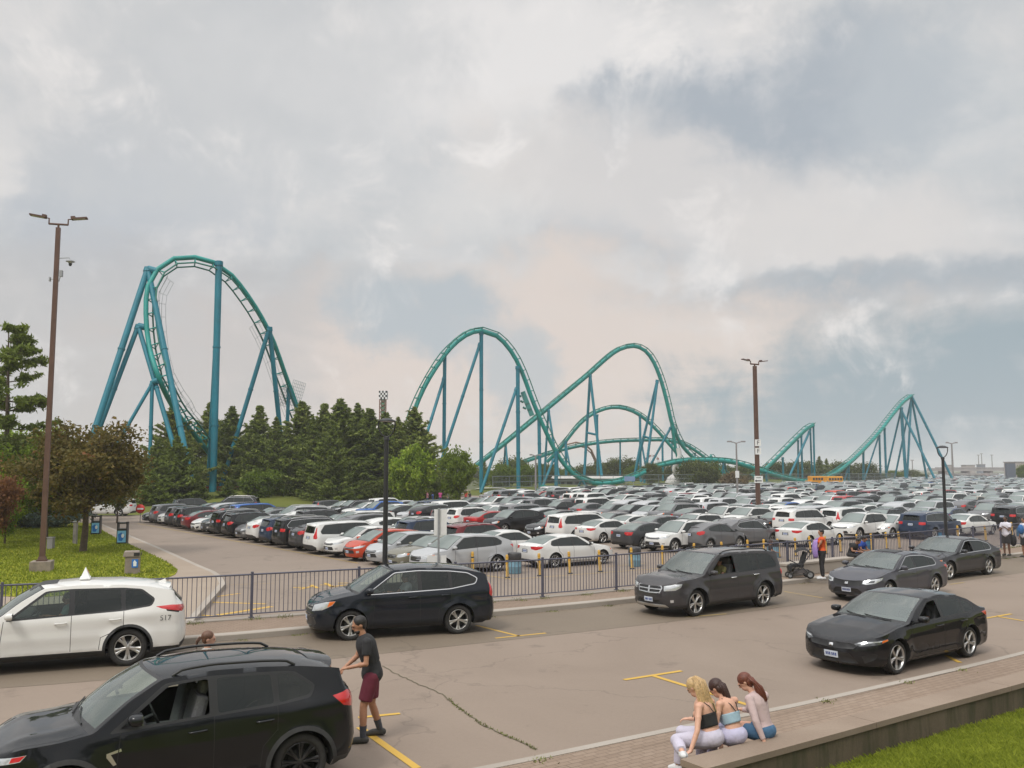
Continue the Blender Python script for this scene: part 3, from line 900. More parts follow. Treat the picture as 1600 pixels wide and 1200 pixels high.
# ------------------------------------------------------------------ car shapes (all lengths in metres, x measured back from the nose)
def F(poly, part, m, off=0.0, rnd=False): return ('front', poly, part, CM[m], off, rnd)
def B_(poly, part, m, off=0.0, rnd=False): return ('rear', poly, part, CM[m], off, rnd)
def S_(poly, part, m, off=0.0, rnd=True): return ('side', poly, part, CM[m], off, rnd)
def plate(z, s0=0.0, rear=False):
 f = B_ if rear else F
 n = 'rear_plate' if rear else 'plate'
 out = [f([(0, z - .062), (.155, z - .062), (.155, z + .062), (0, z + .062)], n, 'plate', .014)]
 for a in (.012, .052, .092): out.append(f([(a, z - .03), (a + .028, z - .03), (a + .028, z + .03), (a, z + .03)], n, 'platetxt', .014))
 return out
def shift(t, dx): return [(x + dx, z) for x, z in t]
def sedan(L=4.67, W=1.80, H=1.415, fo=.93, wb=2.735, R=.325, cowl=1.42, head=2.25, rhead=3.42, deck=4.22, zb0=.90, zb1=.97, hz=.70, tail=.98, front='slim', rear='wide', dlomat='black', **kw):
 zr = H - .05
 edge = [(0, hz - .06), (.12, hz), (.5, hz + .09), (cowl - .45, zb0 - .025), (cowl, zb0 + .02), ((cowl + head) / 2, (zb0 + zr) / 2 + .03), (head, zr - .035), ((head + rhead) / 2, zr + .005), (rhead, zr - .05), ((rhead + deck) / 2, (zr + tail) / 2 + .035), (deck, tail + .015), (L - .2, tail), (L, tail - .05)]
 belt = [(0, zb0 - .02), (cowl, zb0), (L, zb1 + .02)]
 bz = lambda x: zb0 + (zb1 - zb0) * (x - cowl) / (deck - cowl) + .018
 bp = (head + rhead) / 2 - .22            # b-pillar
 cp = min(rhead + .10, bp + .95)
 tz = lambda x: float(np.interp(x, [e[0] for e in edge], [e[1] for e in edge])) - .075
 panes = [([(cowl + .24, bz(cowl + .2)), (head + .05, tz(head + .05)), (bp - .03, tz(bp)), (bp - .02, bz(bp))], 'glass'),
             ([(bp + .07, bz(bp)), (bp + .06, tz(bp)), (cp - .25, tz(cp - .25)), (cp - .06, tz(cp - .06) + .005), (cp - .03, bz(cp))], 'privacy'),
             ([(cp + .02, bz(cp)), (cp, tz(cp)), (cp + .30, tz(cp + .30) + .01), (cp + .36, bz(cp + .36) + .02), (cp + .30, bz(cp + .3))], 'privacy')]
 dlo = [(cowl + .14, bz(cowl) - .03), (head + .02, tz(head + .02) + .032), (bp, tz(bp) + .03), (rhead - .1, tz(rhead - .1) + .03), (cp + .34, tz(cp + .34) + .03), (cp + .43, bz(cp + .4) + .02), (cp + .3, bz(cp + .3) - .03), (bp, bz(bp) - .03)]
 xa = fo + R + .14
 seams = [((xa + .02, .26), (xa + .06, bz(cowl) - .03)), ((bp + .02, .26), (bp + .02, bz(bp) - .03)), ((cp - .02, .62 + .12), (cp + .02, bz(cp) - .03)), ((fo + wb - R - .16, .26), (fo + wb - R - .10, .55)), ((fo + wb - R - .10, .55), (cp - .02, .74)), ((xa, .27), (fo + wb - R - .16, .27))]
 regs = []
 if front == 'slim':      # thin swept lamps, open lower mouth
  regs += [F([(0, hz - .085), (.42, hz - .08), (.56, hz - .10), (.47, hz - .18), (0, hz - .20)], 'grille', 'black', -.02),
                 F([(.48, hz - .085), (.60, hz - .035), (1.02, hz + .01), (1.20, hz + .02), (1.22, hz - .015), (1.02, hz - .07), (.60, hz - .12)], 'headlight', 'lampdark', .004),
                 F([(.54, hz - .068), (.62, hz - .045), (1.05, hz - .005), (1.05, hz - .022), (.62, hz - .066)], 'headlight', 'lamp', .006),
                 F([(1.05, hz - .005), (1.19, hz + .012), (1.20, hz - .012), (1.04, hz - .05)], 'headlight', 'amber', .005),
                 F([(0, .44), (.38, .44), (.50, .34), (.56, .25), (0, .235)], 'lower_grille', 'black', -.02),
                 F([(.62, .40), (.86, .46), (.93, .44), (.90, .36), (.68, .26)], 'bumper', 'black', -.012),
                 F([(0, hz - .115), (.045, hz - .115), (.045, hz - .165), (0, hz - .165)], 'badge', 'chrome', .012)]
 elif front == 'wing':    # big lamps joined by a gloss black bar
  regs += [F([(0, hz - .05), (.50, hz - .035), (.52, hz - .10), (.44, hz - .20), (0, hz - .22)], 'grille', 'black', -.015),
                 F([(0, hz - .03), (.50, hz - .02), (.52, hz - .05), (0, hz - .075)], 'bumper', 'black', .01),
                 F([(.50, hz - .13), (.54, hz - .04), (1.10, hz + .04), (1.22, hz + .05), (1.12, hz - .02), (.92, hz - .10), (.62, hz - .15)], 'headlight', 'lamp', .006),
                 F([(.60, hz - .11), (.62, hz - .06), (.90, hz - .02), (.86, hz - .09)], 'headlight', 'lampdark', .006),
                 F([(0, .43), (.36, .43), (.46, .36), (.52, .26), (0, .24)], 'lower_grille', 'black', -.02),
                 F([(.60, .42), (.88, .47), (.94, .42), (.86, .30), (.66, .28)], 'bumper', 'black', -.012),
                 F([(0, hz - .10), (.05, hz - .10), (.05, hz - .165), (0, hz - .165)], 'badge', 'chrome', .012)]
 else:                    # plain lamps and a barred grille
  regs += [F([(0, hz - .06), (.36, hz - .05), (.44, hz - .12), (.36, hz - .21), (0, hz - .22)], 'grille', 'black', -.012),
                 F([(0, hz - .10), (.38, hz - .09), (.39, hz - .11), (0, hz - .12)], 'grille', 'chrome', .0),
                 F([(0, hz - .155), (.38, hz - .15), (.385, hz - .165), (0, hz - .17)], 'grille', 'chrome', .0),
                 F([(.48, hz - .15), (.50, hz - .04), (.98, hz + .03), (1.16, hz + .04), (1.12, hz - .05), (.90, hz - .12), (.62, hz - .16)], 'headlight', 'lamp', .006),
                 F([(1.02, hz + .02), (1.14, hz + .03), (1.10, hz - .04), (1.0, hz - .06)], 'headlight', 'amber', .006),
                 F([(0, .40), (.50, .40), (.60, .30), (0, .27)], 'lower_grille', 'black', -.02),
                 F([(.70, .40), (.84, .42), (.84, .34), (.72, .32)], 'fog_lamp', 'lamp', -.005)]
 regs += plate(.375)
 tz_ = tail - .08
 if rear == 'wide':
  regs += [B_([(.42, tz_ + .03), (.48, tz_ - .09), (.75, tz_ - .13), (1.02, tz_ - .07), (1.18, tz_ + .02), (.9, tz_ + .045)], 'taillight', 'red', .008)]
 elif rear == 'bar':
  regs += [B_([(0, tz_ + .02), (0, tz_ - .03), (.46, tz_ - .04), (.5, tz_ - .11), (.80, tz_ - .11), (1.05, tz_ - .02), (1.12, tz_ + .04), (.6, tz_ + .03)], 'taillight', 'red', .008)]
 else:
  regs += [B_([(.50, tz_ + .04), (.46, tz_ - .06), (.60, tz_ - .15), (.92, tz_ - .14), (1.08, tz_ + .03)], 'taillight', 'red', .008)]
 regs += [B_([(0, tz_ - .10), (.20, tz_ - .10), (.22, tz_ - .26), (0, tz_ - .26)], 'body', 'black', -.008)] + plate(tz_ - .18, rear=True)
 regs += [B_([(0, .40), (.5, .40), (.80, .30), (.80, .2), (0, .2)], 'bumper', 'clad', -.01)]
 d = dict(L=L, W=W, H=H, fo=fo, wb=wb, R=R, edge=edge, belt=belt, ws=(cowl, head), rw=(rhead, deck - .02),
             front=[(.15, .12), (.24, .03), (.42, 0), (.56, .015), (hz - .08, .05), (hz, .12), (hz + .12, .30)],
             rear=[(.2, .13), (.34, .04), (.55, .0), (.75, .015), (tail - .03, .03), (tail + .05, .12), (1.4, .5)],
             panes=panes, dlo=dlo, dlomat=dlomat, seams=seams, regs=regs, handles=[(bp - .26, zb0 - .10), (cp - .24, zb0 - .085)],
             z0=.19, tumble=.40, crown=.05, wheel=dict(n=5, split=True, rr=.72), haunch=.015)
 d.update(kw); return d
def suv(L=4.6, W=1.82, H=1.68, fo=.9, wb=2.65, R=.355, cowl=1.20, head=2.0, rroof=None, zb0=1.00, zb1=1.08, hz=.86, front='bars', rear='side', dlomat='black', clad=(.40, .06), dpil=.55, rake=.42, privacy=True, kick=.0, rails=True, fall=.5, bp=None, cp=None, **kw):
 zr = H - .07
 rroof = rroof or L - .30
 edge = [(0, hz - .08), (.12, hz), (.45, hz + .09), (cowl - .35, zb0 - .03), (cowl, zb0 + .02), ((cowl + head) / 2, (zb0 + zr) / 2 + .03), (head, zr - .04), (head + .6, zr), (L - 1.3, zr - .03 * fall), (L - .8, zr - .10 * fall), (L - .4, zr - .20 * fall), (L, zr - .32 * fall)]
 belt = [(0, zb0 - .02), (cowl, zb0), (L, zb1)]
 bz = lambda x: zb0 + (zb1 - zb0) * (x - cowl) / (L - cowl) + .02 + kick * max(0, (x - (L - 1.5)) / 1.2) ** 2
 tz = lambda x: float(np.interp(x, [e[0] for e in edge], [e[1] for e in edge])) - .085
 bp = bp or head + .62; cp = cp or bp + .98; dp = L - dpil
 gp = 'privacy' if privacy else 'glass'
 panes = [([(cowl + .26, bz(cowl + .2)), (head + .07, tz(head + .07)), (bp - .04, tz(bp)), (bp - .03, bz(bp))], 'glass'),
             ([(bp + .07, bz(bp)), (bp + .06, tz(bp)), (cp - .05, tz(cp)), (cp - .02, bz(cp))], gp),
             ([(cp + .05, bz(cp)), (cp + .04, tz(cp)), (dp - .22, tz(dp - .2)), (dp + .02, bz(dp) + .12), (dp - .02, bz(dp) + .03)], gp)]
 dlo = [(cowl + .14, bz(cowl) - .03), (head + .03, tz(head + .03) + .035), (bp, tz(bp) + .03), (cp, tz(cp) + .03), (dp - .19, tz(dp - .19) + .03), (dp + .07, bz(dp) + .13), (dp, bz(dp) - .01), (cp, bz(cp) - .03), (bp, bz(bp) - .03)]
 xa = fo + R + .16
 zc = clad[0] if clad else .27
 seams = [((xa, zc + .02), (xa + .06, bz(cowl) - .03)), ((bp + .02, zc + .02), (bp + .02, bz(bp) - .03)), ((cp + .02, .78), (cp + .02, bz(cp) - .03)), ((fo + wb - R - .14, .62), (cp + .02, .80)), ((fo + wb - R - .17, zc + .02), (fo + wb - R - .14, .62))]
 regs = []
 if front == 'bars':
  regs += [F([(0, hz - .07), (.40, hz - .06), (.46, hz - .14), (.36, hz - .27), (0, hz - .28)], 'grille', 'black', -.012),
                 F([(0, hz - .12), (.43, hz - .11), (.435, hz - .13), (0, hz - .14)], 'grille', 'chrome'), F([(0, hz - .19), (.41, hz - .18), (.40, hz - .20), (0, hz - .21)], 'grille', 'chrome'),
                 F([(.50, hz - .17), (.50, hz - .06), (.92, hz + .02), (1.14, hz + .03), (1.08, hz - .06), (.86, hz - .14)], 'headlight', 'lamp', .008),
                 F([(1.0, hz + .015), (1.13, hz + .025), (1.07, hz - .055), (.96, hz - .09)], 'headlight', 'amber', .008),
                 F([(0, .50), (.46, .50), (.54, .38), (0, .36)], 'lower_grille', 'black', -.02),
                 F([(.66, .50), (.82, .52), (.82, .42), (.68, .41)], 'fog_lamp', 'lamp', -.004)]
 elif front == 'cross':   # cross-bar grille
  regs += [F([(0, hz - .05), (.42, hz - .05), (.47, hz - .11), (.40, hz - .25), (0, hz - .27)], 'grille', 'chrome', 0),
                 F([(0.03, hz - .075), (.40, hz - .07), (.43, hz - .11), (.42, hz - .135), (.03, hz - .14)], 'grille', 'black', -.008),
                 F([(0.03, hz - .17), (.41, hz - .165), (.37, hz - .225), (.03, hz - .24)], 'grille', 'black', -.008),
                 F([(.52, hz - .19), (.51, hz - .06), (.84, hz - .01), (1.06, hz + .01), (1.02, hz - .08), (.86, hz - .16)], 'headlight', 'lamp', .006),
                 F([(0, .46), (.38, .46), (.50, .37), (0, .35)], 'lower_grille', 'black', -.02),
                 F([(0, .34), (.55, .35), (.66, .28), (0, .26)], 'bumper', 'rim', .004),
                 F([(.70, .48), (.80, .49), (.80, .42), (.71, .41)], 'fog_lamp', 'lamp', -.004)]
 elif front == 'two':     # thick double chrome bars and amber-tipped lamps
  regs += [F([(0, hz - .03), (.42, hz - .02), (.50, hz - .10), (.40, hz - .24), (0, hz - .25)], 'grille', 'black', -.012),
                 F([(0, hz - .06), (.44, hz - .05), (.47, hz - .075), (0, hz - .09)], 'grille', 'rim'), F([(0, hz - .13), (.46, hz - .12), (.44, hz - .15), (0, hz - .16)], 'grille', 'rim'),
                 F([(0, hz - .07), (.07, hz - .07), (.055, hz - .15), (0, hz - .15)], 'badge', 'chrome', .015),
                 F([(.50, hz - .18), (.52, hz - .04), (.96, hz + .05), (1.20, hz + .07), (1.12, hz - .03), (.86, hz - .14)], 'headlight', 'lamp', .008),
                 F([(1.05, hz + .055), (1.19, hz + .065), (1.11, hz - .025), (1.0, hz - .07)], 'headlight', 'amber', .009),
                 F([(0, .55), (.62, .55), (.70, .42), (.60, .34), (0, .33)], 'lower_grille', 'black', -.02)]
 elif front == 'shield':  # stacked: slim upper lamp, large lower cluster
  regs += [F([(0, hz - .10), (.40, hz - .08), (.44, hz - .16), (.34, hz - .40), (0, hz - .42)], 'grille', 'black', -.015),
                 F([(.40, hz - .10), (.44, hz - .05), (.88, hz + .00), (1.12, hz + .03), (1.06, hz - .035), (.66, hz - .10)], 'headlight', 'lamp', .008),
                 F([(.96, hz + .005), (1.11, hz + .025), (1.05, hz - .03), (.94, hz - .045)], 'headlight', 'red', .009),
                 F([(.46, .66), (.78, .70), (.86, .56), (.80, .46), (.56, .46)], 'fog_lamp', 'lamp', .004),
                 F([(.36, hz - .16), (.42, hz - .16), (.40, .50), (.52, .36), (.47, .36), (.34, .50)], 'bumper', 'chrome', .01)]
 else:                    # slim lamps above a broad mouth
  regs += [F([(0, hz - .06), (.50, hz - .05), (.54, hz - .10), (.46, hz - .16), (0, hz - .17)], 'grille', 'black', -.01),
                 F([(0, hz - .105), (.5, hz - .095), (.5, hz - .11), (0, hz - .12)], 'grille', 'chrome'),
                 F([(.52, hz - .13), (.54, hz - .05), (.95, hz + .02), (1.18, hz + .04), (1.10, hz - .03), (.86, hz - .10)], 'headlight', 'lamp', .008),
                 F([(0, .56), (.52, .56), (.60, .40), (0, .37)], 'lower_grille', 'black', -.02),
                 F([(.68, .52), (.84, .54), (.84, .44), (.70, .42)], 'fog_lamp', 'lamp', -.004)]
 if front == 'shield': regs.append(S_([(1.30, .79), (1.45, .83), (1.46, .80), (1.345, .775), (1.41, .66), (1.375, .65), (1.30, .75)], 'badge', 'rim', .004, False))
 regs += plate(.46 if front != 'two' else .48)
 zt = zb1
 if rear == 'side':
  regs += [B_([(.58, zt - .02), (.52, zt - .16), (.72, zt - .22), (1.0, zt - .15), (1.14, zt - .02), (.9, zt + .02)], 'taillight', 'red', .01)]
 elif rear == 'tall':     # tall lamps up the rear pillars
  regs += [B_([(.66, zt - .24), (.62, zt - .10), (.68, zt + .08), (.72, zt + .34), (.80, zt + .34), (.90, zt + .02), (.96, zt - .18), (.88, zt - .25)], 'taillight', 'red', .012)]
 elif rear == 'block':
  regs += [B_([(.56, zt - .04), (.56, zt - .20), (.78, zt - .22), (1.0, zt - .20), (1.02, zt - .04)], 'taillight', 'red', .012)]
 elif rear == 'slim':
  regs += [B_([(.50, zt - .02), (.50, zt - .10), (.80, zt - .14), (1.30, zt - .05), (1.42, zt + .00), (1.1, zt + .02)], 'taillight', 'red', .010),
                 B_([(.9, zt - .12), (1.22, zt - .065), (1.2, zt - .10), (.95, zt - .145)], 'taillight', 'black', .010)]
 regs += [B_([(0, zt + .03), (.62, zt + .04), (.56, zr - .12), (0, zr - .10)], 'body', 'black', 0), B_([(0, zt + .055), (.58, zt + .065), (.525, zr - .145), (0, zr - .125)], 'rear_window', 'privacy', .003)]
 regs += [B_([(0, zt - .12), (.22, zt - .12), (.24, zt - .28), (0, zt - .28)], 'body', 'black', -.008)] + plate(zt - .20, rear=True)
 regs += [B_([(0, .50), (.60, .50), (.9, .40), (.9, .2), (0, .2)], 'bumper', 'clad', -.006)]
 d = dict(L=L, W=W, H=H, fo=fo, wb=wb, R=R, edge=edge, belt=belt, ws=(cowl, head),
             front=[(.18, .12), (.30, .03), (.50, 0), (.64, .01), (hz - .10, .04), (hz, .10), (hz + .12, .28)],
             rear=[(.2, .13), (.36, .03), (.55, .0), (.70, .01), (zt - .10, .05), (zt + .02, .09), (zr - .02, rake), (zr + .2, rake + .25)],
             panes=panes, dlo=dlo, dlomat=dlomat, seams=seams, regs=regs, handles=[(bp - .27, zb0 - .10), (cp - .24, zb0 - .08)],
             z0=.24, tumble=.30, crown=.045, clad=clad, wheel=dict(n=5, split=True, rr=.68), spoiler=(L - rake - .03, .24, .52), rr=(.40, 3.2), flare=.03)
 if rails: d['rails'] = (head + .12, L - rake - .35, .055)
 d.update(kw); return d
SPECS = {
 'civic_new': sedan(front='slim', wheel=dict(n=5, split=True, rr=.74, gap=.22, sw=.085, twist=.05)),
 'civic_old': sedan(L=4.64, W=1.80, H=1.415, fo=.92, wb=2.70, cowl=1.32, head=2.15, rhead=3.25, deck=4.20, front='wing', rear='wide', dlomat='chrome', hz=.71, color=(.10, .10, .115)),
 'executive': sedan(L=4.93, W=1.86, H=1.45, fo=.98, wb=2.78, R=.335, cowl=1.52, head=2.36, rhead=3.5, deck=4.4, front='plain', rear='cut', dlomat='chrome', hz=.71),
 'sport_sedan': sedan(L=4.85, W=1.83, H=1.455, fo=.95, wb=2.795, R=.33, cowl=1.50, head=2.30, rhead=3.45, deck=4.35, front='plain', rear='wide', hz=.72, zb0=.92, zb1=1.0, tail=1.03, wheel=dict(n=9, rr=.72, sw=.07)),
 'family_sedan': sedan(L=4.80, W=1.82, H=1.46, fo=.96, wb=2.77, R=.325, cowl=1.40, head=2.20, rhead=3.45, deck=4.28, front='plain', rear='cut', hz=.74, zb0=.93, zb1=.98, tail=1.02, wheel=dict(n=10, rr=.66, sw=.07)),
 'electric': sedan(L=4.75, W=1.92, H=1.47, fo=.84, wb=2.88, R=.34, cowl=1.12, head=2.05, rhead=3.45, deck=4.35, front='slim', rear='wide', hz=.72, zb0=.92, zb1=.99, tail=1.05, dlomat='black'),
 'crossover_black': suv(L=4.37, W=1.81, H=1.62, fo=.88, wb=2.67, R=.345, cowl=1.17, head=1.90, bp=2.46, cp=3.22, fall=.55, zb0=1.00, zb1=1.13, hz=.86, front='shield', rear='side', clad=(.36, .055), dpil=.70, rake=.52, kick=.02,
      wheel=dict(n=8, split=True, rr=.70, mat='rimdark', sw=.07, gap=.22), mir=(.40, .04), seat=.96, dlomat='black', crown=.05, railmat='black', spoiler=(3.76, .34, .56), haunch=.03, crease=.82),
 'white_suv': suv(L=4.95, W=1.93, H=1.72, fo=.95, wb=2.85, R=.375, cowl=1.42, head=2.22, bp=2.72, cp=3.68, fall=.8, zb0=1.04, zb1=1.17, hz=.93, front='wide', rear='slim', clad=(.36, .05), dpil=.72, rake=.52, rails=False, railmat='rim',
                  wheel=dict(n=5, split=True, rr=.68, gap=.36), dlomat='black', spoiler=(4.36, .26, .58), haunch=.03, color=(.74, .73, .70), kick=.07),
 'arched_suv': suv(L=4.575, W=1.82, H=1.68, fo=.93, wb=2.62, R=.35, cowl=1.12, head=1.95, fall=.85, cp=3.35, zb0=1.04, zb1=1.12, hz=.86, front='two', rear='tall', clad=None, dpil=.58, rake=.56, dlomat='chrome', kick=.12, rails=False, spoiler=None,
                   wheel=dict(n=5, split=True, rr=.69, gap=.30, sw=.09), color=(.02, .024, .032)),
 'boxy_suv': suv(L=4.89, W=1.84, H=1.70, fo=.95, wb=2.89, R=.365, cowl=1.30, head=2.05, zb0=1.05, zb1=1.10, hz=.90, fall=.35, front='cross', rear='block', clad=(.34, .04), dpil=.40, rake=.26, railmat='black', dlomat='black', handlemat='chrome',
                 wheel=dict(n=5, split=True, rr=.72, gap=.34, sw=.085), color=(.055, .052, .054), flare=.05, tumble=.24, rr=(.32, 3.6)),
 'luxury_crossover': suv(L=4.77, W=1.88, H=1.685, fo=.92, wb=2.74, R=.36, cowl=1.15, head=1.98, fall=1.3, zb0=1.05, zb1=1.18, hz=.88, front='bars', rear='side', clad=None, dpil=.86, rake=.66, dlomat='black', kick=.05, rails=False, spoiler=(4.06, .22, .52),
                         wheel=dict(n=5, split=True, rr=.69), color=(.52, .53, .54)),
 'compact_suv': suv(L=4.55, W=1.84, H=1.69, fo=.9, wb=2.66, R=.355, front='wide', rear='side', privacy=True, clad=(.38, .05)),
 'large_suv': suv(L=5.0, W=1.97, H=1.78, fo=.93, wb=2.86, R=.385, cowl=1.25, head=2.0, zb0=1.10, zb1=1.16, hz=.98, front='bars', rear='block', clad=None, dpil=.42, rake=.30, tumble=.24, railmat='rim', dlomat='chrome'),
 'rounded_crossover': suv(L=4.75, W=1.92, H=1.66, fo=.92, wb=2.82, R=.37, cowl=1.22, head=2.02, fall=1.3, zb0=1.03, zb1=1.17, hz=.90, front='wide', rear='side', clad=(.36, .05), dpil=.84, rake=.62, dlomat='chrome', kick=.09, haunch=.05),
 'hatchback': suv(L=4.05, W=1.70, H=1.52, fo=.80, wb=2.50, R=.30, cowl=.85, head=1.72, zb0=.93, zb1=1.05, hz=.76, front='wide', rear='tall', clad=None, dpil=.45, rake=.34, rails=False, z0=.2, tumble=.32, privacy=False),
 'wagon_hatch': suv(L=4.36, W=1.79, H=1.56, fo=.92, wb=2.64, R=.34, cowl=1.10, head=1.92, fall=1.3, zb0=.97, zb1=1.12, hz=.80, front='wide', rear='side', clad=(.34, .05), dpil=.86, rake=.62, rails=False, kick=.10),
 'minivan': suv(L=5.12, W=1.98, H=1.74, fo=.95, wb=3.02, R=.345, cowl=1.0, head=2.05, zb0=1.02, zb1=1.07, hz=.84, front='bars', rear='tall', clad=None, dpil=.42, rake=.28, tumble=.22, rails=False, z0=.2),
}
def build_probe():
 pass
# ================================================================== GROUND
ZL, ZS, ZR = -.48, .15, 0.0          # parking lot, pavement and road levels
def world_mat(name, stops, scale=1.0, rough=.85, detail=8, bump=.3, bscale=40, extra=None, spec=.4):
 """mottled ground: big soft patches + fine grain, world coordinates"""
 m = bpy.data.materials.new(name); m.use_nodes = True
 nt = m.node_tree; b = nt.nodes['Principled BSDF']; Lk = nt.links
 tc = nt.nodes.new('ShaderNodeTexCoord')
 def noise(s_, d_=8, r_=.6, dist=0):
  n = nt.nodes.new('ShaderNodeTexNoise'); n.inputs['Scale'].default_value = s_; n.inputs['Detail'].default_value = d_; n.inputs['Roughness'].default_value = r_
  n.inputs['Distortion'].default_value = dist; Lk.new(tc.outputs['Object'], n.inputs['Vector']); return n.outputs['Fac']
 a = noise(.22 * scale, 6, .6, .6); g = noise(14 * scale, 4, .7); f = noise(85 * scale, 3, .8)
 mm = nt.nodes.new('ShaderNodeMath'); mm.operation = 'MULTIPLY_ADD'; Lk.new(a, mm.inputs[0]); mm.inputs[1].default_value = .46
 m2 = nt.nodes.new('ShaderNodeMath'); m2.operation = 'MULTIPLY_ADD'; Lk.new(g, m2.inputs[0]); m2.inputs[1].default_value = .20
 m3 = nt.nodes.new('ShaderNodeMath'); m3.operation = 'MULTIPLY'; Lk.new(f, m3.inputs[0]); m3.inputs[1].default_value = .34
 Lk.new(m3.outputs[0], m2.inputs[2]); Lk.new(m2.outputs[0], mm.inputs[2])
 cr = nt.nodes.new('ShaderNodeValToRGB'); Lk.new(mm.outputs[0], cr.inputs[0])
 e = cr.color_ramp.elements
 while len(e) < len(stops): e.new(.5)
 for i, (p_, c_) in enumerate(stops): e[i].position = p_; e[i].color = (*c_, 1)
 Lk.new(cr.outputs[0], b.inputs['Base Color'])
 b.inputs['Roughness'].default_value = rough; b.inputs['Specular IOR Level'].default_value = spec
 n = noise(bscale, 4, .7)
 bp = nt.nodes.new('ShaderNodeBump'); bp.inputs['Strength'].default_value = bump; bp.inputs['Distance'].default_value = .01
 Lk.new(n, bp.inputs['Height']); Lk.new(bp.outputs[0], b.inputs['Normal'])
 MATS[name] = m
 if extra: extra(nt, b, cr, tc)
 return m
def stains(nt, b, cr, tc):
 """tar-filled cracks and oil spots with shapes of their own"""
 Lk = nt.links
 v = nt.nodes.new('ShaderNodeTexVoronoi'); v.feature = 'DISTANCE_TO_EDGE'; v.inputs['Scale'].default_value = .16
 nz = nt.nodes.new('ShaderNodeTexNoise'); nz.inputs['Scale'].default_value = .9; nz.inputs['Detail'].default_value = 8
 Lk.new(tc.outputs['Object'], nz.inputs['Vector'])
 vm = nt.nodes.new('ShaderNodeVectorMath'); vm.operation = 'MULTIPLY_ADD'
 Lk.new(nz.outputs['Color'], vm.inputs[0]); vm.inputs[1].default_value = (2.2, 2.2, 0); Lk.new(tc.outputs['Object'], vm.inputs[2])
 Lk.new(vm.outputs[0], v.inputs['Vector'])
 r = nt.nodes.new('ShaderNodeMapRange'); r.inputs['From Min'].default_value = .0; r.inputs['From Max'].default_value = .006; r.inputs['To Min'].default_value = .80; r.inputs['To Max'].default_value = 1
 Lk.new(v.outputs['Distance'], r.inputs['Value'])
 o = nt.nodes.new('ShaderNodeTexNoise'); o.inputs['Scale'].default_value = .75; o.inputs['Detail'].default_value = 7; o.inputs['Roughness'].default_value = .65; Lk.new(tc.outputs['Object'], o.inputs['Vector'])
 r2 = nt.nodes.new('ShaderNodeMapRange'); r2.inputs['From Min'].default_value = .60; r2.inputs['From Max'].default_value = .72; r2.inputs['To Min'].default_value = 1; r2.inputs['To Max'].default_value = .70
 Lk.new(o.outputs['Fac'], r2.inputs['Value'])
 mu = nt.nodes.new('ShaderNodeMath'); mu.operation = 'MULTIPLY'; Lk.new(r.outputs[0], mu.inputs[0]); Lk.new(r2.outputs[0], mu.inputs[1])
 sc = nt.nodes.new('ShaderNodeVectorMath'); sc.operation = 'SCALE'; Lk.new(cr.outputs[0], sc.inputs[0]); Lk.new(mu.outputs[0], sc.inputs['Scale'])
 Lk.new(sc.outputs[0], b.inputs['Base Color'])
def bricks(nt, b, cr, tc):
 Lk = nt.links
 mp = nt.nodes.new('ShaderNodeMapping'); mp.inputs['Rotation'].default_value = (0, 0, -.6); Lk.new(tc.outputs['Object'], mp.inputs[0])
 br = nt.nodes.new('ShaderNodeTexBrick'); br.inputs['Scale'].default_value = 1.0; br.inputs['Brick Width'].default_value = .22; br.inputs['Row Height'].default_value = .11
 br.inputs['Mortar Size'].default_value = .008; br.inputs['Color1'].default_value = (1, 1, 1, 1); br.inputs['Color2'].default_value = (.88, .86, .84, 1); br.inputs['Mortar'].default_value = (.66, .64, .62, 1)
 Lk.new(mp.outputs[0], br.inputs['Vector'])
 vm = nt.nodes.new('ShaderNodeVectorMath'); vm.operation = 'MULTIPLY'; Lk.new(cr.outputs[0], vm.inputs[0]); Lk.new(br.outputs['Color'], vm.inputs[1])
 Lk.new(vm.outputs[0], b.inputs['Base Color'])
asphalt = world_mat('asphalt', [(.3, (.188, .144, .112)), (.5, (.236, .184, .144)), (.72, (.282, .222, .176))], extra=stains, rough=.8)
asphalt_dark = world_mat('asphalt_patch', [(.3, (.143, .112, .082)), (.5, (.175, .138, .101)), (.72, (.212, .170, .126))], extra=stains, rough=.72)
lot_m = world_mat('lot_asphalt', [(.3, (.186, .146, .116)), (.5, (.226, .180, .144)), (.72, (.266, .214, .172))], extra=stains, rough=.8)
brick_m = world_mat('paver_brick', [(.3, (.20, .148, .110)), (.5, (.26, .193, .144)), (.7, (.305, .235, .180))], extra=bricks, rough=.9)
conc_m = world_mat('kerb_concrete', [(.3, (.27, .235, .195)), (.5, (.345, .305, .262)), (.7, (.40, .36, .315))], scale=2, rough=.9)
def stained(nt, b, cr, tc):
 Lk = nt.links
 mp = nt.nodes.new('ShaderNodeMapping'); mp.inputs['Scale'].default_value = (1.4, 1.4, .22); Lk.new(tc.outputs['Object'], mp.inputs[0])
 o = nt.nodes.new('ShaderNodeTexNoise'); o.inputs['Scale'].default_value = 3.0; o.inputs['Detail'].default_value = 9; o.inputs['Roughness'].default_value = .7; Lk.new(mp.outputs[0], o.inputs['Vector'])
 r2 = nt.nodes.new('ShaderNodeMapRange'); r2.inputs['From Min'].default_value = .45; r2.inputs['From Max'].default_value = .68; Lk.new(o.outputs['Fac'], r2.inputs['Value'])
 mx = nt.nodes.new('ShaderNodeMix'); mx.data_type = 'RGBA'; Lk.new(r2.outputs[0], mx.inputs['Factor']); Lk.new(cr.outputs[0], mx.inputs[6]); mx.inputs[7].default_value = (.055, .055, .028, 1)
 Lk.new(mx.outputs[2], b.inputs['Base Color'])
wall_m = world_mat('wall_concrete', [(.3, (.075, .056, .036)), (.5, (.125, .096, .063)), (.7, (.19, .15, .105))], scale=2.5, rough=.92, extra=stained)
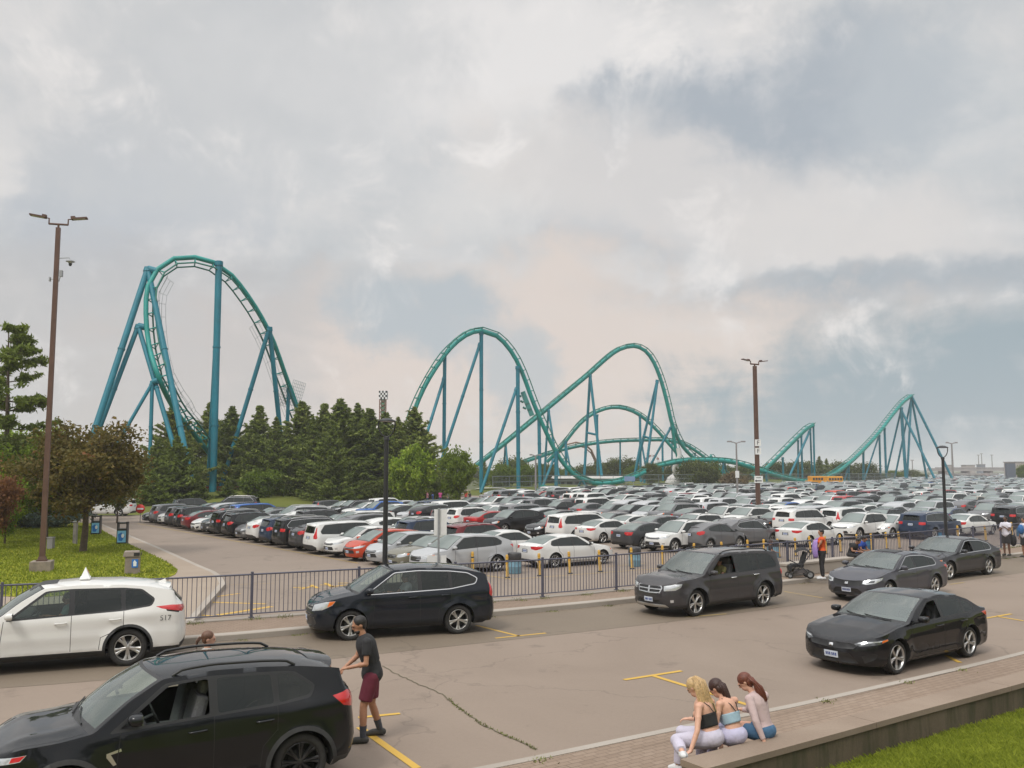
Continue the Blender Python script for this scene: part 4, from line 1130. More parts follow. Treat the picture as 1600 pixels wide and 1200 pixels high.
walltop_m = world_mat('wall_cap_concrete', [(.3, (.185, .135, .10)), (.5, (.255, .195, .148)), (.7, (.33, .265, .205))], scale=2.5, rough=.92)
grass_m = world_mat('grass_turf', [(.3, (.16, .165, .012)), (.5, (.23, .235, .018)), (.72, (.32, .31, .04))], scale=1.2, rough=.95, bump=.9, bscale=26, spec=.15)
grass_far = world_mat('grass_bank', [(.3, (.070, .088, .018)), (.5, (.105, .120, .024)), (.72, (.15, .155, .035))], scale=.5, rough=.95, bump=.9, bscale=12, spec=.15)
earth_m = world_mat('far_ground', [(.3, (.07, .085, .04)), (.5, (.10, .11, .06)), (.72, (.15, .145, .10))], scale=.2, rough=.95, spec=.1)
yel_m = world_mat('road_yellow', [(.3, (.34, .22, .06)), (.46, (.52, .32, .055)), (.7, (.60, .38, .07))], scale=3, rough=.7)
yel_w = world_mat('worn_yellow', [(.3, (.24, .19, .12)), (.5, (.36, .26, .10)), (.7, (.46, .32, .09))], scale=3, rough=.75)
def ribbon(a, b, z):      # two matching polylines -> strip quads
 vs = [(p[0], p[1], z) for p in a] + [(p[0], p[1], z) for p in b]; n = len(a)
 return vs, [(i, n + i, n + i + 1, i + 1) for i in range(n - 1)]
def dense(pts, step=1.0):
 """Catmull-Rom through plan points"""
 out = []; pts = [Vector(p) for p in pts]
 for i in range(len(pts) - 1):
  p0 = pts[max(i - 1, 0)]; p1 = pts[i]; p2 = pts[i + 1]; p3 = pts[min(i + 2, len(pts) - 1)]
  n = max(1, int((p2 - p1).length / step))
  for k in range(n):
   t = k / n
   out.append(.5 * ((2 * p1) + (p2 - p0) * t + (2 * p0 - 5 * p1 + 4 * p2 - p3) * t * t + (3 * p1 - p0 - 3 * p2 + p3) * t ** 3))
 out.append(pts[-1]); return out
def offset_line(pts, d):  # +d to the left of travel
 out = []
 for i, p in enumerate(pts):
  t = (pts[min(i + 1, len(pts) - 1)] - pts[max(i - 1, 0)]); t = Vector((t[0], t[1])).normalized()
  out.append(Vector((p[0] - t.y * d, p[1] + t.x * d)))
 return out
kerbF = dense([(-60, 3.5), (-40, 10.2), (-20, 16.8), (-11.5, 19.4), (-7.5, 21.0), (-5.2, 22.2), (-.7, 24.75), (3.8, 27.5), (9.3, 31.4), (15.5, 36.0), (21.5, 40.3), (34, 50), (60, 71), (110, 112)])
kerbN = dense([(-60, -14), (-30, -3), (-8, 8.1), (-3, 10.7), (-.6, 12.05), (.3, 12.6), (2.8, 14.2), (4.4, 15.15), (7.1, 16.95), (10.9, 19.6), (20, 26.3), (34, 37), (60, 57.5), (110, 97)])
fenceL = dense([(-60, 6.0), (-40, 12.9), (-20, 19.0), (-11.8, 21.5), (-8, 23.0), (-6.7, 23.65), (.9, 27.4), (3.4, 29.0), (10, 33.7), (16.7, 38.7), (23.4, 43.9), (36, 54), (60, 73.5), (110, 115)])
mb = MB(); mb.add([(-3500, -60, -.66), (3500, -60, -.66), (3500, 6500, -.66), (-3500, 6500, -.66)], [(0, 1, 2, 3)])
tag(mb.build('ground', earth_m), kind='structure')
# road with its darker kerbside lane
def filled(a, b, z, name, m, kind='structure'):
 n = 140
 def rs(l):
  d = [0]
  for i in range(1, len(l)): d.append(d[-1] + (l[i] - l[i - 1]).length)
  out = []
  for k in range(n):
   t = d[-1] * k / (n - 1); j = min(max(0, int(np.searchsorted(d, t)) - 1), len(l) - 2)
   f = (t - d[j]) / max(1e-9, d[j + 1] - d[j]); out.append(l[j].lerp(l[j + 1], min(1, f)))
  return out
 v, f = ribbon(rs(a), rs(b), z); mb = MB(); mb.add([tuple(x) for x in v], [q[::-1] for q in f])
 o = mb.build(name, m); tag(o, kind=kind); return o
laneF = offset_line(kerbF, -3.1)
filled(offset_line(kerbF, .10), offset_line(kerbN, -.10), ZR, 'road', asphalt)
filled(offset_line(kerbF, .05), laneF, ZR + .004, 'parking_lane', asphalt_dark)
# kerbs: real steps
def kerb(line, side, z0, z1, w, name, m, group=None):
 a = line; b = offset_line(line, side * w); c = offset_line(line, side * .02)
 mb = MB(); n = len(a)
 vs = [(p[0], p[1], z0) for p in a] + [(p[0], p[1], z1 - .02) for p in a] + [(p[0], p[1], z1) for p in c] + [(p[0], p[1], z1) for p in b] + [(p[0], p[1], z0) for p in b]
 fs = []
 for r_ in range(4):
  for i in range(n - 1):
   q = (r_ * n + i, r_ * n + i + 1, (r_ + 1) * n + i + 1, (r_ + 1) * n + i); fs.append(q if side > 0 else q[::-1])
 mb.add(vs, fs)
 return tag(mb.build(name, m), kind='structure')
kerb(kerbF, 1, -.02, ZS, .28, 'kerb', conc_m)
kerb(kerbN, -1, -.02, .13, .17, 'kerb', conc_m)
# far pavement between kerb and fence; concrete strip under the fence
filled(offset_line(fenceL, -.05), offset_line(kerbF, .27), ZS - .004, 'pavement', brick_m)
kerb(offset_line(fenceL, .22), -1, ZL - .05, ZS + .03, .30, 'fence_kerb', conc_m)
# near pavement
wallT = dense([(2.0, 11.05), (3.55, 12.12), (5.45, 13.45), (8.35, 15.45), (12, 18.1), (20, 24.0), (34, 34.5), (60, 54.5)], .6)
nearEdge = [Vector((-60, -17)), Vector((-30, -6)), Vector((-8, 5.6)), Vector((-2, 8.5)), Vector((2.05, 10.9))] + [p for p in wallT[1:]]
filled(offset_line(kerbN, -.16), nearEdge, .12, 'pavement', brick_m)
# retaining wall the girls sit on
WZ0, WZ1, WW = -.05, .56, .42
capA = wallT; capB = offset_line(wallT, -WW)
wall = empty('retaining_wall', (wallT[0][0], wallT[0][1], 0))
tag(wall, 'long low stained concrete retaining wall above the grass in the lower right', 'wall')
def wall_slab(name, A, B, z0, z1, m, parent, gaps=0):
 mb = MB(); n = len(A)
 vs = [(p[0], p[1], z) for z in (z0, z1) for L_ in (A, B) for p in L_]
 f = []
 for i in range(n - 1):
  f += [(2 * n + i, 3 * n + i, 3 * n + i + 1, 2 * n + i + 1), (i, 2 * n + i, 2 * n + i + 1, i + 1), (n + i, n + i + 1, 3 * n + i + 1, 3 * n + i)]
 f += [(0, n, 3 * n, 2 * n), (n - 1, 3 * n - 1, 4 * n - 1, 2 * n - 1)]
 mb.add([(v[0] - parent.location[0], v[1] - parent.location[1], v[2]) for v in vs], f)
 o = mb.build(name, m, parent); return o
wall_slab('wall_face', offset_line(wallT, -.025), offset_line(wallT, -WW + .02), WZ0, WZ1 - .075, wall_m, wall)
# cap cast in lengths
d0 = 0; seg = []
for i in range(0, len(capA) - 1, 5):
 A = capA[i:i + 6]; B = capB[i:i + 6]
 if len(A) < 2: continue
 A = [A[0] + (A[1] - A[0]) * .012] + A[1:]; B = [B[0] + (B[1] - B[0]) * .012] + B[1:]
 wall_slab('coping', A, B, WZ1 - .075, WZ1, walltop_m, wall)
# grass slope in front of the camera
def hill_z(x, y):
 best = 1e9
 for i in range(0, len(hl) - 1):
  a, b = hl[i], hl[i + 1]; ab = b - a; t = max(0, min(1, (Vector((x, y)) - a).dot(ab) / ab.length_squared)); best = min(best, (Vector((x, y)) - a - ab * t).length)
 return .10 + .215 * best ** .97 + .05 * math.sin(x * .9) * math.sin(y * .7 + 1) * min(1, best)
hl = [Vector((-60, -16.9)), Vector((-30, -5.9)), Vector((-8, 5.68)), Vector((-2, 8.6)), Vector((2.2, 10.85))] + offset_line(wallT, -WW + .03)[1::4]
mb = MB(); nx_, ny_ = 90, 40
hv = []; ends = offset_line(hl, 0)
import bisect
tot = [0]
for i in range(1, len(hl)): tot.append(tot[-1] + (hl[i] - hl[i - 1]).length)
for j in range(ny_ + 1):
 for i in range(nx_ + 1):
  t = tot[-1] * (i / nx_); k = min(max(0, bisect.bisect(tot, t) - 1), len(hl) - 2); f = (t - tot[k]) / (tot[k + 1] - tot[k])
  p = hl[k].lerp(hl[k + 1], f); q = p + Vector((.55, -.83)) * (22 * (j / ny_) ** 1.3)
  hv.append((q.x, q.y, hill_z(q.x, q.y)))
fs = [(j * (nx_ + 1) + i, (j + 1) * (nx_ + 1) + i, (j + 1) * (nx_ + 1) + i + 1, j * (nx_ + 1) + i + 1) for j in range(ny_) for i in range(nx_)]
mb.add(hv, fs, 0, True); tag(mb.build('grass_slope', world_mat('slope_turf', [(.3, (.11, .135, .014)), (.5, (.17, .20, .024)), (.72, (.25, .27, .045))], scale=1.2, rough=.95, bump=.9, bscale=26, spec=.15)), kind='structure')
# ---- parking lot sheet, access road
lotpoly = [(-60, 8.4), (-40, 13.6)] + [tuple(offset_line(fenceL, .1)[i]) for i in range(0, len(fenceL), 4) if fenceL[i][0] > -30] + [(x * 1.054, y * 1.054) for x, y in [(420, 420), (420, 700), (200, 560), (110, 262), (66, 202), (24, 170), (-1, 138), (-4, 104), (-14, 96), (-34, 84), (-60, 84)]]
mb = MB()
vs = [(x, y, ZL) for x, y in lotpoly]
o = mb
me = bpy.data.meshes.new('car_park_surface')
bm = bmesh.new(); f = bm.faces.new([bm.verts.new(v) for v in vs]); bmesh.ops.triangulate(bm, faces=bm.faces); bmesh.ops.recalc_face_normals(bm, faces=bm.faces)
for f in bm.faces:
 if f.normal.z < 0: f.normal_flip()
bm.to_mesh(me); bm.free(); me.materials.append(lot_m); tag(mesh_obj('car_park_surface', me), kind='structure')
def flat_poly(pts, z0, z1, name, m, kind='structure', bev=0):
 mb = MB(); mb.prism([tuple(p) for p in pts], z0, z1); me = mb.mesh(name, m)
 bm = bmesh.new(); bm.from_mesh(me); bmesh.ops.triangulate(bm, faces=[f for f in bm.faces if len(f.verts) > 4]); bmesh.ops.recalc_face_normals(bm, faces=bm.faces); bm.to_mesh(me); bm.free()
 o = mesh_obj(name, me); tag(o, kind=kind); return o
# left island: kerb outline, brick path, lawn
zi = ZL + .15
g2 = lambda x, y, z=zi: Vector(G(x, y, z)[:2])
road_edge = dense([g2(352, 912), g2(348, 903), g2(338, 894), g2(310, 882), g2(265, 862), g2(222, 844), g2(185, 829), g2(150, 815), g2(120, 806)], .8)
island = road_edge + [Vector((-60, 82)), Vector((-60, 8.7)), Vector((-40, 14.0)), Vector((-20, 19.9)), Vector((-12, 22.3)), Vector((-8.6, 23.6))]
ic = sum(island, Vector((0, 0))) / len(island)
flat_poly(island, ZL - .02, zi, 'kerb', conc_m)
def inset(poly, d, c=Vector((-26, 40))):
 A = [tuple(p) for p in poly]; return offset_poly(A, -d)
flat_poly(inset(island, .22), zi - .05, zi + .004, 'path', world_mat('path_paving', [(.3, (.25, .195, .145)), (.5, (.305, .245, .19)), (.7, (.36, .30, .24))], rough=.9))
lawn_pts = dense([g2(0, 932), g2(60, 934), g2(150, 925), g2(215, 912), g2(262, 903), g2(277, 893), g2(262, 880), g2(238, 868), g2(205, 853), g2(178, 840), g2(158, 828), g2(148, 820), g2(130, 817)], .8) + [Vector((-60, 70)), Vector((-60, 12))]
flat_poly(lawn_pts, zi - .04, zi + .03, 'lawn', grass_m)
LAWNZ = zi + .03
# ---- painted marks
def mark(a, b, w, z, m, name='road_marking'):
 a = Vector(a[:2]); b = Vector(b[:2]); d = (b - a).normalized(); n = Vector((-d.y, d.x)) * w / 2
 mb = MB(); mb.add([(*(a - n), z), (*(b - n), z), (*(b + n), z), (*(a + n), z)], [(0, 1, 2, 3)]); return tag(mb.build(name, m), kind='structure')
zr = ZR + .008
for a, b, w, m in [((975, 1062), (1065, 1048), .11, yel_m), ((1022, 1056), (1178, 1104), .11, yel_m), ((560, 1121), (625, 1114.5), .10, yel_m), ((562, 1136), (652, 1200), .12, yel_m),
                   ((744, 977), (812, 994), .09, yel_m), ((774, 997), (853, 989), .09, yel_m), ((1072, 964), (1135, 959), .09, yel_w), ((1225, 924), (1285, 934), .08, yel_w),
                   ((1533, 967), (1580, 959), .10, yel_m), ((1558, 963), (1600, 970), .10, yel_m), ((1478, 1024), (1500, 1035), .10, yel_m), ((1484, 913), (1506, 910), .08, yel_w)]:
 mark(G(*a, zr), G(*b, zr), w, zr, m)
zm = ZL + .006
for a, b, w, m in [((560, 880), (215, 818), .12, yel_w), ((290, 939.5), (415, 943.5), .16, yel_m), ((290, 939), (375, 927), .14, yel_m), ((340, 961), (425, 947.5), .22, yel_m), ((295, 960), (345, 963), .14, yel_m),
                   ((355, 914), (430, 911), .05, yel_w), ((640, 882), (800, 905), .12, yel_w), ((800, 905), (1250, 872), .10, yel_w), ((950, 885), (1010, 880), .10, yel_w)]:
 mark(G(*a, zm), G(*b, zm), w, zm, m)
# word marks painted across the lane behind the fence (worn, foreshortened strokes)
for x0, y0, x1, y1, w in [(457, 918, 480, 918, .16), (468, 921, 488, 916, .14), (486, 914, 497, 919, .16), (500, 914, 512, 914, .14), (508, 911, 520, 917, .16), (516, 917, 540, 914, .16), (528, 911, 545, 911, .13)]:
 mark(G(x0, y0, zm), G(x1, y1, zm), w, zm + .004, yel_m)
# stall lines near the posts
for k in range(16):
 a0 = 22 + k * 2.75
# weedy crack across the road
cr_px = [(598, 1041), (625, 1056), (655, 1070), (690, 1085), (712, 1103), (735, 1120), (760, 1136), (790, 1150), (815, 1160), (836, 1172)]
cp_ = dense([Vector(G(*p)[:2]) for p in cr_px], .12)
random.seed(3)
mb = MB(); n = len(cp_)
jit = [random.uniform(-.02, .02) for _ in cp_]
A = [p + Vector((j, j)) for p, j in zip(offset_line(cp_, .012), jit)]; B = [p + Vector((j, j)) for p, j in zip(offset_line(cp_, -.012), jit)]
v, f = ribbon(A, B, zr + .001); mb.add([tuple(x) for x in v], [q[::-1] for q in f])
tag(mb.build('road_crack', mat('crack_dirt', (.115, .10, .06), .95)), kind='structure')
weed_m = mat('weed', (.17, .18, .06), .8, noise=(3, .4))
def tufts(pts, n, spread, h, name, m, zf, seed=1, w=.012):
 rnd = random.Random(seed); mb = MB()
 for _ in range(n):
  p = rnd.choice(pts); x = p[0] + rnd.gauss(0, spread); y = p[1] + rnd.gauss(0, spread); z = zf(x, y)
  hh = h * rnd.uniform(.4, 1.3); a = rnd.uniform(0, 2 * PI); lx, ly = math.cos(a) * w, math.sin(a) * w; bx, by = rnd.gauss(0, hh * .45), rnd.gauss(0, hh * .45)
  mb.add([(x - lx, y - ly, z), (x + lx, y + ly, z), (x + bx, y + by, z + hh)], [(0, 1, 2)])
 return tag(mb.build(name, m), kind='stuff')
tufts(cp_[len(cp_) // 2:], 240, .018, .03, 'weeds', weed_m, lambda x, y: zr, 5)
tufts([p for p in offset_line(kerbF, -.03) if -9 < p[0] < 30 and (int(p[0] * 1.7) % 3)], 1800, .10, .035, 'weeds', weed_m, lambda x, y: .004, 6)
tufts([p for p in offset_line(fenceL, -.12) if -9 < p[0] < 30], 2500, .12, .07, 'weeds', weed_m, lambda x, y: ZS, 7)
tufts([p for p in offset_line(kerbN, -.19) if -2 < p[0] < 14 and int(p[0] * 2.3) % 4 == 0], 260, .07, .03, 'weeds', weed_m, lambda x, y: .12, 8)
# grass blades on the slope nearest the camera
def blade_mat(name, c0, c1):
 m = bpy.data.materials.new(name); m.use_nodes = True; nt = m.node_tree; b = nt.nodes['Principled BSDF']
 g = nt.nodes.new('ShaderNodeNewGeometry'); tc = nt.nodes.new('ShaderNodeTexCoord')
 n = nt.nodes.new('ShaderNodeTexNoise'); n.inputs['Scale'].default_value = 1.1; n.inputs['Detail'].default_value = 5; nt.links.new(tc.outputs['Object'], n.inputs['Vector'])
 ad = nt.nodes.new('ShaderNodeMath'); ad.operation = 'MULTIPLY_ADD'; nt.links.new(g.outputs['Random Per Island'], ad.inputs[0]); ad.inputs[1].default_value = .55; nt.links.new(n.outputs['Fac'], ad.inputs[2])
 r = nt.nodes.new('ShaderNodeMapRange'); r.inputs['From Min'].default_value = .35; r.inputs['From Max'].default_value = 1.15; nt.links.new(ad.outputs[0], r.inputs['Value'])
 mx = nt.nodes.new('ShaderNodeMix'); mx.data_type = 'RGBA'; nt.links.new(r.outputs[0], mx.inputs['Factor']); mx.inputs[6].default_value = (*c0, 1); mx.inputs[7].default_value = (*c1, 1)
 nt.links.new(mx.outputs[2], b.inputs['Base Color']); b.inputs['Roughness'].default_value = .7; b.inputs['Specular IOR Level'].default_value = .2
 tr = nt.nodes.new('ShaderNodeBsdfTranslucent'); nt.links.new(mx.outputs[2], tr.inputs[0])
 ms = nt.nodes.new('ShaderNodeMixShader'); ms.inputs[0].default_value = .35
 nt.links.new(b.outputs[0], ms.inputs[1]); nt.links.new(tr.outputs[0], ms.inputs[2]); nt.links.new(ms.outputs[0], nt.nodes['Material Output'].inputs[0])
 MATS[name] = m
 return m
blade_m = blade_mat('grass_blade', (.12, .16, .014), (.33, .375, .045))
rnd = random.Random(11); V_ = []; F_ = []
hz_cache = {}
cnt = 0
wl = offset_line(wallT, -WW)
while cnt < 150000:
 x = rnd.uniform(2.4, 15); y = rnd.uniform(5.5, 20.5)
 d = Vector((x, y)) - Vector((2.3, 10.65))
 yw = 10.65 + (x - 2.3) * .745 + .0 * x
 if y > yw + .25: continue
 px = 800 + x / y * 1400
 zz = None
 k = (round(x, 1), round(y, 1))
 if k not in hz_cache: hz_cache[k] = hill_z(*k)
 zz = hz_cache[k]
 py = 733 + (4 - zz) / y * 1400
 if px > 1950 or py > 1400: continue
 if y > yw - .02 and x > 2.5: continue
 h = rnd.uniform(.03, .10); a = rnd.uniform(0, PI); w = rnd.uniform(.004, .009)
 o = len(V_)
 bx, by = rnd.gauss(0, .03), rnd.gauss(0, .03); lx, ly = math.cos(a) * w, math.sin(a) * w
 V_ += [(x - lx, y - ly, zz - .02), (x + lx, y + ly, zz - .02), (x + bx * .5 + lx * .6, y + by * .5 + ly * .6, zz + h * .6), (x + bx * 1.4, y + by * 1.4, zz + h)]
 F_ += [(o, o + 1, o + 2), (o, o + 2, o + 3)]; cnt += 1
me = bpy.data.meshes.new('grass'); me.from_pydata(V_, [], F_); me.materials.append(blade_m); tag(mesh_obj('grass', me), kind='stuff')
# blades on the left lawn (coarser, it is 30-60 m away)
V_ = []; F_ = []; cnt = 0; lp = [tuple(p) for p in lawn_pts]
xs = np.random.RandomState(2).uniform(-40, -11, 140000); ys = np.random.RandomState(3).uniform(18, 68, 140000)
ok = inpoly(xs, ys, lp) & (xs / ys > -.60)
for x, y in zip(xs[ok], ys[ok]):
 h = rnd.uniform(.05, .11); a = rnd.uniform(0, PI); w = .02 + .0004 * y
 o = len(V_); lx, ly = math.cos(a) * w, math.sin(a) * w
 V_ += [(x - lx, y - ly, LAWNZ), (x + lx, y + ly, LAWNZ), (x + rnd.gauss(0, .04), y + rnd.gauss(0, .04), LAWNZ + h)]; F_.append((o, o + 1, o + 2))
me = bpy.data.meshes.new('grass'); me.from_pydata(V_, [], F_); me.materials.append(blade_m); tag(mesh_obj('grass', me), kind='stuff')
# ---- grassy banks beyond the lot
def bank(name, front, back, zf, zt, m, crest=None):
 n = len(front); mb = MB(); rows = 9; vs = []
 for j in range(rows):
  t = j / (rows - 1)
  for i in range(n):
   p = Vector(front[i]).lerp(Vector(back[i]), t)
   c = crest[i] if crest else zt
   vs.append((p.x, p.y, zf + (c - zf) * math.sin(min(1, t * 1.6) * PI / 2) + .06 * math.sin(i * 1.3 + j)*math.sin(min(1,t*3)*PI/2)))
 fs = [(j * n + i, j * n + i + 1, (j + 1) * n + i + 1, (j + 1) * n + i) for j in range(rows - 1) for i in range(n - 1)]
 mb.add(vs, fs, 0, True); return tag(mb.build(name, m), kind='structure')
fr_ = dense([(-79, 97), (-63, 91.7), (-36, 89.6), (-25.3, 94.8), (-14.8, 100), (-8.4, 104.3), (-5.2, 108.5)], 2)
bk_ = [Vector((p.x - 6, p.y + 40)) for p in fr_]
bank('grass_bank', fr_, bk_, ZL - .05, .6, grass_far, [.75 + .55 * math.sin(i * .33) for i in range(len(fr_))])
fr_ = dense([(-9.5, 158), (2.1, 151), (12.6, 160), (25.3, 179), (47, 194), (69.6, 212), (95, 240), (114, 270)], 4)
bk_ = [Vector((p.x + 6, p.y + 70)) for p in fr_]
bank('grass_bank', fr_, bk_, ZL - .05, 1.0, grass_far, [.25 + .55 * min(1, i / 9) + .2 * math.sin(i * .6) for i in range(len(fr_))])
mb = MB(); mb.add([(-8, 109, ZL - .06), (20, 109, ZL - .06), (20, 200, ZL - .06), (-30, 200, ZL - .06)], [(0, 1, 2, 3)]); tag(mb.build('plaza', lot_m), kind='structure')
# ================================================================== TREES
def leaf_mat(name, c0, c1, c2=None, trans=.35):
 m = bpy.data.materials.new(name); m.use_nodes = True; nt = m.node_tree; b = nt.nodes['Principled BSDF']; Lk = nt.links
 g = nt.nodes.new('ShaderNodeNewGeometry'); oi = nt.nodes.new('ShaderNodeObjectInfo'); tc = nt.nodes.new('ShaderNodeTexCoord')
 n = nt.nodes.new('ShaderNodeTexNoise'); n.inputs['Scale'].default_value = .9; n.inputs['Detail'].default_value = 4; Lk.new(tc.outputs['Object'], n.inputs['Vector'])
 a = nt.nodes.new('ShaderNodeMath'); a.operation = 'MULTIPLY_ADD'; Lk.new(g.outputs['Random Per Island'], a.inputs[0]); a.inputs[1].default_value = .5; Lk.new(n.outputs['Fac'], a.inputs[2])
 a2 = nt.nodes.new('ShaderNodeMath'); a2.operation = 'MULTIPLY_ADD'; Lk.new(oi.outputs['Random'], a2.inputs[0]); a2.inputs[1].default_value = .25; Lk.new(a.outputs[0], a2.inputs[2])
 cr = nt.nodes.new('ShaderNodeValToRGB'); e = cr.color_ramp.elements
 r = nt.nodes.new('ShaderNodeMapRange'); r.inputs['From Min'].default_value = .40; r.inputs['From Max'].default_value = 1.25; Lk.new(a2.outputs[0], r.inputs['Value']); Lk.new(r.outputs[0], cr.inputs[0])
 e[0].color = (*c0, 1); e[1].color = (*c1, 1); e[0].position = .1; e[1].position = .75
 if c2: q = e.new(.95); q.color = (*c2, 1)
 Lk.new(cr.outputs[0], b.inputs['Base Color']); b.inputs['Roughness'].default_value = .65; b.inputs['Specular IOR Level'].default_value = .25
 tr = nt.nodes.new('ShaderNodeBsdfTranslucent'); Lk.new(cr.outputs[0], tr.inputs[0])
 ms = nt.nodes.new('ShaderNodeMixShader'); ms.inputs[0].default_value = trans
 Lk.new(b.outputs[0], ms.inputs[1]); Lk.new(tr.outputs[0], ms.inputs[2]); Lk.new(ms.outputs[0], nt.nodes['Material Output'].inputs[0])
 MATS[name] = m
 return m
LM = {
 'spruce': leaf_mat('spruce_needles', (.095, .135, .025), (.225, .275, .055), (.32, .34, .09), .3),
 'pine': leaf_mat('pine_needles', (.075, .115, .020), (.19, .24, .042), None, .3),
 'dark': leaf_mat('dark_leaves', (.040, .060, .012), (.115, .14, .026), None, .35),
 'mid': leaf_mat('green_leaves', (.065, .105, .010), (.16, .225, .020), None, .4),
 'bright': leaf_mat('light_leaves', (.10, .17, .012), (.26, .36, .03), (.34, .42, .05), .4),
 'maple': leaf_mat('maple_leaves', (.085, .080, .020), (.19, .14, .040), (.26, .085, .04), .35),
 'red': leaf_mat('red_leaves', (.11, .05, .025), (.24, .11, .05), None, .3),
 'brown': leaf_mat('brown_leaves', (.10, .07, .035), (.20, .15, .07), None, .3),
 'blue': leaf_mat('blue_needles', (.06, .10, .085), (.15, .20, .17), None, .2),
}
bark_m = mat('bark', (.085, .062, .045), .92, noise=(6, .4), bump=(18, .6, .03))
bark_g = mat('grey_bark', (.15, .125, .105), .92, noise=(6, .4), bump=(18, .6, .03))
def leafmesh(name, P_, size, seed, m, flat=0.0, elong=1.6):
 """one bent leaf (two triangles) at every point of P_"""
 r = np.random.RandomState(seed); n = len(P_)
 a = r.normal(size=(n, 3)); a[:, 2] *= (1 - flat) ; a /= np.linalg.norm(a, axis=1)[:, None] + 1e-9
 b = r.normal(size=(n, 3)); b[:, 2] *= (1 - flat); b -= a * (a * b).sum(1)[:, None]; b /= np.linalg.norm(b, axis=1)[:, None] + 1e-9
 s = size * r.uniform(.6, 1.35, (n, 1))
 c = np.cross(a, b) * s * .22
 v = np.stack([P_ - a * s * elong * .5, P_ + b * s * .42 + c, P_ + a * s * elong * .5, P_ - b * s * .42 + c], 1).reshape(-1, 3)
 idx = np.arange(n) * 4
 f = np.stack([idx, idx + 1, idx + 2, idx, idx + 2, idx + 3], 1).reshape(-1, 3)
 me = bpy.data.meshes.new(name); me.vertices.add(len(v)); me.vertices.foreach_set('co', v.ravel())
 me.loops.add(len(f) * 3); me.loops.foreach_set('vertex_index', f.ravel().astype(np.int32))
 me.polygons.add(len(f)); me.polygons.foreach_set('loop_start', np.arange(0, len(f) * 3, 3, dtype=np.int32))
 me.update(calc_edges=True); me.materials.append(m); me.validate()
 return me
def spruce(seed, h=12, w=5.2, leaf=.34, m='spruce', gap=.0, dens=1.0):
 """conifer: whorls of drooping boughs, each bough a flat spray"""
 rnd = random.Random(seed); mb = MB(); pts = []
 mb.tube([(0, 0, -.3), (0, 0, h * .5), (0, 0, h * .97)], [h * .016, h * .010, .02], 8)
 z = h * .07; lean = rnd.uniform(-.02, .02)
 while z < h * .985:
  t = z / h; rad = w / 2 * (1 - t) ** 1.05 * (1 if t > .12 else .85) * rnd.uniform(.78, 1.12) + .04
  nb = max(4, int((7 + 3 * (1 - t)) * dens)); a0 = rnd.uniform(0, 6.3)
  for k in range(nb):
   a = a0 + 2 * PI * k / nb + rnd.uniform(-.3, .3); L_ = rad * rnd.uniform(.45, 1.32)
   if rnd.random() < gap: continue
   d = Vector((math.cos(a), math.sin(a), 0)); sl = rnd.uniform(-.25, .02) + .75 * t
   end = Vector((0, 0, z)) + d * L_ + Vector((0, 0, L_ * sl + L_ * .12))
   mid = Vector((0, 0, z)) + d * L_ * .5 + Vector((0, 0, L_ * sl * .65))
   if L_ > .6: mb.tube([(0, 0, z), mid, end], [.035 * L_ / 2 + .012, .018, .006], 4, caps=False)
   ns = int((5 + L_ * 30) * dens)
   for _ in range(ns):
    u = rnd.random() ** .62
    p = Vector((0, 0, z)).lerp(mid, min(1, u * 2)) if u < .5 else mid.lerp(end, (u - .5) * 2)
    side = rnd.gauss(0, .15 * L_ * (1.15 - u) + .035); n_ = Vector((-d.y, d.x, 0))
    pts.append(p + n_ * side + Vector((0, 0, rnd.uniform(-.16, .05) - abs(side) * .18)))
  z += h * .036 * rnd.uniform(.7, 1.35) * (1.15 - .5 * t)
 P_ = np.array([tuple(p) for p in pts]); P_[:, 0] += lean * P_[:, 2]
 return mb.mesh('trunk', bark_m), leafmesh('crown', P_, leaf, seed, LM[m], flat=.45, elong=2.1), h
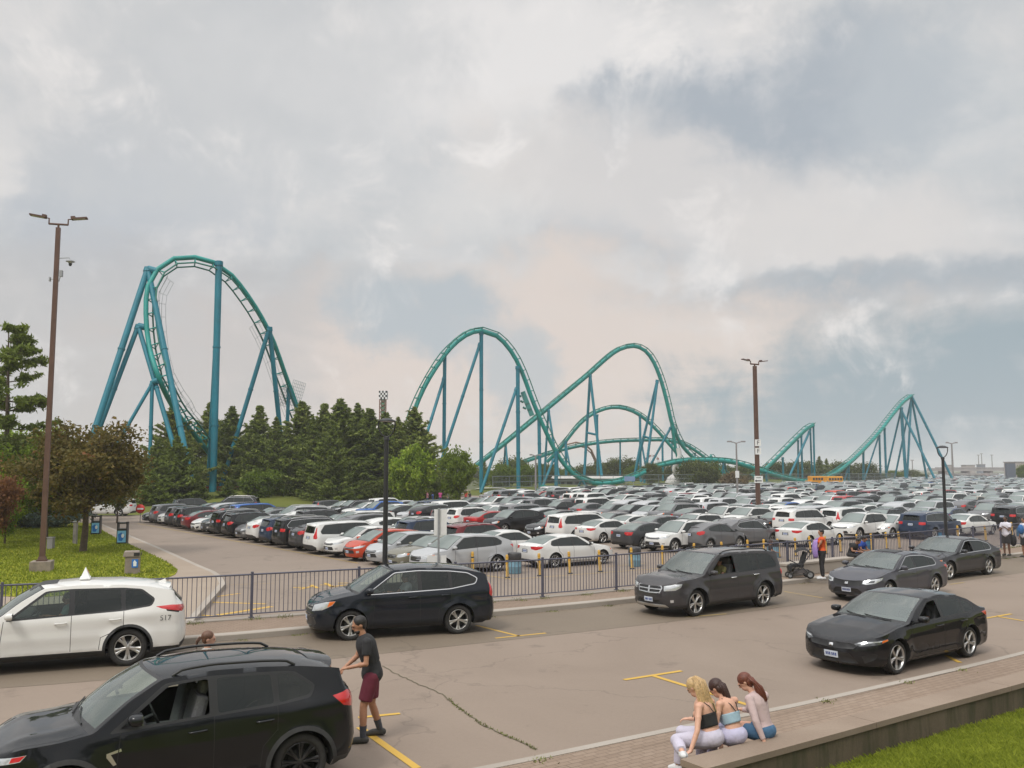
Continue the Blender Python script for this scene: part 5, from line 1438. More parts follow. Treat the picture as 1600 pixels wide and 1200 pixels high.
def broad(seed, h=7, w=7, leaf=.26, n=9000, m='mid', th=.22, shape=1.0, clumps=70, cs=.16, twigs=0, hollow=.35, bark=None, cz=None):
 """broadleaf: forked limbs carrying leaf clumps spread through an uneven crown"""
 rnd = random.Random(seed); mb = MB(); H0 = h * th
 r = np.random.RandomState(seed)
 tr = max(.09, h * .022)
 mb.tube([(0, 0, -.3), (.02 * h * rnd.uniform(-1, 1), 0, H0 * .6), (.02 * h * rnd.uniform(-1, 1), .01 * h, H0), (0, 0, h * .55)], [tr * 1.25, tr, tr * .85, tr * .4], 8)
 cz_ = (H0 + h) / 2 if cz is None else cz; rz = (h - H0) / 2 * 1.02
 cl = []
 lobes = [(rnd.uniform(0, 6.3), rnd.uniform(-.6, .9), rnd.uniform(.75, 1.2)) for _ in range(6)]
 while len(cl) < clumps:
  v = Vector((rnd.gauss(0, 1), rnd.gauss(0, 1), rnd.gauss(0, 1))).normalized(); q = rnd.uniform(hollow, 1) ** .6
  a = math.atan2(v.y, v.x); k = .70
  for la, lz, lk in lobes:
   dd = math.cos(a - la) * .5 + .5 - abs(v.z - lz) * .5
   k = max(k, lk * (.72 + .38 * max(0, dd)))
  zz = v.z
  wz = w / 2 * (1.0 if zz > -.2 else .92)
  p = Vector((v.x * wz * q * k, v.y * wz * q * k, cz_ + zz * rz * q * min(1.06, k)))
  if p.z < H0 * .75: continue
  cl.append(p)
 for p in cl[::2]:
  s = Vector((0, 0, H0 + (p.z - H0) * rnd.uniform(.05, .4)))
  md = s.lerp(p, .5) + Vector((0, 0, -.05 * w + rnd.uniform(0, .08) * h))
  mb.tube([s, md, p], [tr * .42, tr * .22, .012], 5, caps=False)
 for _ in range(twigs):
  p = cl[rnd.randrange(len(cl))] * 1.0; q = p + Vector((rnd.gauss(0, .5), rnd.gauss(0, .5), rnd.uniform(.2, .8)))
  mb.tube([p * .6 + Vector((0, 0, H0)) * .4, p, q], [.03, .015, .005], 4, caps=False)
 C_ = np.array([tuple(p) for p in cl]); per = n // len(cl)
 sc = r.uniform(.65, 1.35, (len(cl), 1, 1)) * w * cs * np.array([1, 1, .72])
 P_ = (C_[:, None, :] + r.normal(size=(len(cl), per, 3)) * .55 * sc).reshape(-1, 3)
 return mb.mesh('trunk', bark or bark_m), leafmesh('crown', P_, leaf, seed, LM[m], flat=.1, elong=1.35), h
def pine_open(seed, h=14, w=9, n=14000):
 """old open pine: bare leader, irregular long boughs with tufted needle clumps and sky between"""
 rnd = random.Random(seed); mb = MB(); pts = []
 mb.tube([(0, 0, -.3), (.1, 0, h * .5), (-.1, .1, h * .98)], [.24, .15, .03], 8)
 z = h * .22
 while z < h * .98:
  t = z / h; nb = rnd.choice((2, 3, 3))
  for _ in range(nb):
   a = rnd.uniform(0, 6.3); L_ = (w / 2) * (1 - t) ** .55 * rnd.uniform(.45, 1.15) + .3
   d = Vector((math.cos(a), math.sin(a), 0)); s = Vector((0, 0, z)); e = s + d * L_ + Vector((0, 0, L_ * rnd.uniform(-.05, .35))); m_ = s.lerp(e, .5) + Vector((0, 0, -.06 * L_))
   mb.tube([s, m_, e], [.05, .03, .012], 5, caps=False)
   k = int(3 + L_ * 3.2)
   for i in range(k):
    u = .35 + .65 * (i + rnd.random()) / k; p = m_.lerp(e, (u - .5) * 2) if u > .5 else s.lerp(m_, u * 2)
    n_ = Vector((-d.y, d.x, 0)); c = p + n_ * rnd.gauss(0, .28 * L_ * .6) + Vector((0, 0, rnd.uniform(-.05, .28)))
    mb.tube([p, c], [.014, .006], 4, caps=False)
    for _q in range(34): pts.append((c.x + rnd.gauss(0, .15), c.y + rnd.gauss(0, .15), c.z + rnd.gauss(0, .09)))
  z += h * .045 * rnd.uniform(.7, 1.3)
 return mb.mesh('trunk', bark_m), leafmesh('crown', np.array(pts), .15, seed, LM['pine'], 0, 2.6), h
TV_ = {
 'spruce_a': spruce(1, 12, 10.5, gap=.04, leaf=.22), 'spruce_b': spruce(2, 12, 9.2, gap=.06, leaf=.21), 'spruce_c': spruce(3, 12, 12, gap=.10, leaf=.23), 'spruce_d': spruce(4, 12, 10, gap=.32, leaf=.21),
 'whitepine': spruce(5, 9, 8.6, gap=.12, leaf=.30, m='pine'),
 'pine': pine_open(8, 14, 9.5),
 'maple_red': broad(6, 6, 5.8, .14, 15000, 'maple', .28, cs=.095, clumps=105, twigs=90, hollow=.25, cz=3.9),
 'light_a': broad(7, 7, 6.4, .30, 9000, 'bright', .10, cs=.11, clumps=95), 'light_b': broad(9, 7, 6.0, .30, 8000, 'mid', .16, cs=.11, clumps=85),
 'round_a': broad(10, 7, 7.5, .34, 6000, 'dark', .10, cs=.16, clumps=60), 'round_b': broad(11, 7, 8, .34, 6000, 'dark', .08, cs=.15, clumps=70), 'round_c': broad(12, 7, 7, .34, 6000, 'mid', .10, cs=.16, clumps=60),
 'near_dark': broad(13, 9, 8, .18, 15000, 'dark', .18, cs=.10, clumps=110), 'near_green': broad(14, 7, 7, .18, 12000, 'mid', .2, cs=.10, clumps=100),
 'near_bright': broad(15, 6, 5, .17, 9000, 'bright', .15, cs=.13, clumps=80), 'near_red': broad(16, 5, 4, .16, 7000, 'red', .15, cs=.15, clumps=60),
 'bush_brown': broad(17, 5, 6, .30, 4500, 'brown', .02, cs=.16, clumps=50), 'bush': broad(18, 3, 4.5, .22, 5000, 'dark', .02, cs=.16, clumps=50), 'hedge_blue': broad(19, 2.2, 4.2, .15, 7000, 'blue', .02, cs=.15, clumps=60),
}
rt = random.Random(77)
def tree(kind, px, top, base_or_D, label, D=None, wpx=None, cat='tree', group=None, base_z=-.45, name='tree', wf=1.0, rz=None):
 """stand a tree where the photo shows it: crown top at pixel row `top`, distance D"""
 tm, cm, h0 = TV_[kind]; D = D or base_or_D; D *= 1 if px == 134 else 1.05
 loc = P(px, 760, D); z1 = P(px, top, D).z
 s = (z1 - base_z) / h0
 r = empty(name, (loc.x, D, base_z), rz if rz is not None else rt.uniform(0, 6.28)); r.scale = (s * wf, s * wf, s)
 tag(r, label, cat, group)
 mesh_obj('trunk', tm, r); mesh_obj('crown', cm, r)
 return r
GS = 'spruces and pines in the belt behind the car park'
# near left
tree('pine', 4, 505, 60, 'tall open pine rising against the sky at the left edge', base_z=LAWNZ, name='pine_tree', rz=1.0)
m_ = tree('maple_red', 134, 661, G(128, 862, LAWNZ).y, 'reddish-green maple on the lawn with bare twigs in its crown', base_z=LAWNZ, name='maple_tree', wf=1.08, rz=.6)
m_.location.x = G(129, 862, LAWNZ).x
tree('near_dark', 20, 668, 57, 'dark spreading tree on the lawn at the left edge with its stout trunk showing', base_z=LAWNZ, wf=1.0)
tree('near_green', 75, 690, 53, 'dark green tree just behind the tall brown floodlight pole', base_z=LAWNZ, wf=.95)
tree('near_bright', 45, 668, 66, 'yellow-green tree peeping above the dark trees at the left', base_z=LAWNZ, wf=1.1)
tree('near_bright', 12, 735, 50, 'small lime-green sapling low at the left edge', base_z=LAWNZ, wf=.55)
tree('near_red', -12, 722, 47, 'red-leaved small tree cut by the left edge', base_z=LAWNZ, wf=.7)
tree('near_dark', 185, 705, 72, 'dark bushy tree right behind the reddish maple', base_z=-.45, wf=.55)
tree('near_green', 110, 700, 75, 'green tree between the brown pole and the reddish maple, farther back', base_z=-.45)
for i, (px, tp, w) in enumerate([(8, 800, .8), (38, 797, .9), (70, 800, .8), (92, 803, .7)]):
 tree('hedge_blue', px, tp - 14, 64, ['blue-green low shrub at the far left edge of the lawn', 'blue-green low shrub second from the left edge behind the lawn', 'blue-green low shrub just left of the brown floodlight pole foot', 'blue-green low shrub just right of the brown floodlight pole'][i], cat='shrub', group='blue-green shrubs behind the lawn', base_z=LAWNZ, name='shrub', wf=1.2)
# spruce belt
belt = [('spruce_a', 266, 634, 108, 1.0), ('spruce_c', 246, 690, 100, 1.0), ('spruce_b', 322, 630, 113, 1.0), ('spruce_a', 362, 636, 110, .95), ('spruce_b', 402, 636, 112, 1.1), ('spruce_d', 428, 656, 108, 1.0), ('spruce_a', 470, 628, 111, 1.15),
  ('spruce_d', 488, 655, 106, 1.0), ('spruce_b', 506, 632, 113, 1.1), ('spruce_a', 533, 624, 108, 1.1), ('spruce_c', 557, 634, 112, 1.0), ('spruce_b', 580, 640, 109, 1.2), ('spruce_a', 603, 646, 114, 1.1), ('spruce_d', 622, 656, 110, 1.2),
  ('spruce_c', 648, 640, 116, 1.1), ('spruce_d', 664, 690, 113, 1.3), ('spruce_b', 343, 660, 118, 1.1), ('spruce_a', 290, 668, 120, 1.1), ('spruce_b', 448, 668, 120, 1.2), ('spruce_c', 520, 670, 101, .9), ('spruce_b', 383, 672, 121, 1.1), ('spruce_a', 495, 668, 122, 1.2), ('spruce_b', 592, 680, 121, 1.3)]
places = ['leftmost in the belt, its tip beside the left coaster foot', 'broad low one filling the left end of the belt', 'thin one just left of the thick blue coaster column', 'directly right of the thick blue coaster column', 'under the right flank of the left coaster turn', 'short one with a ragged tip under the right coaster legs', 'tall one just right of the left coaster turn', 'short one with gaps standing forward of the belt middle', 'tall one second right of the left coaster turn', 'tallest in the belt middle', 'broad one right of the tallest', 'one left of the chequered drop tower', 'one directly below the chequered drop tower', 'ragged one just right of the ring-topped lamp', 'broad one at the right end of the belt by the second coaster hill', 'outermost low one at the right end of the belt', 'hidden behind the thick blue column', 'behind the left end of the belt', 'behind the gap under the coaster legs', 'shorter one in front of the tallest', 'behind the column gap', 'behind the belt middle', 'behind the drop tower end of the belt']
for (k, px, tp, D, wf), pl in zip(belt, places):
 wf *= 1.12; tp -= 5
 if 300 < px < 390: D += 6
 tree(k, px, tp, D, 'spruce, ' + pl, name='spruce_tree', group=GS, wf=wf)
tree('whitepine', 275, 682, 98, 'soft-needled lighter pine in front of the left end of the belt', name='pine_tree', wf=1.0)
tree('whitepine', 238, 735, 93, 'small rounded pine by the car park entrance corner', name='pine_tree', wf=1.1)
tree('whitepine', 308, 744, 97, 'low bushy pine left of the thick blue column foot', name='pine_tree', wf=1.2)
tree('whitepine', 356, 748, 99, 'low bushy pine right of the thick blue column foot', name='pine_tree', wf=1.2)
tree('light_b', 398, 736, 101, 'small green tree with a thin trunk in front of the spruces', wf=1.0)
tree('round_c', 428, 733, 105, 'roundish green tree in the shade of the spruces', wf=.9)
tree('round_b', 470, 742, 106, 'dark rounded tree low in the belt middle', wf=1.1)
tree('round_a', 545, 733, 106, 'dark rounded tree left of the ring-topped lamp', wf=1.0)
tree('round_b', 590, 750, 103, 'dark low tree behind the ring-topped lamp', wf=1.3)
tree('light_a', 641, 696, 99, 'bright yellow-green maple just right of the ring-topped lamp', name='maple_tree', wf=.76)
tree('light_b', 716, 702, 99, 'green maple with an open crown left of the tall coaster column', name='maple_tree', wf=.66)
# mid distance
GM = 'trees among the coaster hills'
mid_ = [('round_c', 783, 725, 178, 1.0, 'rounded green tree left of the second tall coaster column'), ('round_c', 825, 727, 176, .95, 'rounded green tree right of the second tall coaster column'), ('spruce_d', 757, 718, 200, 1.2, 'dark pine tip just right of the tall coaster column'),
  ('round_a', 806, 716, 215, 1.0, 'dark tree top behind the two rounded green trees'), ('round_b', 852, 722, 210, 1.0, 'dark tree left of the coaster track crossing'), ('round_c', 873, 735, 215, .8, 'small lighter tree under the coaster track crossing'),
  ('round_a', 917, 727, 235, 1.1, 'dark tree behind the low white-roofed building, left'), ('round_b', 945, 720, 240, 1.1, 'dark tree behind the white-roofed building, centre'), ('round_a', 972, 716, 235, 1.1, 'tallest dark tree behind the white-roofed building'), ('round_c', 990, 728, 225, .9, 'mid-green tree right of the white-roofed building'),
  ('near_dark', 1017, 720, 186, .85, 'dark dense tree where the low coaster track disappears'), ('round_b', 1045, 726, 230, .9, 'dark tree left of the white dome'), ('round_a', 1078, 720, 196, 1.0, 'dark pine-like tree right of the white dome'), ('round_b', 1102, 719, 192, .95, 'dark tree right of the dome, the wider of the pair'),
  ('bush_brown', 1146, 737, 178, 1.1, 'brownish round bush on the bank left of the tall pole'), ('round_a', 1127, 728, 240, 1.1, 'dark tree behind the brownish bush'), ('round_b', 1165, 725, 245, 1.2, 'dark tree behind the sloping coaster track'), ('round_a', 1210, 722, 260, 1.2, 'dark tree left of the short coaster tower'),
  ('round_b', 1250, 719, 255, 1.1, 'dark round tree inside the short coaster tower'), ('spruce_b', 1281, 712, 260, 1.2, 'pointed spruce between the two coaster towers, taller'), ('spruce_d', 1293, 716, 262, 1.2, 'pointed spruce between the two coaster towers, shorter'), ('round_a', 1318, 722, 268, 1.1, 'dark tree under the rising coaster track'),
  ('round_b', 1350, 722, 265, 1.25, 'large dark round tree below the far coaster tower'), ('bush', 1376, 742, 262, 1.0, 'low light bush right of the large dark round tree'), ('round_c', 1600, 726, 300, .7, 'green tree cut by the right edge beside the dark building'), ('round_a', 690, 735, 150, .8, 'dark tree between the two light green maples')]
for k, px, tp, D, wf, lb in mid_: tree(k, px, tp, D, lb, name='tree', group=GM, wf=wf)
# filler along the far bank, each still its own tree
rf = random.Random(5); kk = 0
ords = ['far dark tree number %d']
xs_f = [735, 770, 800, 838, 860, 895, 930, 958, 1003, 1030, 1060, 1092, 1118, 1145, 1180, 1198, 1230, 1268, 1306, 1335, 1395, 1420, 1440]
for i, px in enumerate(xs_f):
 D = 290 + (i * 37) % 60; tp = 728 + (i * 13) % 7 - (0 if px < 1380 else -6)
 ref = 'above car rows' ; near = {735: 'behind the tall coaster column', 770: 'between the first two green trees and the column', 800: 'behind the second tall column', 838: 'left of the vertical column by the crossing', 860: 'behind the track crossing', 895: 'left of the white-roofed building', 930: 'above the white roof, left part', 958: 'above the white roof, right part', 1003: 'right end of the white roof', 1030: 'left of the ferris wheel', 1060: 'behind the white dome', 1092: 'behind the dark pair of trees', 1118: 'behind the low coaster dip', 1145: 'above the brownish bush', 1180: 'behind the tall sign-bearing pole', 1198: 'right of the tall sign-bearing pole', 1230: 'in front of the short coaster tower legs', 1268: 'behind the short coaster tower', 1306: 'right of the two pointed spruces', 1335: 'left of the large dark round tree', 1395: 'between the legs of the far coaster tower, left', 1420: 'between the legs of the far coaster tower, middle', 1440: 'between the legs of the far coaster tower, right'}[px]
 tree('round_' + 'abc'[i % 3], px, tp, D, 'hazy distant tree, ' + near, name='tree', group='distant trees on the skyline', wf=1.6)
# trees behind the viewer: only their reflections reach the picture
bt = []
for i, (x, y, k, s_) in enumerate([(-34, -16, 'near_dark', 1.3), (-24, -22, 'near_green', 1.6), (-12, -24, 'near_dark', 1.4), (-2, -30, 'near_green', 1.7), (9, -26, 'near_dark', 1.3), (20, -22, 'near_green', 1.6), (32, -18, 'near_dark', 1.4), (44, -6, 'near_green', 1.6), (56, 6, 'near_dark', 1.4), (-46, -8, 'near_green', 1.6)]):
 me = TV_[k][1]; n = len(me.vertices); co = np.empty(n * 3); me.vertices.foreach_get('co', co); co = co.reshape(-1, 3)[: (n // 4) * 4 : 1]; co = co.reshape(-1, 4, 3)[::3].reshape(-1, 3) * s_ * 1.0
 bt.append(co + np.array([x, y, 2.2]))
v = np.concatenate(bt); idx = np.arange(len(v) // 4) * 4
me = bpy.data.meshes.new('tree_line'); me.from_pydata(v.tolist(), [], np.stack([idx, idx + 1, idx + 2, idx, idx + 2, idx + 3], 1).reshape(-1, 3).tolist()); me.materials.append(LM['dark']); tag(mesh_obj('tree_line', me), kind='stuff')
# ================================================================== ROLLER COASTER
teal = mat('track_green', (.001, .245, .215), .5, noise=(.5, .18))
blue = mat('support_blue', (.0, .15, .205), .55, noise=(.4, .2))
teal_d = mat('track_rail', (.010, .15, .115), .5)
mesh_g = mat('walkway_mesh', (.33, .36, .36), .6)
def cr(pts, step):
 out = []; pts = [Vector(p) for p in pts]
 for i in range(len(pts) - 1):
  p0 = pts[max(i - 1, 0)]; p1 = pts[i]; p2 = pts[i + 1]; p3 = pts[min(i + 2, len(pts) - 1)]
  n = max(1, int((p2 - p1).length / step))
  for k in range(n):
   t = k / n
   out.append(.5 * ((2 * p1) + (p2 - p0) * t + (2 * p0 - 5 * p1 + 4 * p2 - p3) * t * t + (3 * p1 - p0 - 3 * p2 + p3) * t ** 3))
 out.append(pts[-1]); return out
RC = empty('roller_coaster', (P(340, 760, 115).x, 115, -.3))
tag(RC, 'huge teal steel roller coaster on blue supports spanning the skyline behind the car park', 'roller coaster')
RCO = RC.location.copy()
def sub(pts): return [Vector(p) - RCO for p in pts]
def track(pxs, up='z', r=.55, name='track', w=.5, gauge=.7, ctr=None, rails=True, step=1.6, r2=None):
 pts = cr([P(*p) for p in pxs], step); n = len(pts)
 r *= .88; mb = MB(); mb.tube(sub(pts), r, 8)
 ups = []
 for i, p in enumerate(pts):
  t = (pts[min(i + 1, n - 1)] - pts[max(i - 1, 0)]).normalized()
  u = (ctr - p) if ctr is not None else Vector((0, 0, 1))
  u = (u - t * u.dot(t)).normalized(); ups.append((t, u, t.cross(u).normalized()))
 if rails:
  for s_ in (-1, 1):
   mb.tube(sub([p + u * w * 1.25 + b * s_ * gauge for p, (t, u, b) in zip(pts, ups)]), .11, 6, 1)
  for i in range(0, n, 1):
   t, u, b = ups[i]; p = pts[i]
   for s_ in (-1, 1): mb.tube(sub([p + u * w * .2, p + u * w * 1.25 + b * s_ * gauge]), .08, 4, 0, caps=False)
   mb.tube(sub([p + u * w * 1.15 - b * gauge, p + u * w * 1.15 + b * gauge]), .06, 4, 0, caps=False)
 return mb.build(name, [teal, teal_d], RC), pts, ups
def sup(top, low, D, r=.42, D2=None, zb=-.65, name='support_column', flange=True):
 a = P(top[0], top[1], D); b = P(low[0], low[1], D2 or D)
 d = b - a; r *= .70 if D < 140 else .78
 if d.z > -1e-3: return
 e = a + d * ((zb - a.z) / d.z)
 mb = MB(); n = 10
 mb.tube(sub([a, e]), r, n)
 if flange:
  L_ = (e - a).length
  for q in (.36, .68):
   c = a.lerp(e, q); t = (e - a).normalized()
   mb.tube(sub([c - t * .09, c + t * .09]), r * 1.18, n)
  mb.tube(sub([a + (a - e).normalized() * .1, a + (e - a).normalized() * .5]), r * 1.25, n)
 mb.build(name, blue, RC)
def seg(a, b, D, r=.3, D2=None):
 mb = MB(); mb.tube(sub([P(*a, D), P(*b, D2 or D)]), r, 8); mb.build('support_brace', blue, RC)
# the big turn on the left
ctr = P(325, 560, 114)
h_px = [(330, 712, 121), (303, 678, 117), (288, 660, 114), (268, 632, 112), (248, 590, 108), (233, 540, 110), (228, 490, 111), (231, 448, 112), (246, 421, 113), (272, 404, 114), (305, 402, 115), (334, 410, 116), (362, 430, 118), (388, 463, 120), (410, 498, 122), (428, 535, 124), (444, 580, 126), (458, 618, 128), (472, 655, 130), (490, 690, 132)]
_, hp, hu = track(h_px, r=.36, ctr=ctr, w=.8, gauge=.75, step=1.5)
# catwalk along the inside of the turn
def catwalk(pts, ups, i0, i1, off, name='walkway'):
 mb = MB(); A = []; B = []; C = []
 for i in range(i0, i1):
  t, u, b = ups[i]; p = pts[i] + u * off
  A.append(p + b * .5); B.append(p - b * .5); C.append(p + u * 1.0 + b * .5)
 for L_ in (A, B, C, [c - (c - a) * .5 for c, a in zip(C, A)]): mb.tube(sub(L_), .03, 4)
 for a, b, c in zip(A, B, C): mb.tube(sub([a, b]), .028, 4, caps=False); mb.tube(sub([a, c]), .025, 4, caps=False)
 return mb.build(name, mesh_g, RC)
nh = len(hp)
catwalk(hp, hu, int(nh * .10), int(nh * .52), 1.5); catwalk(hp, hu, int(nh * .72), int(nh * .97), 1.4)
def netting(c, w_, h_, D, nx=7, ny=8, tilt=.3):
 mb = MB(); o = P(*c, D)
 u = Vector((math.cos(.3), .2, -tilt)).normalized(); v = Vector((tilt * .9, 0, 1)).normalized()
 for i in range(nx + 1):
  p = o + u * (w_ * (i / nx - .5)); mb.tube(sub([p - v * h_ / 2, p + v * h_ / 2]), .03, 4)
 for j in range(ny + 1):
  p = o + v * (h_ * (j / ny - .5)); mb.tube(sub([p - u * w_ / 2, p + u * w_ / 2]), .03, 4)
 mb.build('safety_net', mesh_g, RC)
netting((446, 618), 1.6, 3.0, 128); netting((463, 615), 1.8, 3.6, 129)
for a, b, D, r, D2 in [((231, 420), (151, 663), 113, .55, 106), ((231, 420), (284, 680), 113, .52, 106), ((216, 509), (163, 649), 111, .42, 108), ((216, 509), (267, 682), 111, .40, 106), ((239, 597), (194, 675), 108, .30, 106), ((238, 597), (235, 692), 108, .32, 107),
                       ((342, 410), (333, 745), 116, .62, 113), ((342, 415), (330, 650), 117, .30, 119), ((421, 512), (376, 660), 122, .42, 120), ((421, 512), (438, 676), 122, .46, 124), ((451, 607), (449, 662), 127, .36, 127), ((451, 607), (468, 650), 127, .36, 129)]:
 sup(a, b, D, r, D2)
seg((216, 509), (229, 512), 111, .4); seg((239, 597), (247, 595), 108, .4); seg((231, 420), (245, 424), 113, .45)
# second hill
D1 = 168
track([(640, 668, 160), (648, 640, 161), (662, 607, 162), (680, 576, 163), (703, 545, 165), (728, 524, 166), (752, 517, 168), (776, 525, 169), (798, 548, 170), (815, 580, 171), (833, 628, 172), (850, 668, 173), (868, 705, 174), (886, 731, 175), (905, 747, 176), (927, 755, 177), (955, 755, 178), (985, 748, 180), (1008, 737, 182)], r=.48)
for a, b, D, r, D2 in [((695, 552), (693, 772), 165, .44, 165), ((694, 590), (663, 690), 165, .36, 160), ((752, 519), (752, 770), 168, .48, 168), ((750, 537), (687, 728), 168, .38, 163), ((809, 573), (810, 770), 170, .50, 169), ((807, 607), (752, 768), 170, .38, 164),
                       ((842, 650), (844, 770), 173, .44, 172), ((869, 706), (869, 770), 174, .46, 173), ((865, 718), (847, 762), 174, .32, 171), ((909, 750), (905, 758), 176, .3, 177), ((910, 750), (916, 762), 176, .3, 176)]:
 sup(a, b, D, r, D2)
# third hill with the long straight climb
track([(745, 727, 205), (760, 716, 205), (800, 684, 206), (850, 643, 208), (890, 610, 210), (920, 585, 211), (948, 560, 212), (968, 546, 213), (990, 541, 214), (1008, 548, 215), (1022, 567, 216), (1034, 598, 217), (1043, 632, 218), (1050, 662, 219), (1062, 690, 221), (1080, 712, 223), (1104, 727, 226), (1136, 741, 230)], r=.52)
for a, b, D, r, D2 in [((790, 692), (787, 735), 206, .30, 208), ((790, 692), (794, 735), 206, .30, 204), ((857, 640), (852, 720), 208, .34, 211), ((857, 640), (870, 725), 208, .34, 205), ((922, 586), (914, 725), 211, .42, 214), ((922, 586), (938, 726), 211, .42, 208),
                       ((1027, 594), (997, 720), 216, .40, 219), ((1027, 596), (1011, 722), 216, .40, 213), ((1048, 668), (1019, 722), 219, .36, 221), ((1046, 672), (1013, 732), 219, .3, 217)]:
 sup(a, b, D, r, D2)
seg((917, 676), (931, 679), 212, .26); seg((1004, 681), (1016, 685), 216, .26)
# arched hill behind it
track([(855, 722, 232), (868, 709, 231), (884, 690, 230), (905, 664, 230), (928, 646, 231), (955, 637, 232), (978, 639, 233), (1000, 649, 234), (1022, 668, 235), (1042, 690, 236), (1060, 712, 237), (1074, 735, 238), (1090, 752, 240)], r=.46)
track([(812, 725, 240), (840, 715, 238), (868, 706, 236), (900, 698, 236), (935, 692, 237), (970, 689, 238), (1005, 688, 239), (1040, 688, 240), (1068, 694, 241), (1092, 708, 243), (1112, 724, 245), (1130, 738, 247), (1142, 744, 248)], r=.45)
track([(1050, 664, 219), (1054, 690, 220), (1058, 712, 221), (1063, 730, 222), (1066, 752, 223)], r=.42)
for a, b, D, r, D2 in [((884, 690), (885, 764), 230, .44, 229), ((885, 700), (896, 758), 230, .30, 226), ((933, 648), (934, 752), 231, .38, 231), ((1000, 650), (1001, 758), 234, .42, 233), ((1001, 690), (990, 748), 235, .32, 233), ((1002, 690), (1012, 745), 235, .32, 232),
                       ((1035, 693), (1036, 754), 236, .34, 235), ((969, 690), (969, 740), 238, .28, 238), ((1050, 692), (1050, 740), 240, .26, 240), ((1086, 708), (1086, 745), 243, .28, 243), ((853, 715), (853, 742), 238, .26, 238)]:
 sup(a, b, D, r, D2)
# low run to the right and the two towers
track([(1026, 729, 205), (1055, 722, 206), (1090, 719, 208), (1130, 720, 210), (1160, 726, 212), (1190, 736, 215), (1222, 746, 220), (1252, 752, 226), (1280, 750, 234), (1305, 740, 244), (1328, 723, 254), (1350, 702, 264), (1372, 678, 273), (1395, 648, 282), (1412, 628, 288), (1424, 619, 292)], r=.60, gauge=1.1)
track([(1178, 745, 246), (1190, 738, 247), (1210, 720, 249), (1230, 700, 251), (1250, 680, 253), (1262, 669, 254), (1271, 664, 255)], r=.60, gauge=1.1)
track([(1110, 712, 250), (1122, 728, 251), (1134, 740, 252)], r=.45)
for a, b, D, r, D2 in [((1271, 664), (1273, 749), 255, .34, 255), ((1266, 670), (1269, 749), 256, .32, 258), ((1252, 680), (1254, 750), 253, .36, 252), ((1247, 688), (1247, 745), 253, .3, 255), ((1265, 674), (1232, 748), 254, .42, 247), ((1223, 715), (1224, 746), 250, .36, 250), ((1197, 738), (1198, 751), 215, .34, 215),
                       ((1408, 637), (1416, 753), 286, .62, 285), ((1408, 640), (1386, 735), 286, .38, 291), ((1408, 640), (1461, 749), 286, .48, 278), ((1424, 618), (1489, 750), 292, .50, 286), ((1424, 620), (1449, 752), 292, .44, 297), ((1424, 620), (1417, 753), 292, .44, 287), ((1424, 622), (1397, 752), 292, .38, 298),
                       ((1382, 669), (1385, 753), 277, .44, 276), ((1374, 680), (1376, 752), 273, .38, 275), ((1373, 682), (1358, 727), 273, .3, 269), ((1349, 703), (1349, 724), 264, .42, 264), ((1326, 727), (1326, 753), 253, .38, 253), ((1325, 730), (1320, 750), 253, .28, 250), ((1302, 742), (1302, 752), 243, .34, 243), ((1130, 721), (1130, 755), 210, .36, 210), ((1132, 722), (1135, 738), 210, .28, 213)]:
 sup(a, b, D, r, D2)
# a train on the second drop
mb = MB()
tp = [P(839, 650, 172.2), P(835, 640, 172), P(831, 630, 171.8), P(828, 622, 171.6)]
for i in range(3):
 c = tp[i].lerp(tp[i + 1], .5) + Vector((-1.15, -.2, .55)); d = (tp[i + 1] - tp[i]).normalized()
 mb.box(c - RCO, (1.3, 2.4, .9), rot=Vector((d.z, 0, -d.x)).to_track_quat('Z', 'Y').to_euler())
 for s in (-.5, .0, .5): mb.tube(sub([c + Vector((-.7, s * 1.6, .2)), c + Vector((-1.3, s * 1.6, .5))]), .16, 6)
mb.build('train', mat('train_green', (.04, .22, .20), .4), RC)
# smaller brown coaster behind
BC = empty('roller_coaster', (P(895, 760, 300).x, 300, -.3)); tag(BC, 'smaller brown coaster hump behind the teal track crossing', 'roller coaster')
brn = mat('brown_steel', (.20, .12, .07), .6)
pts = cr([P(*p) for p in [(862, 714, 300), (872, 704, 300), (884, 695, 301), (900, 691, 302), (914, 694, 303), (924, 703, 304), (931, 718, 305), (936, 735, 306)]], 2.0)
mb = MB(); o_ = BC.location
for dz, dy in ((0, 0), (.0, 1.6)):
 mb.tube([p - o_ + Vector((0, dy, dz)) for p in pts], .26, 6)
mb.tube([p - o_ + Vector((0, .8, -1.1)) for p in pts], .22, 6)
for p in pts: mb.tube([p - o_, p - o_ + Vector((0, .8, -1.1)), p - o_ + Vector((0, 1.6, 0))], .12, 4)
mb.build('track', brn, BC)
for i in range(1, len(pts), 3):
 mb = MB(); p = pts[i] - o_; mb.tube([p + Vector((0, .8, -1.1)), (p.x, p.y + .8, 0)], .17, 6); mb.build('support_column', mat('grey_steel', (.22, .24, .25), .6), BC)
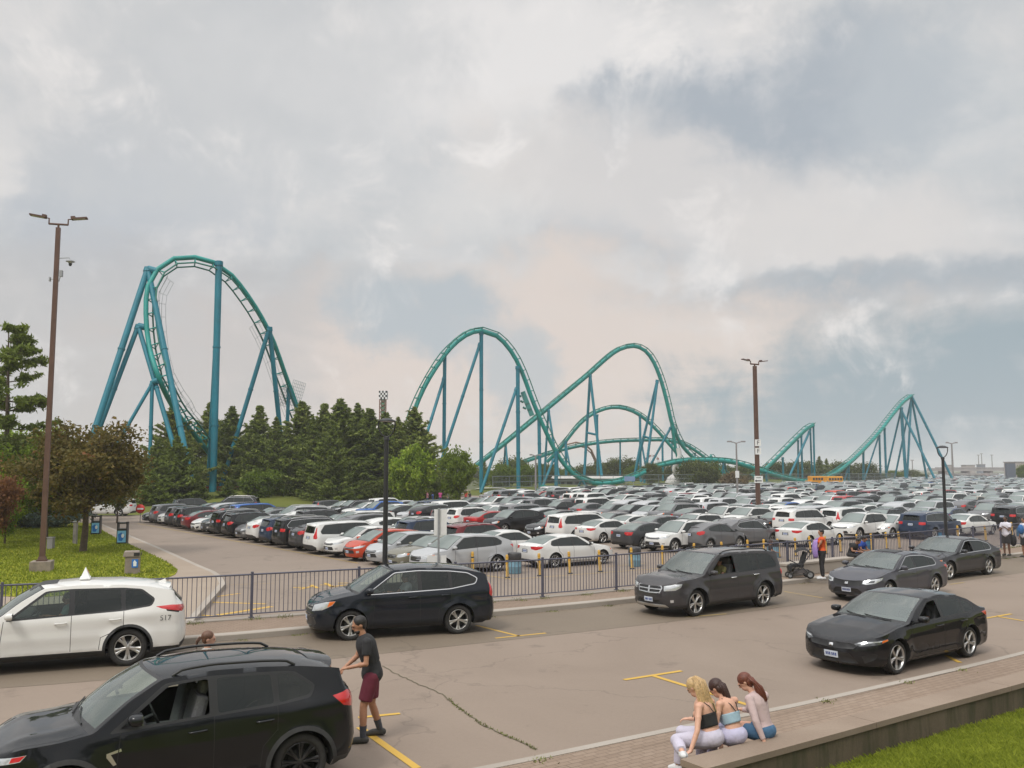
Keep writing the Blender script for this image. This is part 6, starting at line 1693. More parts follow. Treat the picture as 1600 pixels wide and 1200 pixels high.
# ================================================================== STREET FURNITURE
def at(px, py, z): return G(px, py, z)
def onfence(px, off=0.0):
 """point of the fence line on the bearing of pixel column px"""
 k = (px - 800) / F_PX * math.sqrt(1) / 1.0
 best = min(fenceL, key=lambda p: abs(p[0] / p[1] - k / 1.016))
 return best
iron = mat('fence_paint', (.085, .085, .118), .5, coat=.2)
fence = empty('fence', (fenceL[0][0] * 0, 25, ZS)); FO = fence.location.copy()
tag(fence, 'long dark blue iron picket fence between the pavement and the car park', 'fence')
L_ = [0]
for i in range(1, len(fenceL)): L_.append(L_[-1] + (fenceL[i] - fenceL[i - 1]).length)
def fpt(s):
 j = min(max(0, int(np.searchsorted(L_, s)) - 1), len(fenceL) - 2); return fenceL[j].lerp(fenceL[j + 1], (s - L_[j]) / (L_[j + 1] - L_[j]))
def fs_of(px):
 k = (px - 800) / F_PX; ss = np.linspace(0, L_[-1], 4000); v = np.array([fpt(s)[0] / fpt(s)[1] for s in ss]); return float(ss[int(np.argmin(abs(v - k)))])
s400, s847 = fs_of(400), fs_of(847)
pitch = (s847 - s400) / 3.0
posts = [s400 + pitch * k for k in range(-5, 17)]
mb = MB()
for zz in (1.10, .10):
 mb.tube([Vector((p[0], p[1], ZS + .03 + zz)) - FO for p in fenceL if -30 < p[0] < 60], .024 if zz > 1 else .018, 6)
mb.build('fence_rail', iron, fence)
for s in posts:
 p = fpt(s); mb = MB(); mb.box(Vector((p[0], p[1], ZS + .60)) - FO, (.06, .06, 1.2), rz=.6); mb.box(Vector((p[0], p[1], ZS + .04)) - FO, (.12, .12, .02), rz=.6); mb.build('fence_post', iron, fence)
mb = MB()
s = posts[0]
while s < posts[-1]:
 if min(abs(s - q) for q in posts) > .05:
  p = fpt(s); t = (fpt(s + .05) - fpt(s - .05)).normalized(); a = math.atan2(t.y, t.x)
  mb.box(Vector((p[0], p[1], ZS + .03 + .60)) - FO, (.016, .016, 1.0), rz=a)
 s += .115
mb.build('pickets', iron, fence)
brown = mat('brown_pole', (.105, .055, .038), .6, noise=(2, .2))
black = mat('black_metal', (.022, .022, .024), .45)
steel = mat('galvanised', (.30, .31, .32), .5, metal=.3, noise=(4, .15))
concb = mat('footing_concrete', (.24, .20, .165), .9, noise=(3, .3), bump=(9, .4))
led = mat('lamp_face', (.35, .34, .31), .4)
white = mat('white_paint', (.72, .72, .70), .5, noise=(3, .08))
def flood_pole(loc, h, w, label, signs=(), cctv=False, base=True, az=0.0, arm=.5, colr=None, foot=None, group=None):
 r = empty('floodlight_pole', loc); tag(r, label, 'light pole', group)
 c = colr or brown
 z0 = 0
 if base:
  mb = MB(); mb.box((0, 0, .19), (.82, .82, .46), rz=.3); mb.build('pole_footing', concb, r, bevel=.02)
  z0 = .42
  mb = MB(); mb.box((0, 0, z0 + .03), (w * 1.9, w * 1.9, .06), rz=.3); mb.box((0, 0, z0 + .12), (w * 1.5, w * 1.5, .14), rz=.3, taper=.8); mb.build('base_plate', c, r)
 mb = MB(); mb.box((0, 0, (h + z0) / 2), (w, w, h - z0), rz=.3, taper=.86); mb.build('pole', c, r)
 d = Vector((math.cos(az), math.sin(az), 0))
 mb = MB(); a = arm
 mb.tube([(0, 0, h), (0, 0, h + .14)], w * .22, 8)
 mb.tube([-d * a * .62 + Vector((0, 0, h + .16)), d * a * .62 + Vector((0, 0, h + .16))], w * .22, 8)
 for s in (-1, 1): mb.tube([d * a * .62 * s + Vector((0, 0, h + .14)), d * a * .62 * s + Vector((0, 0, h + .40)), d * a * .86 * s + Vector((0, 0, h + .42))], w * .15, 8)
 mb.build('cross_arm', c, r)
 for s in (-1, 1):
  mb = MB(); cc = d * a * 1.35 * s + Vector((0, 0, h + .47)); rot = Euler((0, -.14 * s, az))
  mb.box(cc, (a * 1.05, .30, .06), rot=rot, mi=0); mb.box(cc - Vector((0, 0, .034)), (a * .8, .24, .012), rot=rot, mi=1); mb.box(cc - d * s * a * .42 + Vector((0, 0, .03)), (a * .28, .18, .10), rot=rot, mi=0)
  mb.build('flood_lamp', [c, led], r)
 if cctv:
  mb = MB(); zc = h - 1.50
  mb.tube([(.05, 0, zc + .14), (.55, 0, zc + .16), (.60, 0, zc + .05)], .02, 6); mb.lathe([(.03, .08), (.17, .02), (.19, -.02), (.08, -.06), (.075, -.10)], 14, 0, Matrix.Translation((.60, 0, zc)))
  mb.ell((.60, 0, zc - .13), (.07, .07, .09), 12, 8, 1); mb.build('security_camera', [steel, black], r)
  mb = MB(); mb.box((.22, 0, h - 2.05), (.12, .12, .28)); mb.tube([(.18, 0, h - 2.2), (.14, 0, h - 2.4)], .02, 6); mb.build('junction_box', steel, r)
  mb = MB(); mb.box((-.26, 0, h - 2.3), (.05, .10, .18)); mb.tube([(-.1, 0, h - 2.3), (-.26, 0, h - 2.3)], .015, 6); mb.build('sensor', steel, r)
 return r
p = at(65, 892, LAWNZ)
flood_pole(p, P(65, 356, p.y).z - LAWNZ, .21, 'tall brown floodlight pole on a concrete block in the left lawn', cctv=True, az=.25, arm=.62)
# pole leans a touch with the lens in the photo; it stands plumb here
p = Vector((P(1184, 760, 76).x, 76, ZL))
fp = flood_pole(p, P(1180, 572, 76).z - ZL, .30, 'tall brown light pole with letter signs standing among the parked cars', base=False, az=.5, arm=.75)
def text_mesh(body, size, m, parent, loc, rot, name='sign_lettering', depth=.004):
 cu = bpy.data.curves.new(name, 'FONT'); cu.body = body; cu.size = size; cu.align_x = 'CENTER'; cu.align_y = 'CENTER'; cu.extrude = depth
 ob = bpy.data.objects.new(name, cu); COL.objects.link(ob); TXT.append((ob, m)); ob.parent = parent; ob.location = loc; ob.rotation_euler = rot
 cu.materials.append(m); return ob
TXT = []
ink = mat('sign_ink', (.02, .02, .025), .6)
for z_, tx in ((P(1184, 692, 76).z - ZL, 'F'), (P(1184, 705, 76).z - ZL, 'F')):
 mb = MB(); mb.box((.06, -.20, z_), (.50, .03, .56)); sg = mb.build('letter_sign', white, fp); text_mesh(tx, .50, ink, sg, (.06, -.222, z_), (PI / 2, 0, 0))
z_ = P(1184, 749, 76).z - ZL
mb = MB(); mb.box((.03, -.20, z_), (.72, .03, .58)); sg = mb.build('arrow_sign', white, fp)
mb = MB(); mb.box((.06, -.222, z_ - .12), (.46, .012, .08)); mb.add([(-.30, -.228, z_ - .12), (-.15, -.228, z_ - .23), (-.15, -.228, z_ - .01)], [(0, 1, 2)]); mb.box((.03, -.222, z_ + .14), (.40, .012, .05)); mb.build('sign_arrow', ink, sg)
grp = mat('grey_pole', (.25, .235, .23), .6)
for px, tp, D, lb in [(1152, 692, 118, 'grey twin-armed light pole in the middle of the car park rows'), (1490, 693, 300, 'slim distant light pole right of the far coaster tower'), (837, 712, 150, 'thin grey light pole between the two rounded green trees')]:
 r = empty('light_pole', (P(px, 760, D).x, D, ZL)); tag(r, lb, 'light pole'); h = P(px, tp, D).z - ZL; w = .0011 * D
 mb = MB(); mb.tube([(0, 0, 0), (0, 0, h)], [w * 1.1, w * .8], 8); mb.build('pole', grp, r)
 mb = MB(); L2 = h * .10
 for s in (-1, 1): mb.tube([(0, 0, h - .05), (s * L2 * .5, 0, h + L2 * .12), (s * L2, 0, h + L2 * .2)], w * .6, 6)
 for s in (-1, 1): mb.box((s * L2 * 1.15, 0, h + L2 * .22), (L2 * .7, .3, w * 1.4))
 mb.build('lamp_head', grp, r)
 if px == 1152: mb = MB(); mb.box((0, -.15, h * .48), (.5, .04, .9)); mb.build('pole_sign', white, r)
# ring-topped black lamps
def ring_lamp(px, tp, D, label, y_off=0):
 loc = Vector((P(px, 760, D).x, D, ZS)); h = P(px, tp, D).z - ZS
 r = empty('street_lamp', loc); tag(r, label, 'street lamp')
 mb = MB(); mb.tube([(0, 0, 0), (0, 0, .5)], [.13, .10], 12); mb.tube([(0, 0, .5), (0, 0, h - .52)], [.075, .062], 12); mb.tube([(0, 0, h - .56), (0, 0, h - .48)], [.085, .07], 12); mb.build('lamp_post', black, r)
 mb = MB(); n = 14
 for s in (0,):
  pts = []
  for i in range(n + 1):
   a = PI + PI * i / n
   pts.append((.235 * math.cos(a) , .0, h - .10 + .38 * math.sin(a) * (1)))
  pts = [(-.225, 0, h - .04)] + pts + [(.225, 0, h - .04)]
  mb.tube(pts, .020, 8)
 mb.build('lamp_hoop', black, r)
 mb = MB(); mb.lathe([(.001, .055), (.10, .045), (.24, -.02), (.25, -.05), (.22, -.055)], 24, 0, Matrix.Translation((0, 0, h))); mb.lathe([(.001, -.048), (.215, -.05)], 24, 1, Matrix.Translation((0, 0, h))); mb.build('lamp_cap', [black, mat('lamp_panel', (.55, .5, .45), .4)], r)
pf = onfence(603); ring_lamp(603, 656, pf[1] - .25, 'black ring-topped street lamp behind the dark blue SUV on the road')
pf = onfence(1472); ring_lamp(1475, 698, pf[1] - .2, 'black ring-topped street lamp by the fence at the right')
# sign seen from the back
pf = onfence(685); D = pf[1] - .3
r = empty('sign_post', (P(686, 760, D).x, D, ZS)); tag(r, 'pale sign seen from behind on a grey post at the fence', 'sign')
h = P(686, 794, D).z - ZS
mb = MB(); mb.box((0, 0, h / 2), (.055, .035, h)); mb.build('post', steel, r)
zt = P(688, 796, D).z - ZS; zb = P(688, 836, D).z - ZS
mb = MB(); mb.box((.045, .03, (zt + zb) / 2), (.36, .01, zt - zb)); mb.build('sign_panel', white, r, bevel=.003)
zt = P(683, 869, D).z - ZS; zb = P(683, 881, D).z - ZS
mb = MB(); mb.box((-.05, .03, (zt + zb) / 2), (.54, .01, (zt - zb) * 1.15)); mb.build('lower_sign_panel', white, r)
# striped posts
ylp = mat('post_yellow', (.62, .40, .10), .6, noise=(5, .15)); ylb = mat('post_band', (.60, .32, .02), .55)
proto = None
posts_px = [(739, 897), (793, 903), (843, 900), (891, 896.5), (938, 893.5), (988, 889), (1036, 884), (1084, 880), (1130, 877), (1170, 873), (1194, 872), (1218, 871), (1244, 869), (1267, 866), (1291, 866), (1314, 863), (1340, 862), (1363, 861), (1386, 858), (1406, 857), (1498, 845), (1541, 845), (1564, 842), (1582, 838), (1600, 836)]
refs = ['nearest the back of the dark blue SUV', 'between the silver crossover and a blue bin', 'in front of the white four-door sedan, left one', 'in front of the white four-door sedan, middle one', 'in front of the white four-door sedan, right one', 'beside the second blue bin', 'in front of the white crossover nose', 'just left of the grey SUV on the road', 'behind the grey SUV bonnet', 'behind the grey SUV roof', 'left of the curly-haired boy', 'right of the curly-haired boy', 'above the pushchair handle', 'left of the woman in orange', 'right of the woman in orange', 'first right of the pair of phone users', 'left of the bright blue bin by the phone users', 'right of the bright blue bin by the phone users', 'two right of the bright blue bin', 'below the navy SUV rear', 'right of the ringed lamp by the white sedan', 'at the white sedan front wheel', 'left of the man in white', 'right of the man in white', 'cut by the right edge']
rp = random.Random(4)
for (px, py), rf_ in zip(posts_px, refs):
 g = at(px, py, ZL)
 if proto is None:
  r = empty('striped_post', g)
  mb = MB(); mb.tube([(0, 0, 0), (0, 0, .92)], .058, 12); mb.build('post', ylp, r)
  for k in range(3): mb = MB(); mb.tube([(0, 0, .56 + k * .12), (0, 0, .62 + k * .12)], .0605, 12); mb.build('band', ylb if k != 1 else black, r)
  mb = MB(); mb.ell((0, 0, .92), (.058, .058, .03), 12, 6); mb.build('cap', ylb, r)
  mb = MB(); mb.tube([(0, 0, 0), (0, 0, .05)], [.11, .09], 12); mb.build('foot', black, r)
  proto = r
 else: r = copy_tree(proto); r.location = g
 r.rotation_euler = (rp.gauss(0, .03), rp.gauss(-.04, .03), 0)
 tag(r, 'yellow striped post ' + rf_, 'bollard', 'yellow striped posts along the edge of the car park')
# blue barrels
bb = mat('bin_blue', (.16, .30, .38), .55, noise=(4, .15)); bk = mat('bin_bag', (.03, .028, .03), .45); bb2 = mat('bin_blue_bright', (.02, .17, .32), .5)
for px, py, m_, lb in [(804, 896, bb, 'pale blue bin with a black top in front of the white four-door sedan'), (992, 885, bb, 'pale blue bin with a black top beside the dark sedan'), (1208, 871, bb, 'pale blue bin behind the curly-haired boy'), (1356, 860, bb2, 'bright blue bin right of the two phone users'), (1474, 846, bb2, 'bright blue bin at the foot of the right street lamp'), (1596, 838, bb2, 'blue bin at the right edge')]:
 r = empty('litter_bin', at(px, py, ZL)); tag(r, lb, 'bin', 'blue bins along the edge of the car park')
 mb = MB(); mb.lathe([(.0, .0), (.27, .0), (.285, .03), (.285, .28), (.295, .30), (.285, .32), (.285, .55), (.29, .58)], 20); mb.build('drum', m_, r)
 mb = MB(); mb.lathe([(.292, .56), (.30, .60), (.30, .84), (.27, .88), (.10, .90), (.0, .88)] if m_ is bb else [(.292, .56), (.295, .60), (.27, .63), (.0, .64)], 20); mb.build('liner', bk if m_ is bb else bk, r)
# tan litter bin with sticker, two poster bins, utility bits on the lawn
tan = mat('tan_bin', (.235, .195, .165), .75, noise=(6, .15)); bl = mat('poster_blue', (.02, .17, .55), .5); lb_ = mat('poster_light', (.20, .50, .75), .5); wh = mat('poster_white', (.75, .78, .8), .5)
g = at(212, 897, zi); g = Vector((P(212, 760, g.y).x, g.y, zi))
r = empty('litter_bin', g, .35); tag(r, 'square tan litter bin with a blue sticker behind the white SUV', 'bin')
mb = MB(); mb.box((0, 0, .36), (.58, .58, .72), taper=.97); mb.build('bin_body', tan, r, bevel=.03)
mb = MB(); mb.box((-.04, 0, .84), (.66, .64, .22), taper=.86); mb.build('lid', tan, r, bevel=.03)
mb = MB(); mb.box((.16, -.305, .83), (.22, .03, .13)); mb.box((.325, 0, .83), (.02, .40, .13)); mb.build('opening', black, r)
mb = MB(); mb.box((.10, -.300, .46), (.24, .012, .34)); st = mb.build('sticker', bl, r); mb = MB(); mb.box((.10, -.308, .42), (.12, .006, .14)); mb.add([(.02, -.3085, .49), (.18, -.3085, .49), (.08, -.3085, .60)], [(0, 1, 2)]); mb.build('sticker_figure', wh, st)
for px, py, lb in [(150, 836, 'dark framed poster bin with a blue panel beside the reddish maple'), (191, 851, 'dark framed poster bin with a blue panel at the path edge, nearer one')]:
 g = at(px, py, zi); r = empty('poster_bin', g, .2); tag(r, lb, 'bin', 'dark poster bins along the path')
 k = 1.0; mb = MB(); mb.box((0, 0, .46), (.56, .50, .92)); mb.build('bin_body', black, r, bevel=.02)
 mb = MB(); mb.box((-.25, 0, 1.10), (.05, .45, .42)); mb.box((.25, 0, 1.10), (.05, .45, .42)); mb.box((0, 0, 1.24), (.55, .5, .08)); mb.build('hood', black, r)
 mb = MB(); mb.box((0, -.255, .48), (.46, .012, .66)); q = mb.build('poster', lb_, r); mb = MB(); mb.add([(-.16, -.263, .25), (.02, -.263, .22), (.18, -.263, .50), (-.02, -.263, .72), (-.2, -.263, .60)], [(0, 1, 2, 3, 4)]); mb.build('poster_artwork', bl, q); mb = MB(); mb.ell((.06, -.266, .52), (.08, .004, .12)); mb.build('poster_figure', wh, q)  # the white oval is the figure printed on the poster
g = at(117, 850, LAWNZ); r = empty('utility_post', g); tag(r, 'short grey post standing beside the maple trunk', 'post'); mb = MB(); mb.box((0, 0, .62), (.20, .20, 1.26)); mb.build('post', mat('grey_wood', (.20, .185, .17), .8, noise=(3, .3)), r, bevel=.02); mb = MB(); mb.box((0, 0, 1.28), (.26, .26, .05)); mb.build('cap', steel, r)
g = at(79, 858, LAWNZ); r = empty('utility_cabinet', g); tag(r, 'small grey utility cabinet on the lawn right of the brown pole', 'cabinet'); mb = MB(); mb.box((0, 0, .30), (.30, .26, .60)); mb.build('cabinet_body', mat('cabinet_grey', (.27, .26, .27), .6), r, bevel=.01); mb = MB(); mb.box((0, 0, .62), (.34, .30, .05)); mb.build('lid', mat('cabinet_grey', (.27, .26, .27), .6), r)
# no entry signs
red = mat('sign_red', (.62, .03, .025), .5)
for px, py, D, lb in [(221, 795, 76, 'round red no-entry sign by the far end of the first parked row'), (407, 797, 95, 'round red no-entry sign on the bank below the spruces'), (582, 796, 98, 'round red no-entry sign left of the bright green maple'), (741, 790, 108, 'round red no-entry sign right of the green maple'), (1065, 786, 112, 'round red no-entry sign among the parked cars')]:
 z = P(px, py, D).z; r = empty('road_sign', (P(px, 760, D).x, D, ZL)); tag(r, lb, 'sign', 'no-entry signs round the car park')
 h = z - ZL; mb = MB(); mb.tube([(0, 0, -.2), (0, 0, h + .3)], .03, 6); mb.build('post', steel, r)
 M_ = Matrix.Translation((0, -.05, h)) @ Matrix.Rotation(PI / 2, 4, 'X')
 mb = MB(); mb.lathe([(0, 0), (.38, 0), (.38, .02), (0, .02)], 20, 0, M_); q = mb.build('sign_disc', red, r)
 mb = MB(); mb.box((0, -.075, h), (.52, .01, .13)); mb.build('sign_bar', wh, q)
# concrete seat wall
a = at(1231, 902, ZS); tdir = (fpt(fs_of(1330)) - fpt(fs_of(1235))).normalized()
ang = math.atan2(tdir.y, tdir.x)
r = empty('seat_wall', a, ang); tag(r, 'low concrete seat wall in front of the fence behind the pushchair', 'wall')
mb = MB(); mb.box((2.9, .24, .19), (5.8, .42, .38)); mb.build('wall_base', conc_m, r, bevel=.02); mb = MB(); mb.box((2.9, .24, .425), (5.86, .48, .09)); mb.build('coping', conc_m, r, bevel=.02)
SEAT = (a, ang)
# ================================================================== FAR STRUCTURES
def thing(name, px, D, label, cat, z=ZL, group=None):
 r = empty(name, (P(px, 760, D).x, D, z)); return tag(r, label, cat, group)
# drop tower
r = thing('drop_tower', 597, 210, 'slender drop tower with a black and white chequered top above the spruces', 'tower', 0)
zt = P(597, 611, 210).z; zb = P(597, 624, 210).z
mb = MB(); mb.box((0, 0, zb / 2), (1.0, 1.0, zb)); mb.build('mast', mat('tower_green', (.10, .22, .13), .6), r)
mb = MB()
for s in (-1, 1):
 for k in range(20): mb.tube([(s * .75, -.6, k * zb / 20), (-s * .75, -.6, (k + 1) * zb / 20)], .09, 4)
 mb.tube([(s * .75, -.6, 0), (s * .75, -.6, zb)], .14, 6)
mb.build('lattice', mat('tower_brown', (.22, .12, .09), .6), r)
ckw = mat('chequer_white', (.75, .75, .74), .6); mb = MB(); n = 5; W_ = 1.9
for i in range(n):
 for j in range(4):
  mb.box(((i - 2) * W_ / n, -.75, zb + (j + .5) * (zt - zb) / 4), (W_ / n, .05, (zt - zb) / 4), mi=(i + j) % 2)
  mb.box((.97, (i - 2) * 1.45 / n, zb + (j + .5) * (zt - zb) / 4), (.05, 1.45 / n, (zt - zb) / 4), mi=(i + j) % 2)
mb.box((0, 0, (zb + zt) / 2), (1.85, 1.42, zt - zb - .02), mi=1)
mb.build('chequered_head', [ckw, black], r)
# low white-roofed building
wr = mat('white_roof', (.62, .60, .58), .6); gw = mat('grey_wall', (.24, .25, .25), .8, noise=(.5, .2)); dk = mat('dark_opening', (.04, .042, .045), .6)
D = 205; r = thing('pavilion', 918, D, 'long low building with a flat white roof behind the coaster dip', 'building')
x0, x1 = P(871, 760, D).x - r.location.x, P(972, 760, D).x - r.location.x; zt = P(900, 747, D).z - ZL
mb = MB(); mb.box(((x0 + x1) / 2, 3, zt / 2 - .1), (x1 - x0, 8, zt - .2)); w_ = mb.build('wall', gw, r)
for k in range(8): mb = MB(); mb.box((x0 + (k + .5) * (x1 - x0) / 8, -1.02, zt * .42), ((x1 - x0) / 8 * .66, .06, zt * .5)); mb.build('window', dk, w_)
mb = MB(); mb.box(((x0 + x1) / 2, 3, zt + .15), (x1 - x0 + 2.2, 11, .45), taper=.96); mb.build('roof', wr, r)
# white tent roofs
for px, D, wd, tp, lb in [(768, 176, 3.4, 762, 'small white tent roof right of the tall coaster column'), (690, 150, 4.0, 770, 'white marquee roof glimpsed between the light green maples')]:
 r = thing('tent', px, D, lb, 'tent'); h = P(px, tp, D).z - ZL
 mb = MB();
 for sx_ in (-1, 1):
  for sy in (-1, 1): mb.tube([(sx_ * wd, sy * 2, 0), (sx_ * wd, sy * 2, h * .55)], .06, 6)
 mb.build('tent_frame', steel, r)
 mb = MB(); n = 10; vs = []
 for j in range(5):
  for i in range(n + 1):
   a = PI * i / n; vs.append((-wd * math.cos(a), -2 + j, h * .52 + h * .48 * math.sin(a)))
 mb.add(vs, [(j * (n + 1) + i, j * (n + 1) + i + 1, (j + 1) * (n + 1) + i + 1, (j + 1) * (n + 1) + i) for j in range(4) for i in range(n)], 0, True); mb.build('canopy', wr, r)
# dome with a white curling slide
D = 212; r = thing('dome', 1066, D, 'white dome between the dark trees under the coaster', 'building'); rr_ = 4.1
mb = MB(); mb.lathe([(rr_, 0), (rr_ * .97, rr_ * .35), (rr_ * .82, rr_ * .62), (rr_ * .5, rr_ * .86), (0, rr_ * .95)], 24); mb.build('shell', wr, r)
for k in range(12): a = 2 * PI * k / 12; mb = MB(); mb.tube([(rr_ * 1.01 * math.cos(a), rr_ * 1.01 * math.sin(a), 0), (rr_ * .84 * math.cos(a), rr_ * .84 * math.sin(a), rr_ * .63), (0, 0, rr_ * .97)], .07, 4); mb.build('rib', mat('tent_rib', (.4, .4, .4), .6), r)
r = thing('water_slide', 1056, 208, 'curling white slide tube beside the dome', 'slide')
mb = MB(); mb.tube([tuple(P(x, y, 208) - r.location) for x, y in [(1060, 700), (1062, 712), (1058, 722), (1053, 732), (1056, 742), (1062, 748)]], .55, 8); mb.build('tube', wr, r)
# ferris wheels
for px, cy_, rad, D, lb in [(1019, 722, 11, 420, 'distant ferris wheel half hidden by the dense dark tree'), (1052, 729, 9, 440, 'smaller distant ferris wheel above the dome')]:
 r = thing('ferris_wheel', px, D, lb, 'ferris wheel'); c = P(px, cy_, D) - r.location; q = rad / F_PX * D
 mb = MB(); mb.tube([c + Vector((q * math.cos(a), 0, q * math.sin(a))) for a in [2 * PI * k / 24 for k in range(24)]], .16, 6, closed=True); mb.tube([c + Vector((q * .8 * math.cos(a), 0, q * .8 * math.sin(a))) for a in [2 * PI * k / 24 for k in range(24)]], .10, 6, closed=True)
 for k in range(12): a = 2 * PI * k / 12; mb.tube([c, c + Vector((q * math.cos(a), 0, q * math.sin(a)))], .07, 4)
 mb.build('wheel', mat('ride_grey', (.33, .33, .34), .6), r)
 mb = MB();
 for s in (-1, 1): mb.tube([c + Vector((0, s, 0)), Vector((s * q * .6, s, 0))], .2, 6); mb.tube([c + Vector((0, s, 0)), Vector((-s * q * .6, s, 0))], .2, 6)
 mb.build('stand', mat('ride_grey', (.33, .33, .34), .6), r)
 for k in range(10): a = 2 * PI * k / 10; mb = MB(); mb.box(c + Vector((q * 1.03 * math.cos(a), 0, q * 1.03 * math.sin(a) - .4)), (.8, .8, .9)); mb.build('cabin', mat('cabin_red', (.3, .12, .10), .6), r)
# fences beyond the lot
def mesh_fence(name, pts, h, label, m, z=.3, step=3.0, infill=True, cat='fence', solid=False):
 pts = dense(pts, step); o0 = pts[0]; r = empty(name, (o0[0], o0[1], z)); tag(r, label, cat)
 mb = MB();
 for zz in (h, h * .5, .1): mb.tube([(p[0] - o0[0], p[1] - o0[1], zz) for p in pts], .05 if not solid else .07, 4)
 mb.build('rail', m, r)
 mb = MB()
 for i in range(len(pts) - 1):
  a, b = pts[i], pts[i + 1]; n = 12
  for k in range(n): q = a.lerp(b, k / n) - o0; mb.box((q[0], q[1], h / 2), (.03 if not solid else .14, .03, h))
 mb.build('pickets', m, r)
 for p in pts[:90]: mb = MB(); mb.box((p[0] - o0[0], p[1] - o0[1], h * .52), (.10, .10, h * 1.04)); mb.build('fence_post', m, r)
mesh_fence('fence', [Vector(P(x, 760, D)[:2]) for x, D in [(770, 150), (830, 158), (900, 172), (980, 186), (1080, 200), (1180, 212), (1290, 226), (1400, 262)]], 1.9, 'long grey mesh fence on the grass bank under the coaster', mat('fence_grey', (.16, .19, .19), .6), z=.9, step=4.5)
mesh_fence('barrier_fence', [Vector(P(x, 760, D)[:2]) for x, D in [(215, 112), (330, 116), (450, 119), (560, 121), (640, 123), (700, 124)]], 1.25, 'orange-red board fence behind the spruce trunks', mat('orange_board', (.36, .10, .05), .7, noise=(2, .3)), z=.45, step=3.2, solid=True)
# buses
yb = mat('bus_yellow', (.66, .30, .02), .45)
for px, py, D, lb, rz_ in [(1277, 757, 216, 'yellow school bus at the back of the car park, left one', .10), (1302, 758, 212, 'yellow school bus at the back of the car park, right one', .12)]:
 r = empty('school_bus', (P(px, 760, D).x, D, ZL), rz_); tag(r, lb, 'bus', 'yellow school buses')
 mb = MB(); mb.box((0, 0, 1.75), (3.7, 2.4, 2.1)); mb.box((-2.1, 0, 1.2), (.9, 2.2, 1.1)); mb.build('body', yb, r, bevel=.12)
 for k in range(5): mb = MB(); mb.box((-1.35 + k * .68, -1.22, 2.15), (.5, .04, .55)); mb.build('window', dk, r)
 for x in (-1.7, 1.2):
  for y in (-1.05, 1.05): mb = MB(); mb.lathe([(0, .12), (.45, .12), (.48, 0), (.45, -.12), (0, -.12)], 14, 0, Matrix.Translation((x, y, .48)) @ Matrix.Rotation(PI / 2, 4, 'X')); mb.build('wheel', CM['rubber'], r)
# overpass and skyline at the right
cg = mat('bridge_concrete', (.30, .29, .28), .85, noise=(.2, .15)); D = 620
r = thing('overpass', 1540, D, 'long concrete motorway overpass on the right skyline', 'bridge')
xa, xb_ = P(1462, 760, D).x - r.location.x, P(1700, 760, D + 60).x - r.location.x; z1 = P(1540, 731.5, D).z - ZL; z0_ = P(1540, 736, D).z - ZL
mb = MB(); mb.box(((xa + xb_) / 2, 6, (z1 + z0_) / 2), (xb_ - xa, 12, max(1.0, z1 - z0_))); mb.build('deck', cg, r)
mb = MB(); mb.box(((xa + xb_) / 2, -.2, z1 + .35), (xb_ - xa, .3, .5)); mb.build('parapet', cg, r)
for k in range(9): mb = MB(); mb.box((xa + (k + .5) * (xb_ - xa) / 9, 6, z0_ / 2), (2.0, 9, z0_)); mb.build('pier', cg, r)
D = 330; r = thing('road_bridge', 1512, D + 60, 'low concrete bridge in front of the overpass at the right', 'bridge')
xa, xb_ = P(1492, 760, D + 60).x - r.location.x, P(1560, 760, D + 60).x - r.location.x; z1 = P(1, 739.5, D + 60).z - ZL; z0_ = P(1, 742.5, D + 60).z - ZL
mb = MB(); mb.box(((xa + xb_) / 2, 3, (z1 + z0_) / 2), (xb_ - xa, 8, z1 - z0_)); mb.build('deck', cg, r)
for k in range(4): mb = MB(); mb.box((xa + (k + .5) * (xb_ - xa) / 4, 3, z0_ / 2), (1.0, 6, z0_)); mb.build('pier', cg, r)
D = 300; r = thing('sign_board', 1580, D, 'dark upright board at the right edge beyond the car park', 'billboard')
h = P(1, 724, D).z - ZL; mb = MB(); mb.box((0, 0, h * .55), (2.9, 1.2, h * .9)); mb.build('panel', mat('board_dark', (.10, .12, .15), .7), r); mb = MB(); mb.box((0, 0, h * .05), (1.2, 1, h * .12)); mb.build('base', cg, r)
r = thing('building', 1592, 345, 'pale building cut by the right edge beside the dark board', 'building'); h = P(1, 722.5, 345).z - ZL
mb = MB(); mb.box((1.5, 3, h / 2), (6, 8, h)); w_ = mb.build('wall', mat('pale_wall', (.36, .33, .30), .8), r)
for k in range(3):
 for j in range(2): mb = MB(); mb.box((-.4 + k * 1.9, -1.02, 1.5 + j * 2.6), (1.1, .05, 1.2)); mb.build('window', dk, w_)
mb = MB(); mb.box((1.5, 3, h + .15), (6.4, 8.4, .3)); mb.build('roof', cg, r)
for px, tp, D, lb in [(1531, 711, 760, 'thin far mast on the skyline, left of three'), (1536, 709, 765, 'thin far mast on the skyline, middle of three'), (1552, 711, 770, 'thin far mast on the skyline, right of three'), (1427, 719, 640, 'faint far mast behind the coaster tower legs')]:
 r = thing('mast', px, D, lb, 'mast'); h = P(px, tp, D).z - ZL; mb = MB(); mb.tube([(0, 0, 0), (0, 0, h)], .35, 6); mb.build('pole', grp, r); mb = MB(); mb.box((0, 0, h), (2.4, .5, .5)); mb.build('lamp_ring', grp, r)
